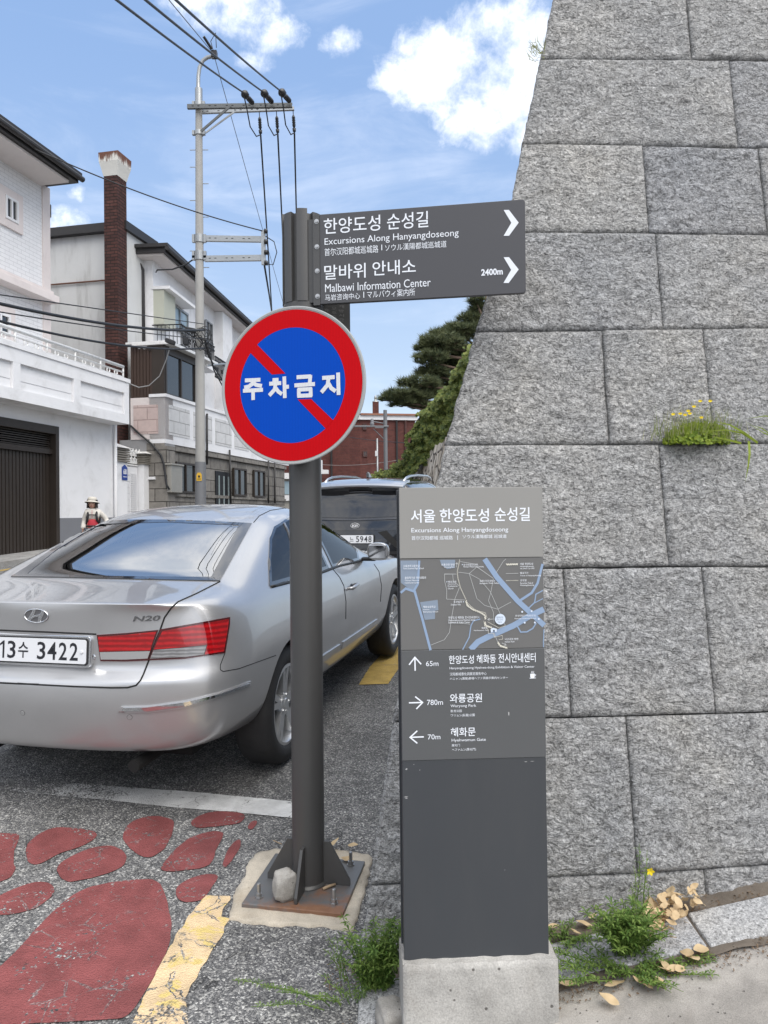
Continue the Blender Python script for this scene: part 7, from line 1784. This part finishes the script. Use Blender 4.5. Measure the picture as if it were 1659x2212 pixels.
# ------------------------------------------------------------------ weeds
def weed(name, base, label, stems, h, spread, mat, parent=None, lw=.007, ll=.030, whorl=6, group=None, lean=(0, 0), seed=1):
    r = random.Random(seed); root_ = thing(name, base, label, 'weed', group); sm, lm = MB(), MB()
    for i in range(stems):
        th = r.uniform(0, 6.283); d = r.random() ** .7 * spread; b = base + V((d * math.cos(th) * .45, d * math.sin(th) * .25, 0)); b.z = base.z
        out = V((math.cos(th) * d * .9 + lean[0], math.sin(th) * d * .5 + lean[1], 0)); H = h * r.uniform(.45, 1.0)
        pts = [b + out * (f ** 1.4) + V((r.uniform(-1, 1) * .006, r.uniform(-1, 1) * .006, H * (f ** .8))) for f in (0, .2, .4, .6, .8, 1.0)]
        sm.tube(pts, [.0019, .0017, .0015, .0013, .0011, .0008], 4)
        for j, p in enumerate(densify3(pts, .020)):
            for w in range(whorl):
                a_ = 6.283 * w / whorl + j * .7 + r.uniform(-.25, .25); L = ll * r.uniform(.55, 1.1); dd = V((math.cos(a_), math.sin(a_), r.uniform(.05, .7))).normalized(); sd = dd.cross(V((0, 0, 1))).normalized() * lw * .5 * r.uniform(.8, 1.2)
                m_ = p + dd * L * .55 + V((0, 0, .002)); e = p + dd * L - V((0, 0, .005)); lm.add([p, m_ + sd, e, m_ - sd], [(0, 1, 2, 3)])
    sm.build('stems', mat, root_); lm.build('leaves', mat, root_); return root_
def densify3(pts, st):
    o_ = []
    for a, b in zip(pts, pts[1:]):
        n = max(1, int((b - a).length / st))
        for i in range(n): o_.append(a.lerp(b, i / n))
    return o_[1:]
def footp(x, y): p = V((x, y, pz(x, y) + .015)); return p
w1_ = weed('weed', footp(-.035, 2.36), 'bushy green cleavers weed at the foot of the wall corner, beside the slab sign', 56, .26, .105, M_WEED, seed=3, ll=.030, lw=.0065, lean=(.02, -.05))
weed('weed', footp(-.135, 2.42), 'thin straggly weed stem at the edge of the mortar pad', 5, .21, .05, M_WEED, seed=9, whorl=4, lean=(-.02, 0), ll=.026, lw=.004)
weed('weed', footp(-.14, 2.30), 'sparse low creeping weed spreading onto the asphalt', 12, .075, .22, M_WEED, seed=5, whorl=5, lean=(-.08, -.02), ll=.022, lw=.0045)
weed('weed', footp(.735, 2.33), 'large leafy green weed growing across the kerb beside the dry leaves', 70, .21, .105, M_WEED, seed=4, lean=(-.02, -.09), ll=.031, lw=.0065)
weed('weed', footp(.70, 2.24), 'low green weed lying on the path edge right of the concrete foot', 34, .05, .24, M_WEED, seed=8, lean=(-.03, -.01), ll=.028, lw=.006)
weed('weed', footp(.56, 2.43), 'small dim weed between the slab sign and the wall base', 16, .07, .13, M_WEED, seed=12, ll=.026, lw=.006)
weed('weed', footp(.82, 2.47), 'tall thin weed stem leaning on the granite joint', 6, .26, .06, M_WEED, seed=21, lean=(.02, .03), whorl=4, ll=.024, lw=.005)
yf = footp(.84, 2.40) + V((-.01, .0, .20)); fl = MB()
for k in range(5): a_ = 6.283 * k / 5; d = V((math.cos(a_), -.35, math.sin(a_))); s = V((-math.sin(a_), 0, math.cos(a_))) * .005; fl.add([yf, yf + d * .008 + s, yf + d * .014, yf + d * .008 - s], [(0, 1, 2, 3)])
tag(fl.build('yellow_flower', M_PETAL), 'single tiny yellow flower above the large weed', 'flower', None)
# tuft on the ledge of the wall
def onwall(x, y, off=.0): return WF.p(*WF.pix(x, y, off), off)
ZW = lambda x, y: (1128.1 + .32 * x, 829.5 + .32 * y)
tb = onwall(*ZW(1180, 398), .03); tuft = thing('ledge_plant', tb, 'bright green clover tuft with yellow flowers growing from a joint in the granite wall', 'plant'); rg = random.Random(2)
gm, sm = MB(), MB()
for _ in range(1000):
    x, y = rg.uniform(955, 1400), rg.uniform(225, 400)
    e = ((x - 1180) / 230) ** 2 + ((y - 405) / (150 if x < 1300 else 170)) ** 2
    if e > 1: continue
    p = onwall(*ZW(x, y), rg.uniform(.005, .075) * (1.1 - e)); leafcard(gm, p, (rg.uniform(-.6, .6), -1, rg.uniform(-.1, 1.2)), rg.uniform(.012, .022), .9, None, rg)
for _ in range(420):
    x = rg.gauss(1190, 130); b = onwall(*ZW(x, rg.uniform(330, 400)), rg.uniform(.005, .05)); h_ = rg.uniform(.05, .125); d = V((rg.uniform(-.35, .35), rg.uniform(-.4, .1), 1)).normalized(); s = V((.0012, 0, 0)); (gm if rg.random() < .55 else sm).add([b - s, b + s, b + d * h_ * (1.0 if rg.random() < .6 else .6)], [(0, 1, 2)])
for _ in range(170):
    x, y = rg.uniform(915, 1440), rg.uniform(130, 280); e = ((x - 1180) / 265) ** 2 + ((y - 290) / 150) ** 2
    if e > 1: continue
    b = onwall(*ZW(x, y), rg.uniform(.01, .05)); s = V((.0010, 0, 0)); d = V((rg.uniform(-.5, .5), 0, 1)).normalized(); sm.add([b - s, b + s, b + d * rg.uniform(.008, .020)], [(0, 1, 2)])
def blade(pts, w, mb):
    P_ = [onwall(*ZW(x, y), o_) for x, y, o_ in pts]; n = len(P_); vs = []
    for i, p in enumerate(P_):
        d = (P_[min(i + 1, n - 1)] - P_[max(i - 1, 0)]).normalized(); sd = d.cross(V((0, -1, .15))).normalized() * w * (1 - (i / (n - 1)) ** 2) * .5; vs += [p - sd, p + sd]
    mb.add(vs, [(2 * i, 2 * i + 1, 2 * i + 3, 2 * i + 2) for i in range(n - 1)])
blade([(1590, 398, .02), (1500, 330, .06), (1400, 275, .08), (1290, 250, .07)], .010, gm); blade([(1590, 398, .02), (1480, 330, .06), (1380, 310, .07), (1100, 325, .05)], .007, gm); blade([(1530, 385, .03), (1535, 470, .06), (1525, 560, .06), (1505, 665, .05)], .010, gm); blade([(1480, 400, .03), (1400, 380, .05), (1330, 365, .05), (1240, 345, .05)], .009, gm)
blade([(1700, 360, .02), (1620, 300, .05), (1560, 280, .05)], .006, gm); blade([(1720, 370, .02), (1630, 330, .05), (1500, 250, .06)], .005, gm); blade([(1720, 230, .02), (1640, 215, .06), (1510, 235, .05)], .005, gm)
gm.build('leaves', M_GRASS, tuft); sm.build('seed_stems', M_STRAW, tuft)
fm_ = MB()
for x, y in ((1018, 204), (1066, 200), (1120, 182), (1130, 199), (1158, 152), (1208, 226), (1098, 208), (1200, 115), (1268, 115)):
    c = onwall(*ZW(x, y), .055)
    for k in range(5): a_ = 6.283 * k / 5 + x; d = V((math.cos(a_), -.25, math.sin(a_) * .6)); s = V((-math.sin(a_), 0, math.cos(a_))) * .0035; fm_.add([c, c + d * .005 + s, c + d * .009, c + d * .005 - s], [(0, 1, 2, 3)])
fm_.build('flowers', M_PETAL, tuft)
tp_ = onwall(1172, 118, .01); gm = MB()
for _ in range(60):
    b = tp_ + V((rg.uniform(-.05, .01), rg.uniform(-.02, .02), rg.uniform(-.02, .05))); d = V((rg.uniform(-1, .3), rg.uniform(-.4, .2), rg.uniform(-.2, 1))).normalized(); s = V((.0014, 0, .001)); gm.add([b - s, b + s, b + d * rg.uniform(.02, .06)], [(0, 1, 2)])
tag(gm.build('wall_sprig', M_STRAW), 'tiny dry sprig sticking out of the upper left edge of the granite wall', 'plant')
# ------------------------------------------------------------------ dry leaves
def dryleaf(w=.030, L=.055, seed=0):
    r = random.Random(seed); mb = MB(); curl = r.uniform(.25, .9); tw = r.uniform(-.3, .3)
    def fn(u, v):
        x = (u - .5) * L; k = math.sin(math.pi * min(1, max(0, u)) ** .85) ** .8 * w * .5; y = (v - .5) * 2 * k
        z = curl * (y * y) * 14 + .25 * curl * x * x * 12 + tw * x * y * 8 + .0015 * math.sin(u * 9 + seed)
        return V((x, y, z + .002))
    mb.grid(fn, 8, 4); return mb.build('dry_leaf', M_DRY, smooth=True)
protos = [dryleaf(seed=i, w=.026 + .006 * (i % 3), L=.046 + .008 * (i % 4)) for i in range(6)]; used_l = [False] * 6
def put_leaf(p, label, group, r, tilt=.5, sc=1.0):
    i = r.randrange(6)
    if not used_l[i]: o = protos[i]; used_l[i] = True
    else: o = protos[i].copy(); COL.objects.link(o)
    o.location = p; o.rotation_euler = (r.uniform(-tilt, tilt), r.uniform(-tilt, tilt), r.uniform(0, 6.283)); o.scale = (sc * r.uniform(.85, 1.25),) * 3
    return tag(o, label, 'leaf', group)
r = random.Random(6)
Z6 = lambda x, y: (1061.7 + .36 * x, 1659 + .36 * y)
def path_pt(x, y):     # photo grid -> the rising footpath
    d = ray(x, y); t_ = 2.0
    for _ in range(30): p = CAM + d * t_; t_ += (p.z - (pz(p.x, p.y) + .02)) / max(.05, -d.z + .15)
    return CAM + d * t_
for k in range(120):
    f = r.random(); x, y = [(940 + 330 * f + r.gauss(0, 22), 905 - 75 * f + r.gauss(0, 22)), (985 + r.gauss(0, 45), 870 + 190 * f + r.gauss(0, 20)), (1060 + r.gauss(0, 55), 920 + r.gauss(0, 50))][k % 3]
    p = path_pt(*Z6(x, y)); p.z += .022 + r.random() ** 2 * .035; put_leaf(p, 'curled tan dry leaf in the pile against kerb and wall foot', 'dry leaves piled by the kerb', r, .8, .62)
for i, (x, y) in enumerate(((1175, 1120), (1255, 1100), (1090, 1210), (1130, 1215), (950, 1300), (1040, 1190), (1205, 1150), (1060, 1225), (1000, 1290))): put_leaf(path_pt(*Z6(x, y)) + V((0, 0, .004)), 'tan dry leaf lying loose on the path in front of the kerb', 'loose dry leaves on the path', r, .35, .85)
for i, (x, y) in enumerate(((555, 960), (625, 870), (490, 1005), (370, 975), (760, 970), (610, 910), (800, 910))): put_leaf(path_pt(*Z6(x, y)) + V((0, 0, .012)), 'tan dry leaf lying in the gap between kerb and wall, left of the big weed', 'dry leaves in the wall gap', r, .4, .85)
for x, y in ((455, 1308), (740, 1310), (705, 1405), (905, 1305)): put_leaf(path_pt(*Z6(x, y)) + V((0, 0, .006)), 'tan dry leaf on the path edge between the concrete foot and big weed', 'dry leaves right of the concrete foot', r, .35, 1.1)
for q in ((1125, 548), (1325, 580), (1262, 735)):
    p = ground(*Z7(*q)); p.z = gz(p.x, p.y) + .03; put_leaf(p, 'pale dry leaf on the mortar pad behind the signpost', 'dry leaves on the mortar pad', r, .35, .85)
# ------------------------------------------------------------------ mortar pad, stones, twig
pad_px = [(-10, 1310), (20, 1130), (70, 990), (150, 870), (190, 720), (260, 640), (330, 590), (530, 565), (600, 560), (1000, 560), (1130, 575), (1300, 590), (1480, 625), (1540, 660), (1500, 780), (1480, 900), (1440, 1040), (1400, 1180), (1370, 1310), (1330, 1440), (1180, 1425), (1000, 1385), (850, 1400), (700, 1370), (520, 1390), (330, 1365), (150, 1345)]
pts = [ground(*Z7(*p)) for p in pad_px]; d = densify([(p.x, p.y) for p in pts], .012); mb = MB()
d = [(x + .010 * noise.noise(V((x * 30, y * 30, 3))) + .004 * noise.noise(V((x * 90, y * 90, 3))), y + .010 * noise.noise(V((x * 30, y * 30, 9))) + .004 * noise.noise(V((x * 90, y * 90, 13)))) for x, y in d]
v2, f2 = tri2d(d, .02); mb.add([V((p.x, p.y, gz(p.x, p.y) + .010 + .003 * noise.noise(V((p.x * 30, p.y * 30, 0))))) for p in v2], f2)
n = len(d); o = mb.build('mortar_pad', M_PAD, smooth=True)
bm = bmesh.new(); bm.from_mesh(o.data)
for f in bm.faces:
    if f.normal.z < 0: f.normal_flip()
be = [e for e in bm.edges if len(e.link_faces) == 1]; ret = bmesh.ops.extrude_edge_only(bm, edges=be)
for g in ret['geom']:
    if isinstance(g, bmesh.types.BMVert): g.co.z -= .02
bmesh.ops.recalc_face_normals(bm, faces=bm.faces); bm.to_mesh(o.data); bm.free()
tag(o, 'rough sandy mortar pad under the rusty base plate', 'concrete pad')
def rock(name, c, s, seed, label, mat, rz=0):
    mb = MB(); mb.sphere((0, 0, 0), 1.0, 36, 24); q = []
    for p in mb.v:
        b = V((abs(p.x) ** .55 * (1 if p.x > 0 else -1), abs(p.y) ** .55 * (1 if p.y > 0 else -1), abs(p.z) ** .6 * (1 if p.z > 0 else -1)))
        k = 1 + .16 * noise.noise(p * 1.4 + V((seed, 0, 0))) + .07 * noise.noise(p * 4 + V((seed, 0, 0))) + .03 * noise.noise(p * 11); q.append(Matrix.Rotation(rz, 3, 'Z') @ V((b.x * s[0] * k, b.y * s[1] * k, b.z * s[2] * k)) + V(c))
    mb.v = q; return tag(mb.build(name, mat, smooth=True, weld=True), label, 'stone')
c = ground(*Z7(575, 1165)); c.z = gz(c.x, c.y) + PT
rock('stone', (c.x + .004, c.y + .012, c.z + .050), (.043, .036, .054), 4, 'angular grey stone lodged against the front gusset of the signpost', M_ROCK, .5)
p = path_pt(862, 2130); rock('stone', (.010, 2.205, pz(.01, 2.2) + .035), (.045, .05, .04), 9, 'rough brownish stone wedged between the concrete foot and the kerb', M_ROCK, .3)
q0, q1 = ground(*Z7(1000, 1060)), ground(*Z7(1135, 1010)); mb = MB(); q0.z = gz(q0.x, q0.y) + PT + .006; q1.z = q0.z + .002; mb.tube([q0, q0.lerp(q1, .4) + V((0, 0, .002)), q1], [.0055, .006, .005], 8); tag(mb.build('twig', M_TWIG, smooth=True), 'short broken twig lying on the base plate right of the pole', 'twig')
q0, q1 = ground(*Z7(465, 470)), ground(*Z7(555, 515)); mb = MB(); q0.z = gz(q0.x, q0.y) + .008; q1.z = q0.z; mb.tube([q0, q1], .002, 6); tag(mb.build('twig', M_TWIG), 'thin pale twig on the asphalt left of the pole', 'twig')
# litter of gravel and bark crumbs along the kerb
lt = MB(); r = random.Random(31)
for _ in range(5200):
    x = r.uniform(-.2, 1.9); y = kerby(x) + r.choice([r.gauss(-.04, .030), r.uniform(.165, .30)]); s = r.uniform(.0015, .006)
    if -.0 < x < .47 and y < kerby(x): continue
    p = V((x, y, (pz(x, y) if x > -.05 else gz(x, y)) + .012)); leafcard(lt, p, (r.uniform(-1, 1), r.uniform(-1, 1), 1.2), s * 2.2, .5, None, r)
tag(lt.build('bark_litter', M('bark crumbs', (.14, .095, .06), .9, 0, .5, 90)), 'crumbs of bark and grit along the kerb', 'litter', kind='stuff')
